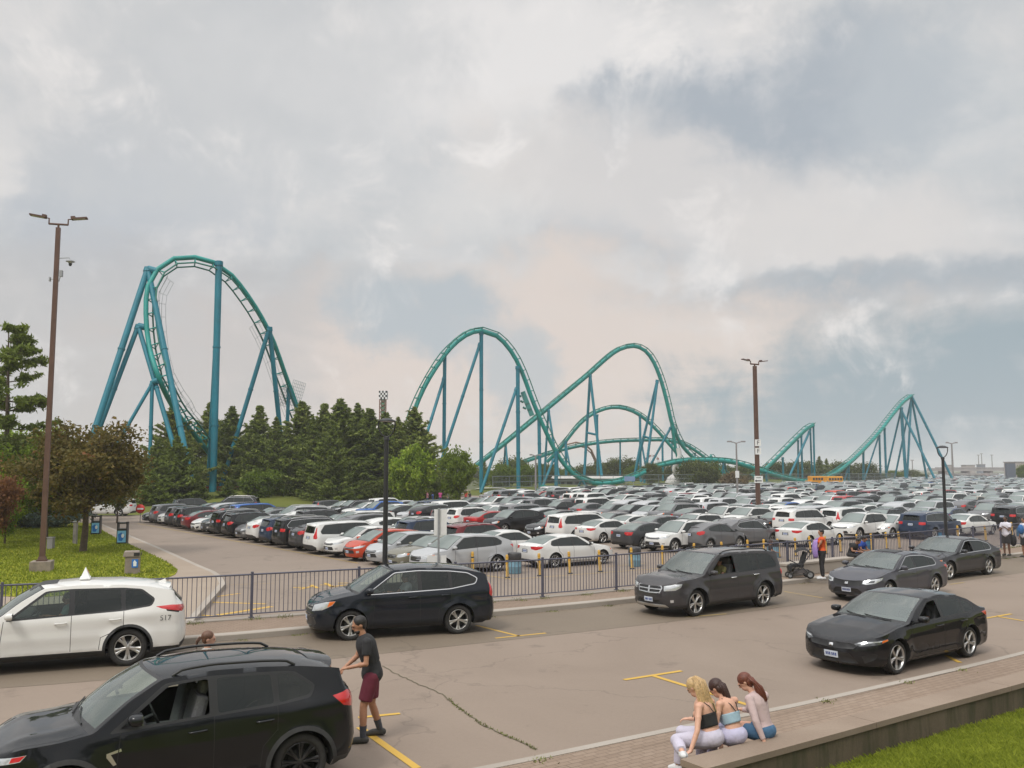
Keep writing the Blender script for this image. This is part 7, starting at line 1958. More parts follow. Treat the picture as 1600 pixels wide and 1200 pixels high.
for px, tp, w, D, lb in [(1485, 727, 9, 700, 'small far building on the skyline left of the overpass'), (1518, 727, 14, 720, 'wide low far building on the skyline above the overpass'), (1538, 726, 6, 740, 'dark far block on the skyline above the overpass')]:
 r = thing('building', px, D, lb, 'building'); h = P(px, tp, D).z - ZL; ww = w / F_PX * D
 mb = MB(); mb.box((0, 4, h / 2), (ww, 8, h)); w_ = mb.build('wall', mat('far_wall%d' % (px % 3), [(.34, .30, .28), (.30, .26, .22), (.16, .18, .22)][px % 3], .8), r); mb = MB(); mb.box((0, 4, h + .2), (ww + .6, 8.6, .4)); mb.build('roof', cg, r)
 mb = MB(); mb.box((0, -.03, h * .55), (ww * .8, .06, h * .2)); mb.build('window', dk, w_)
r = thing('sign_board', 984, 168, 'small blue sign on the bank below the low coaster track', 'sign', .3); mb = MB(); mb.box((0, 0, 1.9), (2.0, .08, .9)); mb.build('panel', mat('blue_sign', (.18, .26, .42), .5), r); mb = MB(); mb.box((-.7, 0, .8), (.08, .08, 1.6)); mb.build('post', steel, r); mb = MB(); mb.box((.7, 0, .8), (.08, .08, 1.6)); mb.build('post', steel, r)
r = thing('cabinet', 845, 152, 'small green cabinet at the foot of the coaster column', 'cabinet'); mb = MB(); mb.box((0, 0, .6), (2.0, 1.0, 1.2)); mb.build('cabinet_body', mat('cab_green', (.02, .28, .2), .6), r, bevel=.05); mb = MB(); mb.box((.4, 0, 1.5), (.9, .8, .6)); mb.build('cabinet_top', mat('cab_green', (.02, .28, .2), .6), r, bevel=.03)
# a grey cottage roof glimpsed through the trees on the left
r = thing('building', 38, 90, 'grey building glimpsed between the trees at the left edge', 'building'); mb = MB(); mb.box((0, 0, 2.6), (7, 5, 5.2)); mb.build('wall', gw, r); mb = MB(); mb.add([(-3.8, -2.8, 5.2), (3.8, -2.8, 5.2), (3.8, 2.8, 5.2), (-3.8, 2.8, 5.2), (-3.8, 0, 6.8), (3.8, 0, 6.8)], [(0, 1, 5, 4), (2, 3, 4, 5), (0, 4, 3), (1, 2, 5)]); mb.build('roof', mat('roof_grey', (.18, .17, .17), .8), r)
# ================================================================== PEOPLE
PEND = []
def skin_m(n, c): return mat(n, c, .55, noise=(18, .08))
SK = {'light': skin_m('skin_light', (.60, .34, .24)), 'tan': skin_m('skin_tan', (.40, .20, .12)), 'mid': skin_m('skin_mid', (.30, .15, .09)), 'dark': skin_m('skin_dark', (.14, .07, .045))}
def cloth(n, c, noise_=.12): return mat('cloth_' + n, c, .85, noise=(9, noise_), bump=(11, .5, .03))
def limb(mb, pts, rs, n=12, round_ends=True, squash=None):
 mb.tube(pts, rs, n)
 if round_ends:
  for p, r in ((pts[0], rs[0]), (pts[-1], rs[-1])): mb.ell(p, (r, r, r), n, 8)
 for p, r in zip(pts[1:-1], rs[1:-1]): mb.ell(p, (r, r, r), n, 8)
def frame(a, b, f):
 """rotation whose z runs a->b and whose x is as near to f as possible"""
 z = (Vector(b) - Vector(a)).normalized(); x = Vector(f) - z * Vector(f).dot(z); x.normalize(); y = z.cross(x)
 return Matrix((x, y, z)).transposed()
def queue(mb, name, m, parent, voxel=.012, smooth=3):
 o = mb.build(name, m, parent)
 md = o.modifiers.new('r', 'REMESH'); md.mode = 'VOXEL'; md.voxel_size = voxel; md.use_smooth_shade = True
 s = o.modifiers.new('s', 'SMOOTH'); s.iterations = smooth; s.factor = .5
 PEND.append(o); return o
def finish_people():
 dg = bpy.context.evaluated_depsgraph_get(); dg.update()
 for o in PEND:
  me = bpy.data.meshes.new_from_object(o.evaluated_get(dg)); old = o.data; o.modifiers.clear(); o.data = me
  if not me.materials:
   for m in old.materials: me.materials.append(m)
  bpy.data.meshes.remove(old)
 for ob, m in TXT:
  me = bpy.data.meshes.new_from_object(ob.evaluated_get(dg)); n = ob.name; par = ob.parent
  o = bpy.data.objects.new('sign_lettering', me); COL.objects.link(o); o.parent = par; o.matrix_local = ob.matrix_local.copy(); bpy.data.objects.remove(ob)
  if not me.materials: me.materials.append(m)
STAND = dict(pel=(0, 0, .95), wai=(0, 0, 1.10), che=(0, 0, 1.30), nek=(.0, 0, 1.47), hed=(.02, 0, 1.62),
             shL=(0, .18, 1.40), elL=(-.02, .24, 1.12), wrL=(.06, .25, .88), shR=(0, -.18, 1.40), elR=(-.02, -.24, 1.12), wrR=(.06, -.25, .88),
             hpL=(0, .09, .92), knL=(.03, .10, .50), anL=(0, .11, .09), hpR=(0, -.09, .92), knR=(.03, -.10, .50), anR=(0, -.11, .09))
def hand(mb, wr, el, r=.5, curl=.5, pal=None, grip=None):
 w = Vector(wr); d = (w - Vector(el)).normalized()
 if grip is not None: d = (Vector(grip) - w).normalized()
 pal = Vector(pal) if pal is not None else Vector((0, 0, -1)); pal = (pal - d * pal.dot(d)); pal = pal.normalized() if pal.length > 1e-3 else Vector((1, 0, 0))
 s = d.cross(pal).normalized()
 M3 = Matrix((s, pal, d)).transposed()
 mb.ell(w + d * .045, (.040, .018, .052), 12, 8, M=M3)
 for k, ln in zip(range(4), (.068, .078, .072, .056)):
  b = w + d * .082 + s * (-.030 + .020 * k); m1 = b + (d * math.cos(curl) + pal * math.sin(curl)) * ln * .5; m2 = m1 + (d * math.cos(curl * 2.2) + pal * math.sin(curl * 2.2)) * ln * .5
  mb.tube([b - d * .02, b, m1, m2], [.0095, .0095, .0085, .007], 7); mb.ell(m2, (.007, .007, .007), 6, 5)
 b = w + d * .02 - s * .032; mb.tube([b, b + (d * .6 - s * .6 + pal * .3).normalized() * .035, b + (d * .75 - s * .35 + pal * .5).normalized() * .062], [.012, .010, .008], 7)
def person(loc, rz, J, label, skin='tan', top=None, bottom=None, hair=None, shoes=None, sc=1.0, voxel=.012, sex='m', hands=True, sock=None, look=None, cat='person', group=None, headf=(1, 0, 0)):
 """J: joints in the person's frame, +x is where the body faces"""
 j = dict(STAND); j.update(J); j = {k: Vector(v) for k, v in j.items() if k[:3] not in ('cur', 'pal', 'gri')}
 r = empty('person', loc, rz); r.scale = (sc,) * 3; tag(r, label, cat, group)
 m = SK[skin]; mb = MB()
 wide = 1.0 if sex == 'm' else .88; hipw = 1.0 if sex == 'm' else 1.06
 sp = (j['shL'] - j['shR']).normalized(); up_t = (j['nek'] - j['pel']).normalized(); fw = sp.cross(up_t).normalized() * -1
 fw = up_t.cross(sp).normalized() * -1 if up_t.cross(sp).length else Vector((1, 0, 0))
 if fw.x < 0 and abs(fw.x) > .3: fw = -fw
 def torso(b, g):
  for a_, b_, w0, d0, w1, d1 in (('pel', 'wai', .155 * hipw, .115, .130 * wide, .10), ('wai', 'che', .130 * wide, .10, .165 * wide, .115)):
   A, B = j[a_], j[b_]; M3 = frame(A, B, fw); n = 18; vs = []
   for i in range(7):
    t = i / 6; c = A.lerp(B, t); w = (w0 * (1 - t) + w1 * t + g); d = (d0 * (1 - t) + d1 * t + g)
    for k in range(n): q = 2 * PI * k / n; vs.append(c + M3 @ Vector((d * math.cos(q), w * math.sin(q), 0)))
   b.add(vs, [(i * n + k, i * n + (k + 1) % n, (i + 1) * n + (k + 1) % n, (i + 1) * n + k) for i in range(6) for k in range(n)] + [tuple(range(n))[::-1], tuple(range(6 * n, 7 * n))])
  M3 = frame(j['wai'], j['che'], fw); b.ell(j['che'] + M3 @ Vector((0, 0, .02)), (.118 + g, .170 * wide + g, .155 + g), 16, 12, M=M3)
  M3 = frame(j['pel'], j['wai'], fw); b.ell(j['pel'], (.125 * hipw + g, .165 * hipw + g, .125 + g), 16, 12, M=M3)
  if sex == 'f':
   for s in (-1, 1): b.ell(j['che'] + fw * .075 + sp * .07 * s - up_t * .02, (.06 + g, .06 + g, .06 + g), 12, 8)
 torso(mb, 0)
 limb(mb, [j['shR'], j['che'].lerp(j['nek'], .45), j['shL']], [.058 * wide, .075, .058 * wide])
 hm = j['hed']; hf = Vector(headf).normalized(); hup = (hm - j['nek']).normalized()
 H3 = frame(j['nek'], hm, hf); hf = H3 @ Vector((1, 0, 0)); hl_ = H3 @ Vector((0, 1, 0))
 limb(mb, [j['che'].lerp(j['nek'], .5), j['nek'], hm - hup * .04], [.075, .056 if sex == 'm' else .048, .052])
 mb.ell(hm + hup * .02 - hf * .008, (.098, .076, .105), 18, 14, M=H3); mb.ell(hm + hf * .035 - hup * .055, (.055, .052, .055), 14, 10, M=H3)
 mb.ell(hm + hf * .098 - hup * .012, (.018, .011, .024), 8, 6, M=H3); mb.ell(hm + hf * .090 + hup * .025, (.02, .05, .010), 8, 6, M=H3); mb.ell(hm + hf * .086 - hup * .055, (.012, .024, .009), 8, 6, M=H3)
 for s in (-1, 1): mb.ell(hm + hl_ * .078 * s - hf * .012, (.018, .008, .030), 8, 6, M=H3)
 for s in 'LR':
  limb(mb, [j['sh' + s], j['el' + s], j['wr' + s]], [.052 * wide, .040 * wide, .027]); mid = j['sh' + s].lerp(j['el' + s], .45); mb.ell(mid, (.052 * wide,) * 3, 10, 8); mid = j['el' + s].lerp(j['wr' + s], .3); mb.ell(mid, (.041 * wide,) * 3, 10, 8)
  if hands: hand(mb, j['wr' + s], j['el' + s], curl=J.get('curl' + s, .45) if isinstance(J.get('curl' + s, .45), float) else .45, pal=J.get('pal' + s), grip=J.get('grip' + s))
  kn, an, hp = j['kn' + s], j['an' + s], j['hp' + s]
  limb(mb, [hp, hp.lerp(kn, .45), kn, kn.lerp(an, .35), an], [.092 * hipw, .080 * hipw, .055, .056, .036])
  toe = j.get('to' + s, an + Vector((.17, 0, -.055)))
  mb.tube([an + Vector((-.035, 0, -.045)), an.lerp(toe, .6) + Vector((0, 0, -.01)), toe], [.040, .038, .025], 10); mb.ell(toe, (.03, .034, .022), 8, 6); mb.ell(an + Vector((-.03, 0, -.045)), (.04, .036, .04), 8, 6)
 body = queue(mb, 'body', m, r, voxel)
 for s in (-1, 1):
  e = MB(); e.ell(hm + hf * .084 + hl_ * .030 * s + hup * .008, (.010, .013, .008), 8, 6, M=H3); e.build('eye', mat('eye_dark', (.02, .012, .01), .3), r)
 info = dict(root=r, j=j, fw=fw, sp=sp, up=up_t, hf=hf, hup=hup, hl=hl_, H3=H3, torso=torso, wide=wide, hipw=hipw, mb=mb)
 if top: top(info)
 if bottom: bottom(info)
 if hair: hair(info)
 if shoes:
  for s in 'LR':
   an = j['an' + s]; toe = j.get('to' + s, an + Vector((.17, 0, -.055))); b = MB(); dn = Vector((0, 0, -1))
   b.tube([an + Vector((-.045, 0, -.045)), an.lerp(toe, .6) + Vector((0, 0, -.012)), toe + (toe - an).normalized() * .02], [.050, .048, .034], 12); b.ell(toe + (toe - an).normalized() * .01, (.04, .042, .034), 10, 8); b.ell(an + Vector((-.04, 0, -.045)), (.048, .045, .048), 10, 8)
   b.tube([an + Vector((-.01, 0, -.06)), an + Vector((0, 0, .0))], [.05, .046], 12)
   queue(b, 'shoe', shoes, r, .010, 2)
   if sock:
    b = MB(); b.tube([an + Vector((0, 0, -.02)), an.lerp(j['kn' + s], .38)], [.042, .053], 14, caps=False); b.build('sock', sock, r)
 return info
def shirt(m, sleeve=.55, g=.022, hem=0.0, name='shirt', long=False):
 def f(I):
  j = I['j']; b = MB(); I['torso'](b, g)
  limb(b, [j['shR'], j['che'].lerp(j['nek'], .40), j['shL']], [.066, .080, .066])
  if hem: M3 = frame(j['pel'], j['wai'], I['fw']); b.ell(j['pel'] - I['up'] * hem * .5, (.12 + g, .165 + g, hem), 16, 10, M=M3)
  for s in 'LR':
   e = j['sh' + s].lerp(j['el' + s], sleeve)
   if long: b.tube([j['sh' + s], j['el' + s], j['el' + s].lerp(j['wr' + s], .92)], [.066, .052, .036], 12); b.ell(j['el' + s], (.052,) * 3, 10, 8)
   else: b.tube([j['sh' + s], e], [.068, .066], 12)
   b.ell(j['sh' + s], (.068,) * 3, 10, 8)
  queue(b, name, m, I['root'], .012, 4)
 return f
def trousers(m, length=1.0, g=.016, name='trousers', loose=0.0, waist=True):
 def f(I):
  j = I['j']; b = MB(); M3 = frame(j['pel'], j['wai'], I['fw']); b.ell(j['pel'], (.125 * I['hipw'] + g + loose * .5, .165 * I['hipw'] + g, .13), 16, 12, M=M3)
  for s in 'LR':
   hp, kn, an = j['hp' + s], j['kn' + s], j['an' + s]
   if length <= .5:
    e = hp.lerp(kn, length * 2); b.tube([hp, hp.lerp(e, .5), e], [.10 + loose, .095 + loose, .078 + loose * 1.5], 14)
   else:
    e = kn.lerp(an, (length - .5) * 2); b.tube([hp, hp.lerp(kn, .5), kn, kn.lerp(e, .5), e], [.10 + loose, .09 + loose, .066 + loose, .064 + loose, .048 + loose], 14); b.ell(kn, (.066 + loose,) * 3, 12, 8)
   b.ell(hp, (.10 + loose,) * 3, 12, 8)
  queue(b, name, m, I['root'], .012, 3)
 return f
def hair_short(m, curly=False):
 def f(I):
  b = MB(); c = I['j']['hed']; b.ell(c + I['hup'] * .040 - I['hf'] * .022, (.100, .086, .094), 16, 12, M=I['H3']); b.ell(c - I['hf'] * .045 - I['hup'] * .01, (.06, .076, .07), 12, 8, M=I['H3'])
  if curly:
   rr = random.Random(3)
   for _ in range(40): v = Vector((rr.gauss(-.3, 1), rr.gauss(0, 1), rr.gauss(.8, .8))).normalized(); b.ell(c + I['hup'] * .04 + I['H3'] @ Vector((v.x * .095, v.y * .088, v.z * .09)), (.026,) * 3, 6, 5)
  queue(b, 'hair', m, I['root'], .009, 1)
 return f
def hair_beard(m):
 def f(I):
  hair_short(m)(I); b = MB(); c = I['j']['hed']; b.ell(c + I['hf'] * .045 - I['hup'] * .075, (.055, .056, .038), 12, 8, M=I['H3']); queue(b, 'beard', m, I['root'], .009, 1)
 return f
hairm = lambda n, c: mat('hair_' + n, c, .5, noise=(40, .35), bump=(60, .6, .01))
def strands(I, m, path, w, n=110, seed=1, name='hair', thick=.0045, cap_=True):
 """long hair: a scalp cap plus many tapering locks following `path` (offsets in the head frame)"""
 b = MB(); c = I['j']['hed']; rr = random.Random(seed)
 if cap_: b.ell(c + I['hup'] * .038 - I['hf'] * .020, (.104, .088, .096), 16, 12, M=I['H3']); b.ell(c - I['hf'] * .05 - I['hup'] * .02, (.062, .080, .085), 14, 10, M=I['H3'])
 P_ = [c + Vector(p) for p in path]
 for _ in range(n):
  a = rr.uniform(0, 2 * PI); q = rr.random() ** .5; pts = []; L_ = rr.uniform(.78, 1.05)
  for i, p in enumerate(P_):
   t = i / (len(P_) - 1)
   if t > L_: break
   d = (P_[min(i + 1, len(P_) - 1)] - P_[max(i - 1, 0)]).normalized(); s = d.cross(Vector((1, 0, .1))).normalized(); u = s.cross(d)
   ww = w[i]; pts.append(p + s * math.cos(a + t * .5) * q * ww[0] + u * math.sin(a + t * .5) * q * ww[1] + Vector((rr.gauss(0, .004), rr.gauss(0, .004), 0)))
  if len(pts) > 2: b.tube(pts, [thick * (1.7 if 0 < k < len(pts) - 1 else .8) for k in range(len(pts))], 5)
 return b.build(name, m, I['root'])
# ---- man in black at the boot of the black crossover: body faces the car (to the left in the picture)
mf = Vector((G(556, 1166)[0] * .5 + G(589, 1151)[0] * .5, G(556, 1166)[1] * .5 + G(589, 1151)[1] * .5 + .02, 0))
def stride(k): return k
man = person(mf, R(192), dict(pel=(-.06, 0, .93), wai=(-.045, 0, 1.08), che=(.02, 0, 1.29), nek=(.08, 0, 1.46), hed=(.13, 0, 1.60), shL=(.03, .19, 1.39), shR=(.05, -.19, 1.39), elL=(.04, .25, 1.11), wrL=(.29, .21, 1.06), elR=(.14, -.22, 1.13), wrR=(.30, -.10, 1.02),
  hpL=(-.05, .10, .90), hpR=(-.06, -.10, .90), knL=(.06, .11, .50), anL=(.06, .10, .09), knR=(-.07, -.14, .48), anR=(-.20, -.22, .10), palL=(0, 0, -1), palR=(0, 0, -1), curlL=.6), 'bearded man in black tee and maroon shorts reaching to the black crossover boot', 'tan',
  top=shirt(cloth('black', (.022, .022, .024)), .62, .03, .07, 't_shirt'), bottom=trousers(cloth('maroon', (.13, .018, .035)), .40, .016, 'shorts', .014), hair=hair_beard(hairm('black', (.015, .012, .011))), shoes=cloth('shoe_dark', (.05, .048, .045)), sock=cloth('sock_grey', (.055, .06, .075)), headf=(1, .1, -.45), sc=1.05, voxel=.011)
# ---- three girls on the wall (frame: +x faces the road)
def seat_at(px, py): g = G(px, py, WZ1); return Vector((g[0], g[1], 0))
wdir = math.atan2(.745, 1.0)                      # along the wall
face = wdir + PI / 2
def sit(dz=WZ1, **k):
 z = dz
 d = dict(pel=(0, 0, z + .10), wai=(.03, 0, z + .24), che=(.10, 0, z + .42), nek=(.17, 0, z + .57), hed=(.235, 0, z + .68), shL=(.11, .165, z + .50), shR=(.11, -.165, z + .50), elL=(.20, .20, z + .26), wrL=(.40, .10, z + .24), elR=(.20, -.20, z + .26), wrR=(.40, -.10, z + .24),
             hpL=(.02, .09, z + .09), hpR=(.02, -.09, z + .09), knL=(.44, .11, z + .08), knR=(.44, -.11, z + .08), anL=(.48, .12, z - .34), anR=(.48, -.12, z - .34), toL=(.62, .13, z - .40), toR=(.62, -.13, z - .40)); d.update(k); return d
z = WZ1
def bareback(m_top, low, high, straps, name='top', strap_m=None):
 """strapped crop top: a band round the ribs and thin straps over the shoulders"""
 def f(I):
  j = I['j']; b = MB(); M3 = frame(j['wai'], j['che'], I['fw']); n = 22; vs = []; rows = 8
  for i in range(rows):
   t = low + (high - low) * i / (rows - 1); c = j['wai'].lerp(j['che'], t); k = min(1, max(0, t))
   w = (.130 * (1 - k) + .166 * k) * I['wide'] + .014; d = .100 * (1 - k) + .118 * k + .016
   for q in range(n):
    a = 2 * PI * q / n; fr = max(0, math.cos(a)); vs.append(c + M3 @ Vector(((d + .05 * fr * math.sin(PI * min(1, max(0, t)))) * math.cos(a), w * math.sin(a), 0)))
  b.add(vs, [(i * n + k, i * n + (k + 1) % n, (i + 1) * n + (k + 1) % n, (i + 1) * n + k) for i in range(rows - 1) for k in range(n)], 0, True); o = b.build(name, m_top, I['root'])
  o.modifiers.new('t', 'SOLIDIFY').thickness = .006; PEND.append(o)
  for s in (-1, 1):
   b = MB(); top_ = j['shL'].lerp(j['shR'], .5 - .27 * s) + I['up'] * .062; back = j['wai'].lerp(j['che'], high) - I['fw'] * (.118 + .02) + I['sp'] * (.075 * s + straps * -.05 * s); fr = j['wai'].lerp(j['che'], high) + I['fw'] * .15 + I['sp'] * .08 * s
   b.tube([back, back.lerp(top_, .5) - I['fw'] * .035, top_ - I['fw'] * .01, top_.lerp(fr, .5) + I['fw'] * .03, fr], .006, 6); b.build('strap', strap_m or m_top, I['root'])
 return f
sw = cloth('lilac_sweat', (.50, .47, .56), .06)
# blonde, left: leans on her left arm, legs folded along the wall end
g1 = seat_at(1112, 1164)
G1 = person(g1, face + .12, sit(shL=(.07, .165, z + .50), wrL=(.02, .43, z + .02), elL=(.0, .31, z + .24), hed=(.245, .01, z + .685), nek=(.165, .0, z + .575), knL=(.28, .36, z + .08), anL=(.06, .56, z + .04), toL=(-.02, .64, z + .02), knR=(.46, .0, z + .08), anR=(.50, .03, z - .34), toR=(.62, .03, z - .40), palL=(-.2, .3, -1), gripL=(.03, .56, z + .0), curlL=.1), 'blonde girl in a black strappy top and pale lilac joggers on the wall end', 'light', sex='f',
 top=bareback(cloth('black_top', (.018, .018, .018)), -.05, .78, 1.0), bottom=trousers(sw, .98, .02, 'joggers', .018), shoes=cloth('shoe_white', (.6, .6, .6)), headf=(1, .1, -.75), sc=.98, voxel=.010)
strands(G1, hairm('blonde', (.50, .34, .17)), [(-.0, 0, .12), (-.09, 0, .08), (-.125, 0, -.02), (-.15, -.01, -.12), (-.20, -.03, -.22), (-.235, -.05, -.32), (-.25, -.06, -.40)], [(.05, .04), (.095, .055), (.11, .055), (.115, .045), (.12, .035), (.10, .025), (.05, .02)], 320, 2)
# brunette, middle
g2_ = seat_at(1148, 1158)
G2 = person(g2_, face + .05, sit(hed=(.265, .02, z + .655), nek=(.185, .005, z + .565), elL=(.10, .26, z + .26), wrL=(.04, .27, z + .10), palL=(0, 0, -1), curlL=.3), 'dark-haired girl in a pale blue crop top seated between the other two', 'light', sex='f',
 top=bareback(cloth('sky_top', (.33, .46, .54), .05), .05, .72, 1.0, strap_m=cloth('black_top', (.018, .018, .018))), bottom=trousers(cloth('lavender', (.46, .44, .58), .06), .98, .02, 'joggers', .016), shoes=cloth('shoe_white', (.6, .6, .6)), headf=(1, .15, -1.0), sc=.96, voxel=.010)
strands(G2, hairm('dark_brown', (.045, .018, .014)), [(-.02, 0, .10), (-.10, 0, .06), (-.13, -.01, -.01), (-.17, -.03, -.12), (-.215, -.055, -.24), (-.24, -.075, -.34), (-.25, -.085, -.40)], [(.02, .02), (.06, .03), (.05, .04), (.036, .034), (.034, .03), (.03, .022), (.012, .01)], 150, 3)
# auburn ponytail, right
g3 = seat_at(1194, 1150)
G3 = person(g3, face + .10, sit(hed=(.26, .04, z + .72), nek=(.175, .01, z + .61), che=(.09, 0, z + .44), shL=(.11, .17, z + .535), shR=(.09, -.17, z + .53), elL=(-.03, .24, z + .28), wrL=(-.13, .21, z + .035), gripL=(-.20, .20, z - .06), palL=(1, 0, 0), curlL=.5, elR=(.22, -.22, z + .28), wrR=(.42, -.08, z + .30)), 'girl with auburn ponytail in a dusty pink long-sleeved top and denim shorts', 'light', sex='f',
 top=shirt(cloth('dusty_pink', (.50, .38, .37), .06), g=.016, long=True, name='crop_top'), bottom=trousers(cloth('denim', (.055, .13, .23), .2), .26, .018, 'denim_shorts', .012), shoes=cloth('shoe_white', (.6, .6, .6)), headf=(1, .5, -.9), sc=.94, voxel=.010)
strands(G3, hairm('auburn', (.13, .035, .018)), [(-.03, 0, .09), (-.10, 0, .05), (-.155, -.01, .015), (-.20, -.03, -.05), (-.235, -.05, -.13), (-.26, -.07, -.21), (-.27, -.08, -.27)], [(.02, .02), (.05, .03), (.025, .022), (.052, .045), (.055, .045), (.045, .035), (.012, .01)], 170, 4)
# ---- head of the woman behind the black crossover
wb_ = Vector((P(327, 900, 13.5).x, 13.5, 0))
person((wb_[0] - .0, wb_[1], 0), R(20), dict(), 'woman with light brown hair tied back, only her head above the black crossover roof', 'light', top=shirt(cloth('pale_tee', (.45, .45, .42)), .5), bottom=trousers(cloth('denim', (.055, .13, .23), .2), .98), hair=lambda I: (hair_short(hairm('light_brown', (.12, .055, .03)))(I), strands(I, MATS['hair_light_brown'], [(-.08, 0, .03), (-.13, 0, .03), (-.17, 0, -.03), (-.18, 0, -.14)], [(.02, .02), (.02, .02), (.03, .03), (.01, .01)], 40, 6, cap_=False)), shoes=cloth('shoe_white', (.6, .6, .6)), sex='f', headf=(1, 0, -.6), sc=.93, voxel=.016)
# ---- people on the far pavement
orange = cloth('orange', (.62, .09, .02))
wp = G(1286, 905, ZS)
W1 = person(wp, R(170), dict(elL=(.16, .22, 1.14), wrL=(.22, .02, 1.30), elR=(.10, -.24, 1.13), wrR=(.24, -.05, 1.28)), 'woman in an orange top and black leggings holding a lilac cloth by the pushchair', 'tan', sex='f', top=shirt(orange, .12, .014, name='vest_top'), bottom=trousers(cloth('black', (.022, .022, .024)), .98), hair=hair_short(hairm('black', (.015, .012, .011))), shoes=cloth('shoe_white', (.6, .6, .6)), headf=(1, .2, -.5), voxel=.016)
mb = MB(); vs = []; n = 12
for i in range(9):
 for k in range(n + 1):
  a = -1.9 + 2.9 * k / n; t = i / 8; rr_ = .21 + .05 * math.sin(t * PI) + .012 * math.sin(k * 2.6 + i)
  vs.append((rr_ * math.cos(a) * 1.05 + .05, rr_ * math.sin(a) * 1.15 + .02, 1.40 - .62 * t - .06 * math.cos(a * 1.4)))
mb.add(vs, [(i * (n + 1) + k, i * (n + 1) + k + 1, (i + 1) * (n + 1) + k + 1, (i + 1) * (n + 1) + k) for i in range(8) for k in range(n)], 0, True)
cl_ = mb.build('cloth', cloth('lilac', (.36, .24, .56), .1)); cl_.location = wp; cl_.rotation_euler = (0, 0, R(170)); tag(cl_, 'lilac cloth held up by the woman in orange', 'cloth'); cl_.modifiers.new('t', 'SOLIDIFY').thickness = .01; PEND.append(cl_)
def seated(loc, rz, z, label, skin, topm, botm, hr, sc=1.0, bare=False, **k):
 J = sit(dz=z, **k)
 return person(loc, rz, J, label, skin, top=shirt(topm, .5, .02), bottom=trousers(botm, .98 if not bare else .4), hair=hr, shoes=cloth('shoe_dark', (.05, .048, .045)), headf=(1, 0, -1.0), sc=sc, voxel=.016)
sa, sang = SEAT
bkm = cloth('black', (.022, .022, .024))
n_ = Vector((math.sin(sang), -math.cos(sang), 0)); t_ = Vector((math.cos(sang), math.sin(sang), 0))
def on_wall(px):
 s = min([i * .05 for i in range(-60, 140)], key=lambda s: abs((sa + t_ * s + Vector((-math.sin(sang), math.cos(sang), 0)) * .24)[0] / (sa + t_ * s + Vector((-math.sin(sang), math.cos(sang), 0)) * .24)[1] - (px - 800) / F_PX)); q = sa + t_ * s + Vector((-math.sin(sang), math.cos(sang), 0)) * .24; return Vector((q.x, q.y, ZS))
q = on_wall(1322)
seated(q, sang - PI / 2, .45, 'man in black hunched over his phone on the concrete seat wall', 'mid', bkm, bkm, hair_short(hairm('black', (.015, .012, .011))), hed=(.34, 0, 1.08), nek=(.24, 0, .98), che=(.14, 0, .84))
q = on_wall(1336)
seated(q, sang - PI / 2, .45, 'companion in a blue top behind the hunched man on the seat wall', 'mid', cloth('royal_blue', (.02, .06, .30)), bkm, hair_short(hairm('black', (.015, .012, .011))))
bq = G(1205, 896, ZS)
person(bq, R(-20), dict(elL=(.14, .2, 1.14), wrL=(.32, .06, 1.12), elR=(.12, -.22, 1.12), wrR=(.32, -.06, 1.12)), 'curly-haired boy in a black top half hidden behind the grey SUV', 'tan', top=shirt(bkm, .4), bottom=trousers(bkm, .4), hair=hair_short(hairm('dark_brown', (.045, .018, .014)), True), shoes=cloth('shoe_dark', (.05, .048, .045)), headf=(1, 0, -.5), sc=.70, voxel=.018)
q = G(1574, 868, ZS)
MW = person(q, R(215), dict(elL=(.12, .2, 1.14), wrL=(.14, .02, 1.25), elR=(.10, -.23, 1.12), wrR=(.26, -.05, 1.2)), 'man in a white tee and dark shorts standing on the far pavement', 'dark', top=shirt(cloth('white', (.62, .60, .66)), .6, .03), bottom=trousers(cloth('shorts_black', (.03, .028, .03)), .46, .02, 'shorts', .02), hair=hair_short(hairm('black', (.015, .012, .011))), shoes=cloth('shoe_dark', (.05, .048, .045)), headf=(1, 0, -.4), voxel=.016)
r = empty('bag', q + Vector((.30, -.0, .62))); tag(r, 'dark bag hanging beside the man in the white tee', 'bag'); mb = MB(); mb.ell((0, 0, .05), (.15, .12, .26), 12, 10); mb.build('bag_body', bkm, r); mb = MB(); mb.tube([(-.08, 0, .26), (-.05, 0, .50), (.03, 0, .52), (.08, 0, .26)], .015, 6); mb.build('handle', bkm, r)
q = G(1603, 871, ZS)
person(q, R(190), dict(), 'person in a white top with a blue backpack cut by the right edge', 'mid', top=shirt(cloth('white', (.62, .60, .66)), .6, .03), bottom=trousers(cloth('shorts_black', (.03, .028, .03)), .46, .02, 'shorts', .02), hair=hair_short(hairm('black', (.015, .012, .011))), shoes=cloth('shoe_dark', (.05, .048, .045)), voxel=.016)
r = empty('backpack', q + Vector((-.16, -.05, 1.22))); tag(r, 'blue backpack worn by the person at the right edge', 'backpack'); mb = MB(); mb.ell((-.02, 0, 0), (.12, .15, .22), 12, 10); mb.build('bag_body', cloth('bag_blue', (.04, .13, .32)), r); mb = MB(); mb.tube([(.04, -.12, .18), (.16, -.12, .15), (.14, -.12, -.12)], .018, 6); mb.build('strap', bkm, r)
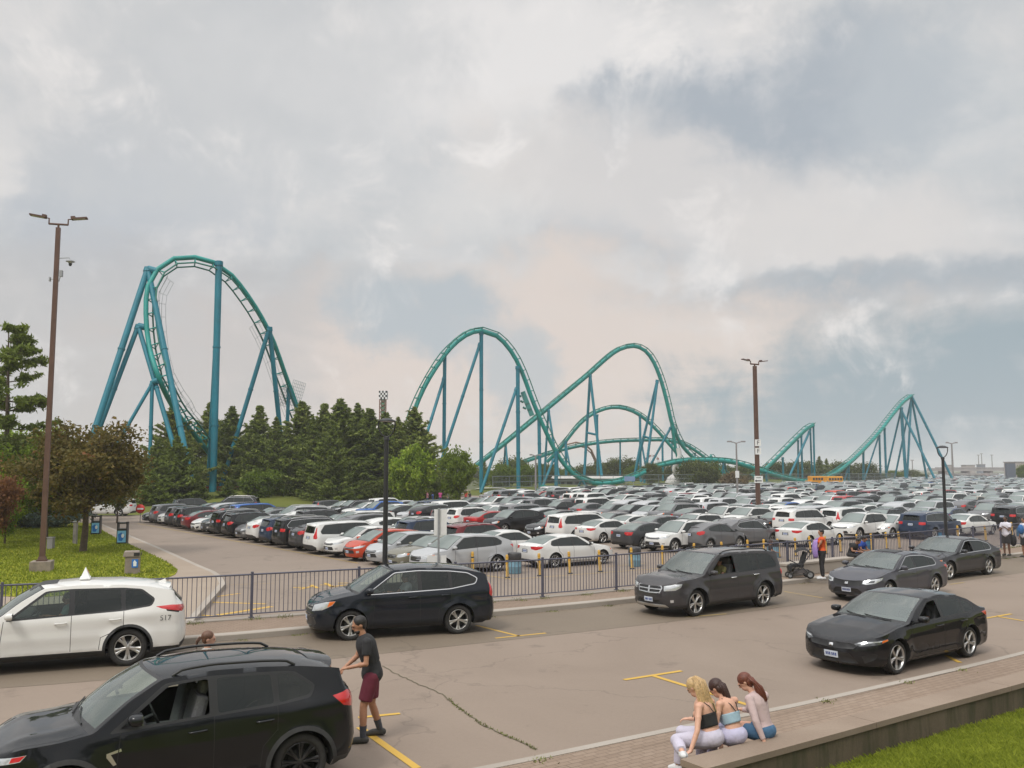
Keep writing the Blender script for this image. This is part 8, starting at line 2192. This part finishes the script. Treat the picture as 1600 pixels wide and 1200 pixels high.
# ---- pushchair
pc = G(1250, 903, ZS); r = empty('pushchair', pc, R(175)); tag(r, 'black pushchair parked on the pavement in front of the seat wall', 'pushchair')
for x, y, rd in ((.38, .20, .10), (.38, -.20, .10), (-.30, .25, .14), (-.30, -.25, .14)):
 M_ = Matrix.Translation((x, y, rd)) @ Matrix.Rotation(PI / 2, 4, 'X'); mb = MB(); mb.lathe([(rd * .6, .022), (rd, .018), (rd, -.018), (rd * .6, -.022)], 18, 0, M_); mb.lathe([(0, .012), (rd * .6, .012)], 12, 1, M_); mb.lathe([(rd * .6, -.012), (0, -.012)], 12, 1, M_); mb.build('wheel', [CM['rubber'], steel], r)
mb = MB()
for s in (-1, 1):
 mb.tube([(.38, .20 * s, .12), (-.02, .24 * s, .45), (-.42, .25 * s, .98)], .016, 8); mb.tube([(-.30, .25 * s, .14), (.02, .24 * s, .46), (.30, .22 * s, .60)], .016, 8); mb.tube([(.38, .2 * s, .12), (-.3, .25 * s, .16)], .013, 8)
mb.build('frame', black, r); mb = MB(); mb.tube([(-.42, .25, .98), (-.47, .20, 1.0), (-.47, -.20, 1.0), (-.42, -.25, .98)], .018, 8); mb.build('handle', black, r)
mb = MB(); mb.box((.10, 0, .45), (.42, .40, .10)); mb.box((-.12, 0, .68), (.10, .40, .52), rot=Euler((0, -.35, 0))); mb.box((.34, 0, .34), (.08, .36, .22)); mb.build('seat', bkm, r, bevel=.03)
mb = MB(); vs = []
for i in range(9):
 a = PI * (.15 + .75 * i / 8)
 for k in range(7): y = -.22 + .44 * k / 6; vs.append((-.10 + .30 * math.cos(a), y, .78 + .30 * math.sin(a) * (1 - (y / .4) ** 2)))
mb.add(vs, [(i * 7 + k, i * 7 + k + 1, (i + 1) * 7 + k + 1, (i + 1) * 7 + k) for i in range(8) for k in range(6)], 0, True); mb.build('hood', bkm, r)
mb = MB(); mb.box((0, 0, .24), (.46, .36, .12)); mb.build('basket', cloth('basket_grey', (.12, .11, .11)), r, bevel=.02)
# ---- tiny figures far off near the maples and among the cars
crowd = [(648, 791, 'white', 'left of the bright maple trunk'), (668, 790, 'pink', 'right of the bright maple trunk'), (676, 791, 'blue', 'second right of the bright maple trunk'), (688, 792, 'magenta', 'midway between the maple trunks'), (700, 791, 'grey', 'left of the green maple trunk'), (728, 790, 'red', 'right of the green maple trunk'), (734, 792, 'black', 'second right of the green maple trunk'), (752, 791, 'white', 'under the tall coaster column'), (886, 796, 'orange', 'on the open ground right of the second tall column'), (796, 795, 'black', 'between the first two tall columns'), (470, 786, 'blue', 'behind the spruces, left'), (498, 783, 'teal', 'behind the spruces, middle')]
ccol = dict(white=(.6, .6, .6), pink=(.6, .25, .35), blue=(.08, .15, .4), magenta=(.6, .08, .3), grey=(.25, .25, .27), red=(.5, .05, .04), black=(.03, .03, .03), orange=(.6, .2, .05), teal=(.05, .3, .3))
for i, (px, py, c, lb) in enumerate(crowd):
 D = 106 + (i * 7) % 12; g = Vector((P(px, 760, D).x, D, ZL if px > 640 else .35))
 person(g, rp.uniform(0, 6), dict(), 'tiny distant figure in %s, %s' % (c, lb), ['light', 'tan', 'mid', 'dark'][i % 4], top=shirt(cloth(c + '_far', ccol[c]), .5), bottom=trousers(cloth('denim', (.055, .13, .23), .2), .98), hair=hair_short(hairm('black', (.015, .012, .011))), voxel=.035, hands=False, group='people in the distance')
finish_people()
# ================================================================== CARS ON THE ROAD
def place(root, rec, front, rear, side, zlev, sp):
 """put a car so that its two visible wheels stand on the given ground points; side=+1 when its left flank is seen"""
 A, B = Vector(front[:2]), Vector(rear[:2]); h = (A - B).normalized(); left = Vector((-h.y, h.x))
 mid = (A + B) / 2 - left * side * (sp['W'] / 2 - .12); off = sp['L'] / 2 - (sp['fo'] + sp['wb'] / 2)
 c = mid + h * (-off) * -1 * -1
 c = mid - h * (-off)
 root.location = (c.x, c.y, zlev); root.rotation_euler = (0, 0, math.atan2(h.y, h.x)); return root
def hero(key, front, rear, label, color, side=1, zlev=0.0, name='car', cat='car', wb_fit=True, hdg=None):
 sp = SPECS[key]; sp['color'] = color
 root, objs, topz = make_car(sp, name, 0)
 if hdg is not None:       # one wheel + heading
  h = Vector((math.cos(hdg), math.sin(hdg)))
  B = Vector(rear[:2]) if rear is not None else Vector(front[:2]) - h * sp['wb']
  A = B + h * sp['wb']
 else: A, B = Vector(front[:2]), Vector(rear[:2]); m_ = (A + B) / 2; h = (A - B).normalized(); A = m_ + h * sp['wb'] / 2; B = m_ - h * sp['wb'] / 2
 place(root, None, A, B, side, zlev, sp); tag(root, label, cat)
 for k in ('dims', 'topfun'):
  if k in root: del root[k]
 return root, objs, topz
rvr, ro, rtop = hero('crossover_black', None, G(459, 1234), 'black crossover in the lower left corner with its front window down', (.006, .007, .009), hdg=R(209.5), cat='suv')
hl_, ho, htop = hero('white_suv', None, G(215, 1039), 'white three-row SUV with a small sign on its roof at the left edge', (.70, .69, .66), hdg=R(203), cat='suv')
crv, co, ctop = hero('arched_suv', G(556, 1000), G(718, 990), 'dark navy SUV with tall red tail lamps stopped at the far kerb', (.010, .013, .019), cat='suv')
jn, jo, jtop = hero('boxy_suv', G(1085, 963), G(1197, 947), 'dark grey boxy SUV with roof rails and cross-bar grille at the far kerb', (.045, .042, .044), cat='suv')
c11, c1o, c1top = hero('civic_new', G(1402, 1052), G(1513, 1026), 'black sedan with slim headlamps nearest the lower right pavement', (.008, .008, .010), cat='sedan')
c10, c0o, c0top = hero('civic_old', None, G(1461, 929), 'dark grey sedan with a sunroof between the boxy SUV and black sedan', (.062, .062, .074), hdg=R(217), cat='sedan')
ex, eo, etop = hero('executive', G(1486, 905.5), G(1547, 897.5), 'charcoal sedan parked farthest right along the far kerb', (.030, .030, .034), cat='sedan')
# swing the open front window of the black crossover: the glass is wound down
def drop_part(objs, root, key):
 o = objs.get(key)
 if o: objs.pop(key); bpy.data.objects.remove(o)
drop_part(ro, rvr, 'side_window0|L'); drop_part(jo, jn, 'side_window0|L'); drop_part(c1o, c11, 'side_window0|L'); drop_part(eo, ex, 'side_window0|L')
# bright trim of the shield front, sunroofs, roof sign
def roofpatch(root, topz, x0, x1, hw_, dz, m, name, n=8):
 mb = MB(); vs = []
 for i in range(n + 1):
  for k in range(n + 1):
   x = x0 + (x1 - x0) * i / n; y = -hw_ + 2 * hw_ * k / n; vs.append((x, y, float(topz(np.array([x]), np.array([y]))[0]) + dz))
 mb.add(vs, [(i * (n + 1) + k, i * (n + 1) + k + 1, (i + 1) * (n + 1) + k + 1, (i + 1) * (n + 1) + k)[::-1] for i in range(n) for k in range(n)], 0, True)
 return mb.build(name, m, root)
roofpatch(c10, c0top, -.35, .18, .38, .012, CM['black'], 'sunroof'); roofpatch(hl_, htop, .05, .55, .36, .006, CM['black'], 'sunroof')
mb = MB(); z_ = float(htop(np.array([-.2]), np.array([.0]))[0]) + .01
hr = empty('driving_school_sign', (0, 0, 0)); hr.rotation_euler = hl_.rotation_euler; hr.location = hl_.matrix_basis @ Vector((-.45, 0, z_)); tag(hr, 'small white tent-shaped sign on the roof of the white SUV', 'sign')
mb = MB(); mb.box((0, 0, .02), (.20, .46, .025)); mb.add([(-.09, -.17, .03), (.09, -.17, .03), (.09, .17, .03), (-.09, .17, .03), (0, -.035, .25), (0, .035, .25)], [(0, 1, 4), (1, 2, 5, 4), (2, 3, 5), (3, 0, 4, 5), (3, 2, 1, 0)]); mb.build('sign_body', white, hr)
mb = MB(); mb.add([(-.052, -.06, .12), (-.052, .05, .12), (-.030, .03, .19), (-.030, -.045, .19)], [(0, 1, 2, 3)]); mb.build('sign_mark', red, hr).location = (-.012, 0, .006)
for rt_, tf, xx in ((hl_, htop, -1.95),):
 mb = MB(); z_ = float(tf(np.array([xx]), np.array([0.]))[0]); mb.add([(xx + .14, -.025, z_), (xx + .14, .025, z_), (xx - .10, .03, z_), (xx - .10, -.03, z_), (xx - .08, 0, z_ + .085)], [(0, 1, 4), (1, 2, 4), (2, 3, 4), (3, 0, 4)]); o = mb.build('aerial_fin', CM['paint'], rt_); o.color = ho['body'].color
# chrome strip and rear emblem of the nearest cars
# drivers
def driver(root, sp, x, y, topm, skin, label, hr_, z0=None):
 zb = float(lerp_tab(sp['belt'], sp['L'] * .45)); zs = zb - .42
 loc = root.matrix_basis @ Vector((x, y, 0)); q = root.rotation_euler[2]
 J = dict(pel=(0, 0, zs + .08), wai=(-.05, 0, zs + .22), che=(-.09, 0, zs + .42), nek=(-.09, 0, zs + .58), hed=(-.06, 0, zs + .70), shL=(-.08, .17, zs + .51), shR=(-.08, -.17, zs + .51), elL=(.10, .22, zs + .30), wrL=(.34, .14, zs + .36), elR=(.10, -.22, zs + .30), wrR=(.34, -.14, zs + .36),
             hpL=(.02, .09, zs + .06), hpR=(.02, -.09, zs + .06), knL=(.42, .10, zs + .10), knR=(.42, -.10, zs + .10), anL=(.66, .10, zs - .18), anR=(.66, -.10, zs - .18))
 person(loc, q, J, label, skin, top=shirt(topm, .5, .02), bottom=trousers(cloth('denim', (.055, .13, .23), .2), .98), hair=hr_, headf=(1, 0, -.1), voxel=.016)
PEND = []; TXT = []
hb = hair_short(hairm('black', (.015, .012, .011)))
cs_ = lambda sp: sp['L'] / 2 - sp['ws'][0] - 1.15
driver(hl_, SPECS['white_suv'], cs_(SPECS['white_suv']), .37, cloth('teal_light', (.25, .42, .42)), 'tan', 'driver in a pale teal top inside the white SUV', hb)
driver(crv, SPECS['arched_suv'], cs_(SPECS['arched_suv']), .37, cloth('white', (.62, .60, .66)), 'tan', 'driver in white inside the dark navy SUV', hb)
driver(jn, SPECS['boxy_suv'], cs_(SPECS['boxy_suv']), .37, cloth('olive', (.20, .18, .06)), 'mid', 'driver in an olive top at the open window of the grey boxy SUV', hb)
driver(c11, SPECS['civic_new'], cs_(SPECS['civic_new']), .37, bkm, 'mid', 'driver at the open window of the black sedan', hb)
sp_ = SPECS['white_suv']; q_ = CarShape(sp_); sq = q_.wrap(np.array([q_.s_of_x(4.50)]), np.array([.93]))[0]
cu_o = text_mesh('517', .15, mat('decal_dark', (.12, .12, .12), .5), hl_, (sq[0] + sp_['L'] / 2, sq[1] + .006, .93), (PI / 2 - .06, 0, PI), 'number_decal', .001)
TXT[-1] = TXT[-1]
finish_people()
# ================================================================== CAR PARK
AX, PX_ = Vector((math.cos(R(36)), math.sin(R(36)))), Vector((-math.sin(R(36)), math.cos(R(36))))
WHITE, SILVER, GREY, DARK, BLACK, NAVY, RED, BLUE, ORANGE, BEIGE, MAROON, OLIVE = (.66, .66, .64), (.42, .43, .44), (.13, .13, .135), (.05, .05, .053), (.012, .012, .014), (.02, .035, .07), (.34, .015, .015), (.02, .10, .34), (.48, .055, .02), (.36, .32, .26), (.14, .015, .02), (.17, .16, .12)
CN = {WHITE: 'white', SILVER: 'silver', GREY: 'grey', DARK: 'charcoal', BLACK: 'black', NAVY: 'navy', RED: 'red', BLUE: 'blue', ORANGE: 'orange-red', BEIGE: 'beige', MAROON: 'maroon', OLIVE: 'olive-grey'}
TYPES = {'sport_sedan': ('sedan', .12), 'family_sedan': ('sedan', .20), 'civic_new': ('sedan', .07), 'electric': ('sedan', .05), 'compact_suv': ('crossover', .20), 'large_suv': ('large SUV', .09), 'rounded_crossover': ('rounded crossover', .10), 'luxury_crossover': ('crossover', .06), 'hatchback': ('hatchback', .08), 'wagon_hatch': ('sporty hatchback', .07), 'minivan': ('minivan', .06)}
def flat_tpl(root):
 return [(c, list(c.children)) for c in root.children]
TPL = {}
def template(key, lod):
 k = (key, lod)
 if k not in TPL:
  sp = dict(SPECS[key]); sp['color'] = (1, 0, 1)
  root, objs, tf = make_car(sp, 'parked_car', lod)
  for q in ('dims', 'topfun'):
   if q in root: del root[q]
  if lod == 2:      # small in the picture: one mesh
   vs = []; fs = []; mi = []; mats = []; sm = []
   def eat(o, M_):
    off = len(vs); me = o.data
    for v in me.vertices: vs.append(tuple(M_ @ v.co))
    loc = [mats.index(m) if m in mats else (mats.append(m), len(mats) - 1)[1] for m in me.materials]
    for p_ in me.polygons: fs.append([i + off for i in p_.vertices]); mi.append(loc[p_.material_index]); sm.append(p_.use_smooth)
   allo = []
   for c in root.children:
    eat(c, c.matrix_basis); allo.append(c)
    for d in c.children: eat(d, c.matrix_basis @ d.matrix_basis); allo.append(d)
   me = bpy.data.meshes.new('parked_car'); me.from_pydata(vs, [], fs)
   for m in mats: me.materials.append(m)
   me.polygons.foreach_set('material_index', mi); me.polygons.foreach_set('use_smooth', sm)
   for o in allo: bpy.data.objects.remove(o)
   bpy.data.objects.remove(root); root = mesh_obj('parked_car', me); TPL[k] = (root, [], [])
  else: TPL[k] = (root, flat_tpl(root), [])
  TPL[k][2].append(0)
 return TPL[k]
CARS = []
def park(key, c, hdg, color, label, lod, cat=None):
 root, ch, used = template(key, lod)
 if used[0] == 0: r = root; parts = ch; used[0] = 1; pl = [x for x, _ in ch]
 else:
  r = root.copy(); COL.objects.link(r); pl = []
  for o, sub_ in ch:
   n = o.copy(); COL.objects.link(n); n.parent = r; pl.append(n)
   for d in sub_: m = d.copy(); COL.objects.link(m); m.parent = n
 r.location = (c[0], c[1], ZL); r.rotation_euler = (0, 0, hdg)
 for o in pl + [r]: o.color = (*color, 1)
 tag(r, label, cat or TYPES.get(key, ('car', 0))[0].replace('large ', '').replace('rounded ', '').replace('sporty ', '').lower(), 'cars parked in the car park')
 CARS.append((r, c)); return r
taken = []      # (a, p) of cars already standing
def ap(c): v = Vector((c[0], c[1])); return v.dot(AX), v.dot(PX_)
def by_wheel(key, px, py, which, hdg, side):
 """car centre from one visible wheel contact"""
 sp = SPECS[key]; g = Vector(G(px, py, ZL)[:2]); h = Vector((math.cos(hdg), math.sin(hdg))); left = Vector((-h.y, h.x))
 xw = sp['L'] / 2 - sp['fo'] - (0 if which == 'f' else sp['wb'])
 return g - h * xw - left * side * (sp['W'] / 2 - .12)
H1, H2 = R(36), R(216)
front_cars = [
 ('luxury_crossover', 775, 893, 'r', H2, 1, SILVER, 'silver crossover parked first in the row, just behind the dark navy SUV', 'crossover'),
 ('sport_sedan', 866, 887, 'r', R(34), -1, WHITE, 'white four-door sedan with red tail lamps nearest the fence, behind the striped posts', 'sedan'),
 ('family_sedan', 1003, 858, 'r', H1, -1, DARK, 'charcoal sedan left of the white crossover with a chunky grille', 'sedan'),
 ('compact_suv', 1053, 863, 'f', H2, 1, WHITE, 'white crossover facing the fence left of the grey rounded crossover', 'crossover'),
 ('wagon_hatch', 1108, 862, 'r', R(40), -1, GREY, 'small grey hatchback between the white crossover and the grey rounded crossover', 'hatchback'),
 ('rounded_crossover', 1157, 857, 'r', H1, -1, GREY, 'grey rounded crossover with boomerang red tail lamps behind the boxy SUV', 'crossover'),
 ('sport_sedan', 1264, 855, 'r', H1, -1, WHITE, 'white sedan directly behind the woman in orange', 'sedan'),
 ('compact_suv', 1342, 843, 'f', H2, 1, WHITE, 'white crossover above the two phone users', 'crossover'),
 ('electric', 1393, 841, 'f', H2, 1, WHITE, 'smooth white electric-looking sedan left of the navy SUV', 'sedan'),
 ('large_suv', 1459, 843, 'r', H1, -1, NAVY, 'navy SUV with red lamps left of the ringed street lamp', 'suv'),
 ('family_sedan', 1518, 838, 'r', H1, -1, WHITE, 'white sedan right of the ringed street lamp', 'sedan'),
 ('compact_suv', 1549, 818, 'f', H2, 1, GREY, 'grey crossover behind the white sedan right of the ringed lamp', 'crossover'),
 ('large_suv', 1597, 827, 'r', H1, -1, BLACK, 'black SUV cut by the right edge', 'suv'),
]
for key, px, py, wh_, hd, sd_, col_, lb, ct in front_cars:
 c = by_wheel(key, px, py, wh_, hd, sd_); park(key, c, hd, col_, lb, 1, ct); taken.append(ap(c))
rc = random.Random(21)
def ordn(n): return '%d%s' % (n, 'th' if 10 <= n % 100 <= 20 else {1: 'st', 2: 'nd', 3: 'rd'}.get(n % 10, 'th'))
def rnd_color():
 return rc.choices([WHITE, SILVER, GREY, DARK, BLACK, NAVY, RED, BLUE, BEIGE, MAROON, ORANGE], [.33, .21, .15, .09, .13, .03, .02, .008, .01, .015, .002])[0]
def rnd_type(): ks = list(TYPES); return rc.choices(ks, [TYPES[k][1] for k in ks])[0]
# first row beside the access road, read off the photograph from near to far
row1 = [('family_sedan', OLIVE, H2), ('hatchback', SILVER, H2), ('hatchback', ORANGE, H2), ('wagon_hatch', WHITE, H2), ('minivan', WHITE, H1), ('wagon_hatch', DARK, H1), ('large_suv', BLACK, H1), ('compact_suv', NAVY, H1), ('wagon_hatch', WHITE, H1), ('hatchback', GREY, H2), ('compact_suv', BLACK, H1), ('large_suv', BLACK, H1),
  ('compact_suv', DARK, H2), ('electric', WHITE, H2), ('family_sedan', MAROON, H1), ('compact_suv', BLACK, H1), ('compact_suv', DARK, H1), ('wagon_hatch', WHITE, H2), ('compact_suv', GREY, H1), ('sport_sedan', BLACK, H2)]
cands = []
p_ = 36.1
for i, (k, c_, h_) in enumerate(row1):
 cands.append([21.8 + (SPECS[k]['L'] - 4.6) * .4, p_, k, c_, h_, 'row1', i + 2]); p_ += 2.28
rowname = ['the long parked row beside the access road', 'the second parked row from the access road', 'the third parked row from the access road', 'the fourth parked row from the access road']
# polygon of the lot (world)
LOT = [(x * 1.054, y * 1.054) for x, y in [(-34, 82), (-14, 94), (-5, 101), (-2, 134), (24, 165), (66, 198), (110, 256), (160, 400), (290, 555), (420, 560), (420, 300), (36, 38), (0, 30)]]
cols_a = []
for m_ in range(0, 40):
 for b_ in (21.8, 27.2): cols_a.append(b_ + 16.2 * m_)
for ci, a_ in enumerate(cols_a):
 p_ = 36.9 if ci else 88; n = 1
 jj = rc.uniform(0, .8)
 while p_ < 700:
  cross = (83 < p_ < 89.5) or (158 < p_ < 164) or (242 < p_ < 249)
  c = AX * (a_ + rc.uniform(-.12, .12)) + PX_ * (p_ + jj)
  hd = (H1 if ci % 2 else H2) if rc.random() < .5 else (H2 if ci % 2 else H1)
  k, col_ = rnd_type(), rnd_color()
  if not cross and rc.random() > .035: cands.append([a_, p_ + jj, k, col_, hd, ci, n, c])
  n += 1; p_ += rc.uniform(2.4, 2.65)
out = []
for q in cands:
 c = q[7] if len(q) > 7 else AX * q[0] + PX_ * q[1]
 if q[5] != 'row1' or True:
  if not inpoly(np.array([c[0]]), np.array([c[1]]), LOT)[0] and q[5] != 'row1': continue
 px = 800 + c[0] / c[1] * F_PX
 if px < -60 or px > 1900 or c[1] < 10: continue
 a_, pp_ = ap(c)
 if any(abs(a_ - t[0]) < 4.7 and abs(pp_ - t[1]) < 2.1 for t in taken): continue
 if abs(px - 1184) < 14 and abs(c[1] - 76) < 2.2: continue
 if c[1] > 102 and px < 770 and q[5] != 'row1':
  if c[0] < -2.1: continue
 out.append((c, q))
out.sort(key=lambda t: t[0].length + (0 if -30 < 800 + t[0][0] / t[0][1] * F_PX < 1620 else 9e3))
NIND = 300 - 13 - 8
rest = out[NIND:]
side_words = ['left', 'right']
for i, (c, q) in enumerate(out[:NIND]):
 dist = c.length; lod = 1 if (dist < 72) else 2
 hd = q[4] + R(rc.gauss(0, .8))
 if q[5] == 'row1': lb = '%s %s, %s from the near end of the row beside the access road' % (CN[q[3]], TYPES[q[2]][0], ordn(q[6]))
 else: lb = '%s %s, %s car up the %s parked row right of the access road' % (CN[q[3]], TYPES[q[2]][0], ordn(q[6]), ordn(q[5] + 1))
 park(q[2], c, hd, q[3], lb, lod)
# the lone cars seen elsewhere
for key, px, D, hd, col_, lb in [('large_suv', 171, 87, R(184), WHITE, 'white SUV driving across the far end of the access road'), ('large_suv', 368, 92.5, R(180), DARK, 'charcoal pickup-like SUV behind the far end of the first row')]:
 r = park(key, (P(px, 760, D).x, D), hd, col_, lb, 1, 'suv'); r['group'] = 'cars at the far end of the access road'
# ---- everything past the nearest three hundred: one mass of cars
def low_car(suvish):
 L, W, H = (4.7, 1.84, 1.70) if suvish else (4.7, 1.80, 1.44)
 b = .98 if suvish else .88
 prof = [(-L / 2, .35), (-L / 2, b + .02), (-L / 2 + .10, b + .08)] + ([(-L / 2 + .35, H - .08)] if suvish else [(-L / 2 + .75, b + .10), (-L / 2 + 1.45, H - .06)])
 prof += [(-.5, H), (.35, H - .05), (1.15, b + .03), (L / 2 - .25, b - .16), (L / 2, b - .30), (L / 2, .35)]
 vs = []; fs = []; mi = []
 n = len(prof)
 def yw(z): return W / 2 - (0 if z < b else (z - b) * .36) - (.05 if z < .5 else 0)
 for s in (-1, 1):
  for x, z in prof: vs.append((x, s * yw(z), z))
 gl = {}
 for i in range(n - 1):
  (x0, z0_), (x1, z1_) = prof[i], prof[i + 1]
  steep = max(z0_, z1_) > b + .2 and abs(z1_ - z0_) > .22
  fs.append((i, i + 1, n + i + 1, n + i)); mi.append(1 if steep else 0)
 for s in (0, 1):
  o = s * n; low = [o + i for i in range(n)]
  fs.append(tuple(low) if s == 0 else tuple(low[::-1])); mi.append(0)
 top_ = [(x, z) for x, z in prof if z > b + .25]
 x0, x1 = top_[0][0] + .18, top_[-1][0] + .25
 for s in (-1, 1):
  o = len(vs); zt_ = H - .14
  vs += [(x0 - (.05 if suvish else .35), s * (yw(b + .05) + .012), b + .05), (x1 + .38, s * (yw(b + .05) + .012), b + .05), (x1 - .15, s * (yw(zt_) + .012), zt_), (x0 + .1, s * (yw(zt_) + .012), zt_)]
  fs.append((o, o + 1, o + 2, o + 3) if s < 0 else (o + 3, o + 2, o + 1, o)); mi.append(2)
  for xw in (-1.38, 1.40):
   o = len(vs)
   for k in range(10): a = 2 * PI * k / 10; vs.append((xw + .34 * math.cos(a), s * (W / 2 - .02), .34 + .34 * math.sin(a)))
   fs.append(tuple(range(o, o + 10)) if s < 0 else tuple(range(o, o + 10))[::-1]); mi.append(3)
 for s in (-1, 1):    # lamps
  o = len(vs); vs += [(-L / 2 - .01, s * .55, b - .22), (-L / 2 - .01, s * .85, b - .22), (-L / 2 - .01, s * .85, b - .04), (-L / 2 - .01, s * .55, b - .04)]; fs.append((o, o + 1, o + 2, o + 3)[::s]); mi.append(4)
  o = len(vs); vs += [(L / 2 + .01, s * .5, b - .48), (L / 2 + .01, s * .85, b - .46), (L / 2 - .06, s * .85, b - .34), (L / 2 - .04, s * .5, b - .36)]; fs.append((o, o + 1, o + 2, o + 3)[::-s]); mi.append(5)
 return vs, fs, mi
lows = [low_car(False), low_car(True)]
fm = [CM['glassfar'], CM['privfar'], CM['rubber'], CM['redfar'], CM['lamp']]
palette = [WHITE, SILVER, GREY, DARK, BLACK, NAVY, RED, BLUE, BEIGE, MAROON, ORANGE]
pm = [mat('far_paint_' + CN[c].replace('-', '_'), c, .35, coat=1.0) for c in palette]
V_, F_, M_i = [], [], []
for c, q in rest:
 vs, fs, mi = lows[0 if 'sedan' in q[2] or q[2] in ('civic_new', 'electric') else 1]
 h = q[4] + R(rc.gauss(0, .8)); ch, sh = math.cos(h), math.sin(h); o = len(V_); sc = rc.uniform(.95, 1.06)
 for x, y, z in vs: V_.append((c[0] + (x * ch - y * sh) * sc, c[1] + (x * sh + y * ch) * sc, ZL + z * sc))
 pi_ = palette.index(q[3]) if q[3] in palette else 0
 for f, m in zip(fs, mi): F_.append(tuple(i + o for i in f)); M_i.append(5 + pi_ if m == 0 else m - 1)
me = bpy.data.meshes.new('distant_parked_cars'); me.from_pydata(V_, [], F_)
for m in fm + pm: me.materials.append(m)
me.polygons.foreach_set('material_index', M_i); tag(mesh_obj('distant_parked_cars', me), 'mass of distant parked cars filling the far half of the car park', 'parked cars', kind='stuff')
print('cars', len(CARS), 'rest', len(rest))
# ------------------------------------------------------------------ haze
hm = bpy.data.materials.new('haze'); hm.use_nodes = True; nt = hm.node_tree; nt.nodes.remove(nt.nodes['Principled BSDF'])
pv = nt.nodes.new('ShaderNodeVolumePrincipled'); pv.inputs['Color'].default_value = (.96, .97, 1, 1); pv.inputs['Density'].default_value = .00034; pv.inputs['Anisotropy'].default_value = .2
nt.links.new(pv.outputs[0], nt.nodes['Material Output'].inputs['Volume'])
mb = MB(); mb.box((0, 3220, 27), (7060, 6640, 57)); tag(mb.build('haze', hm), kind='stuff')
SC.cycles.volume_bounces = 1
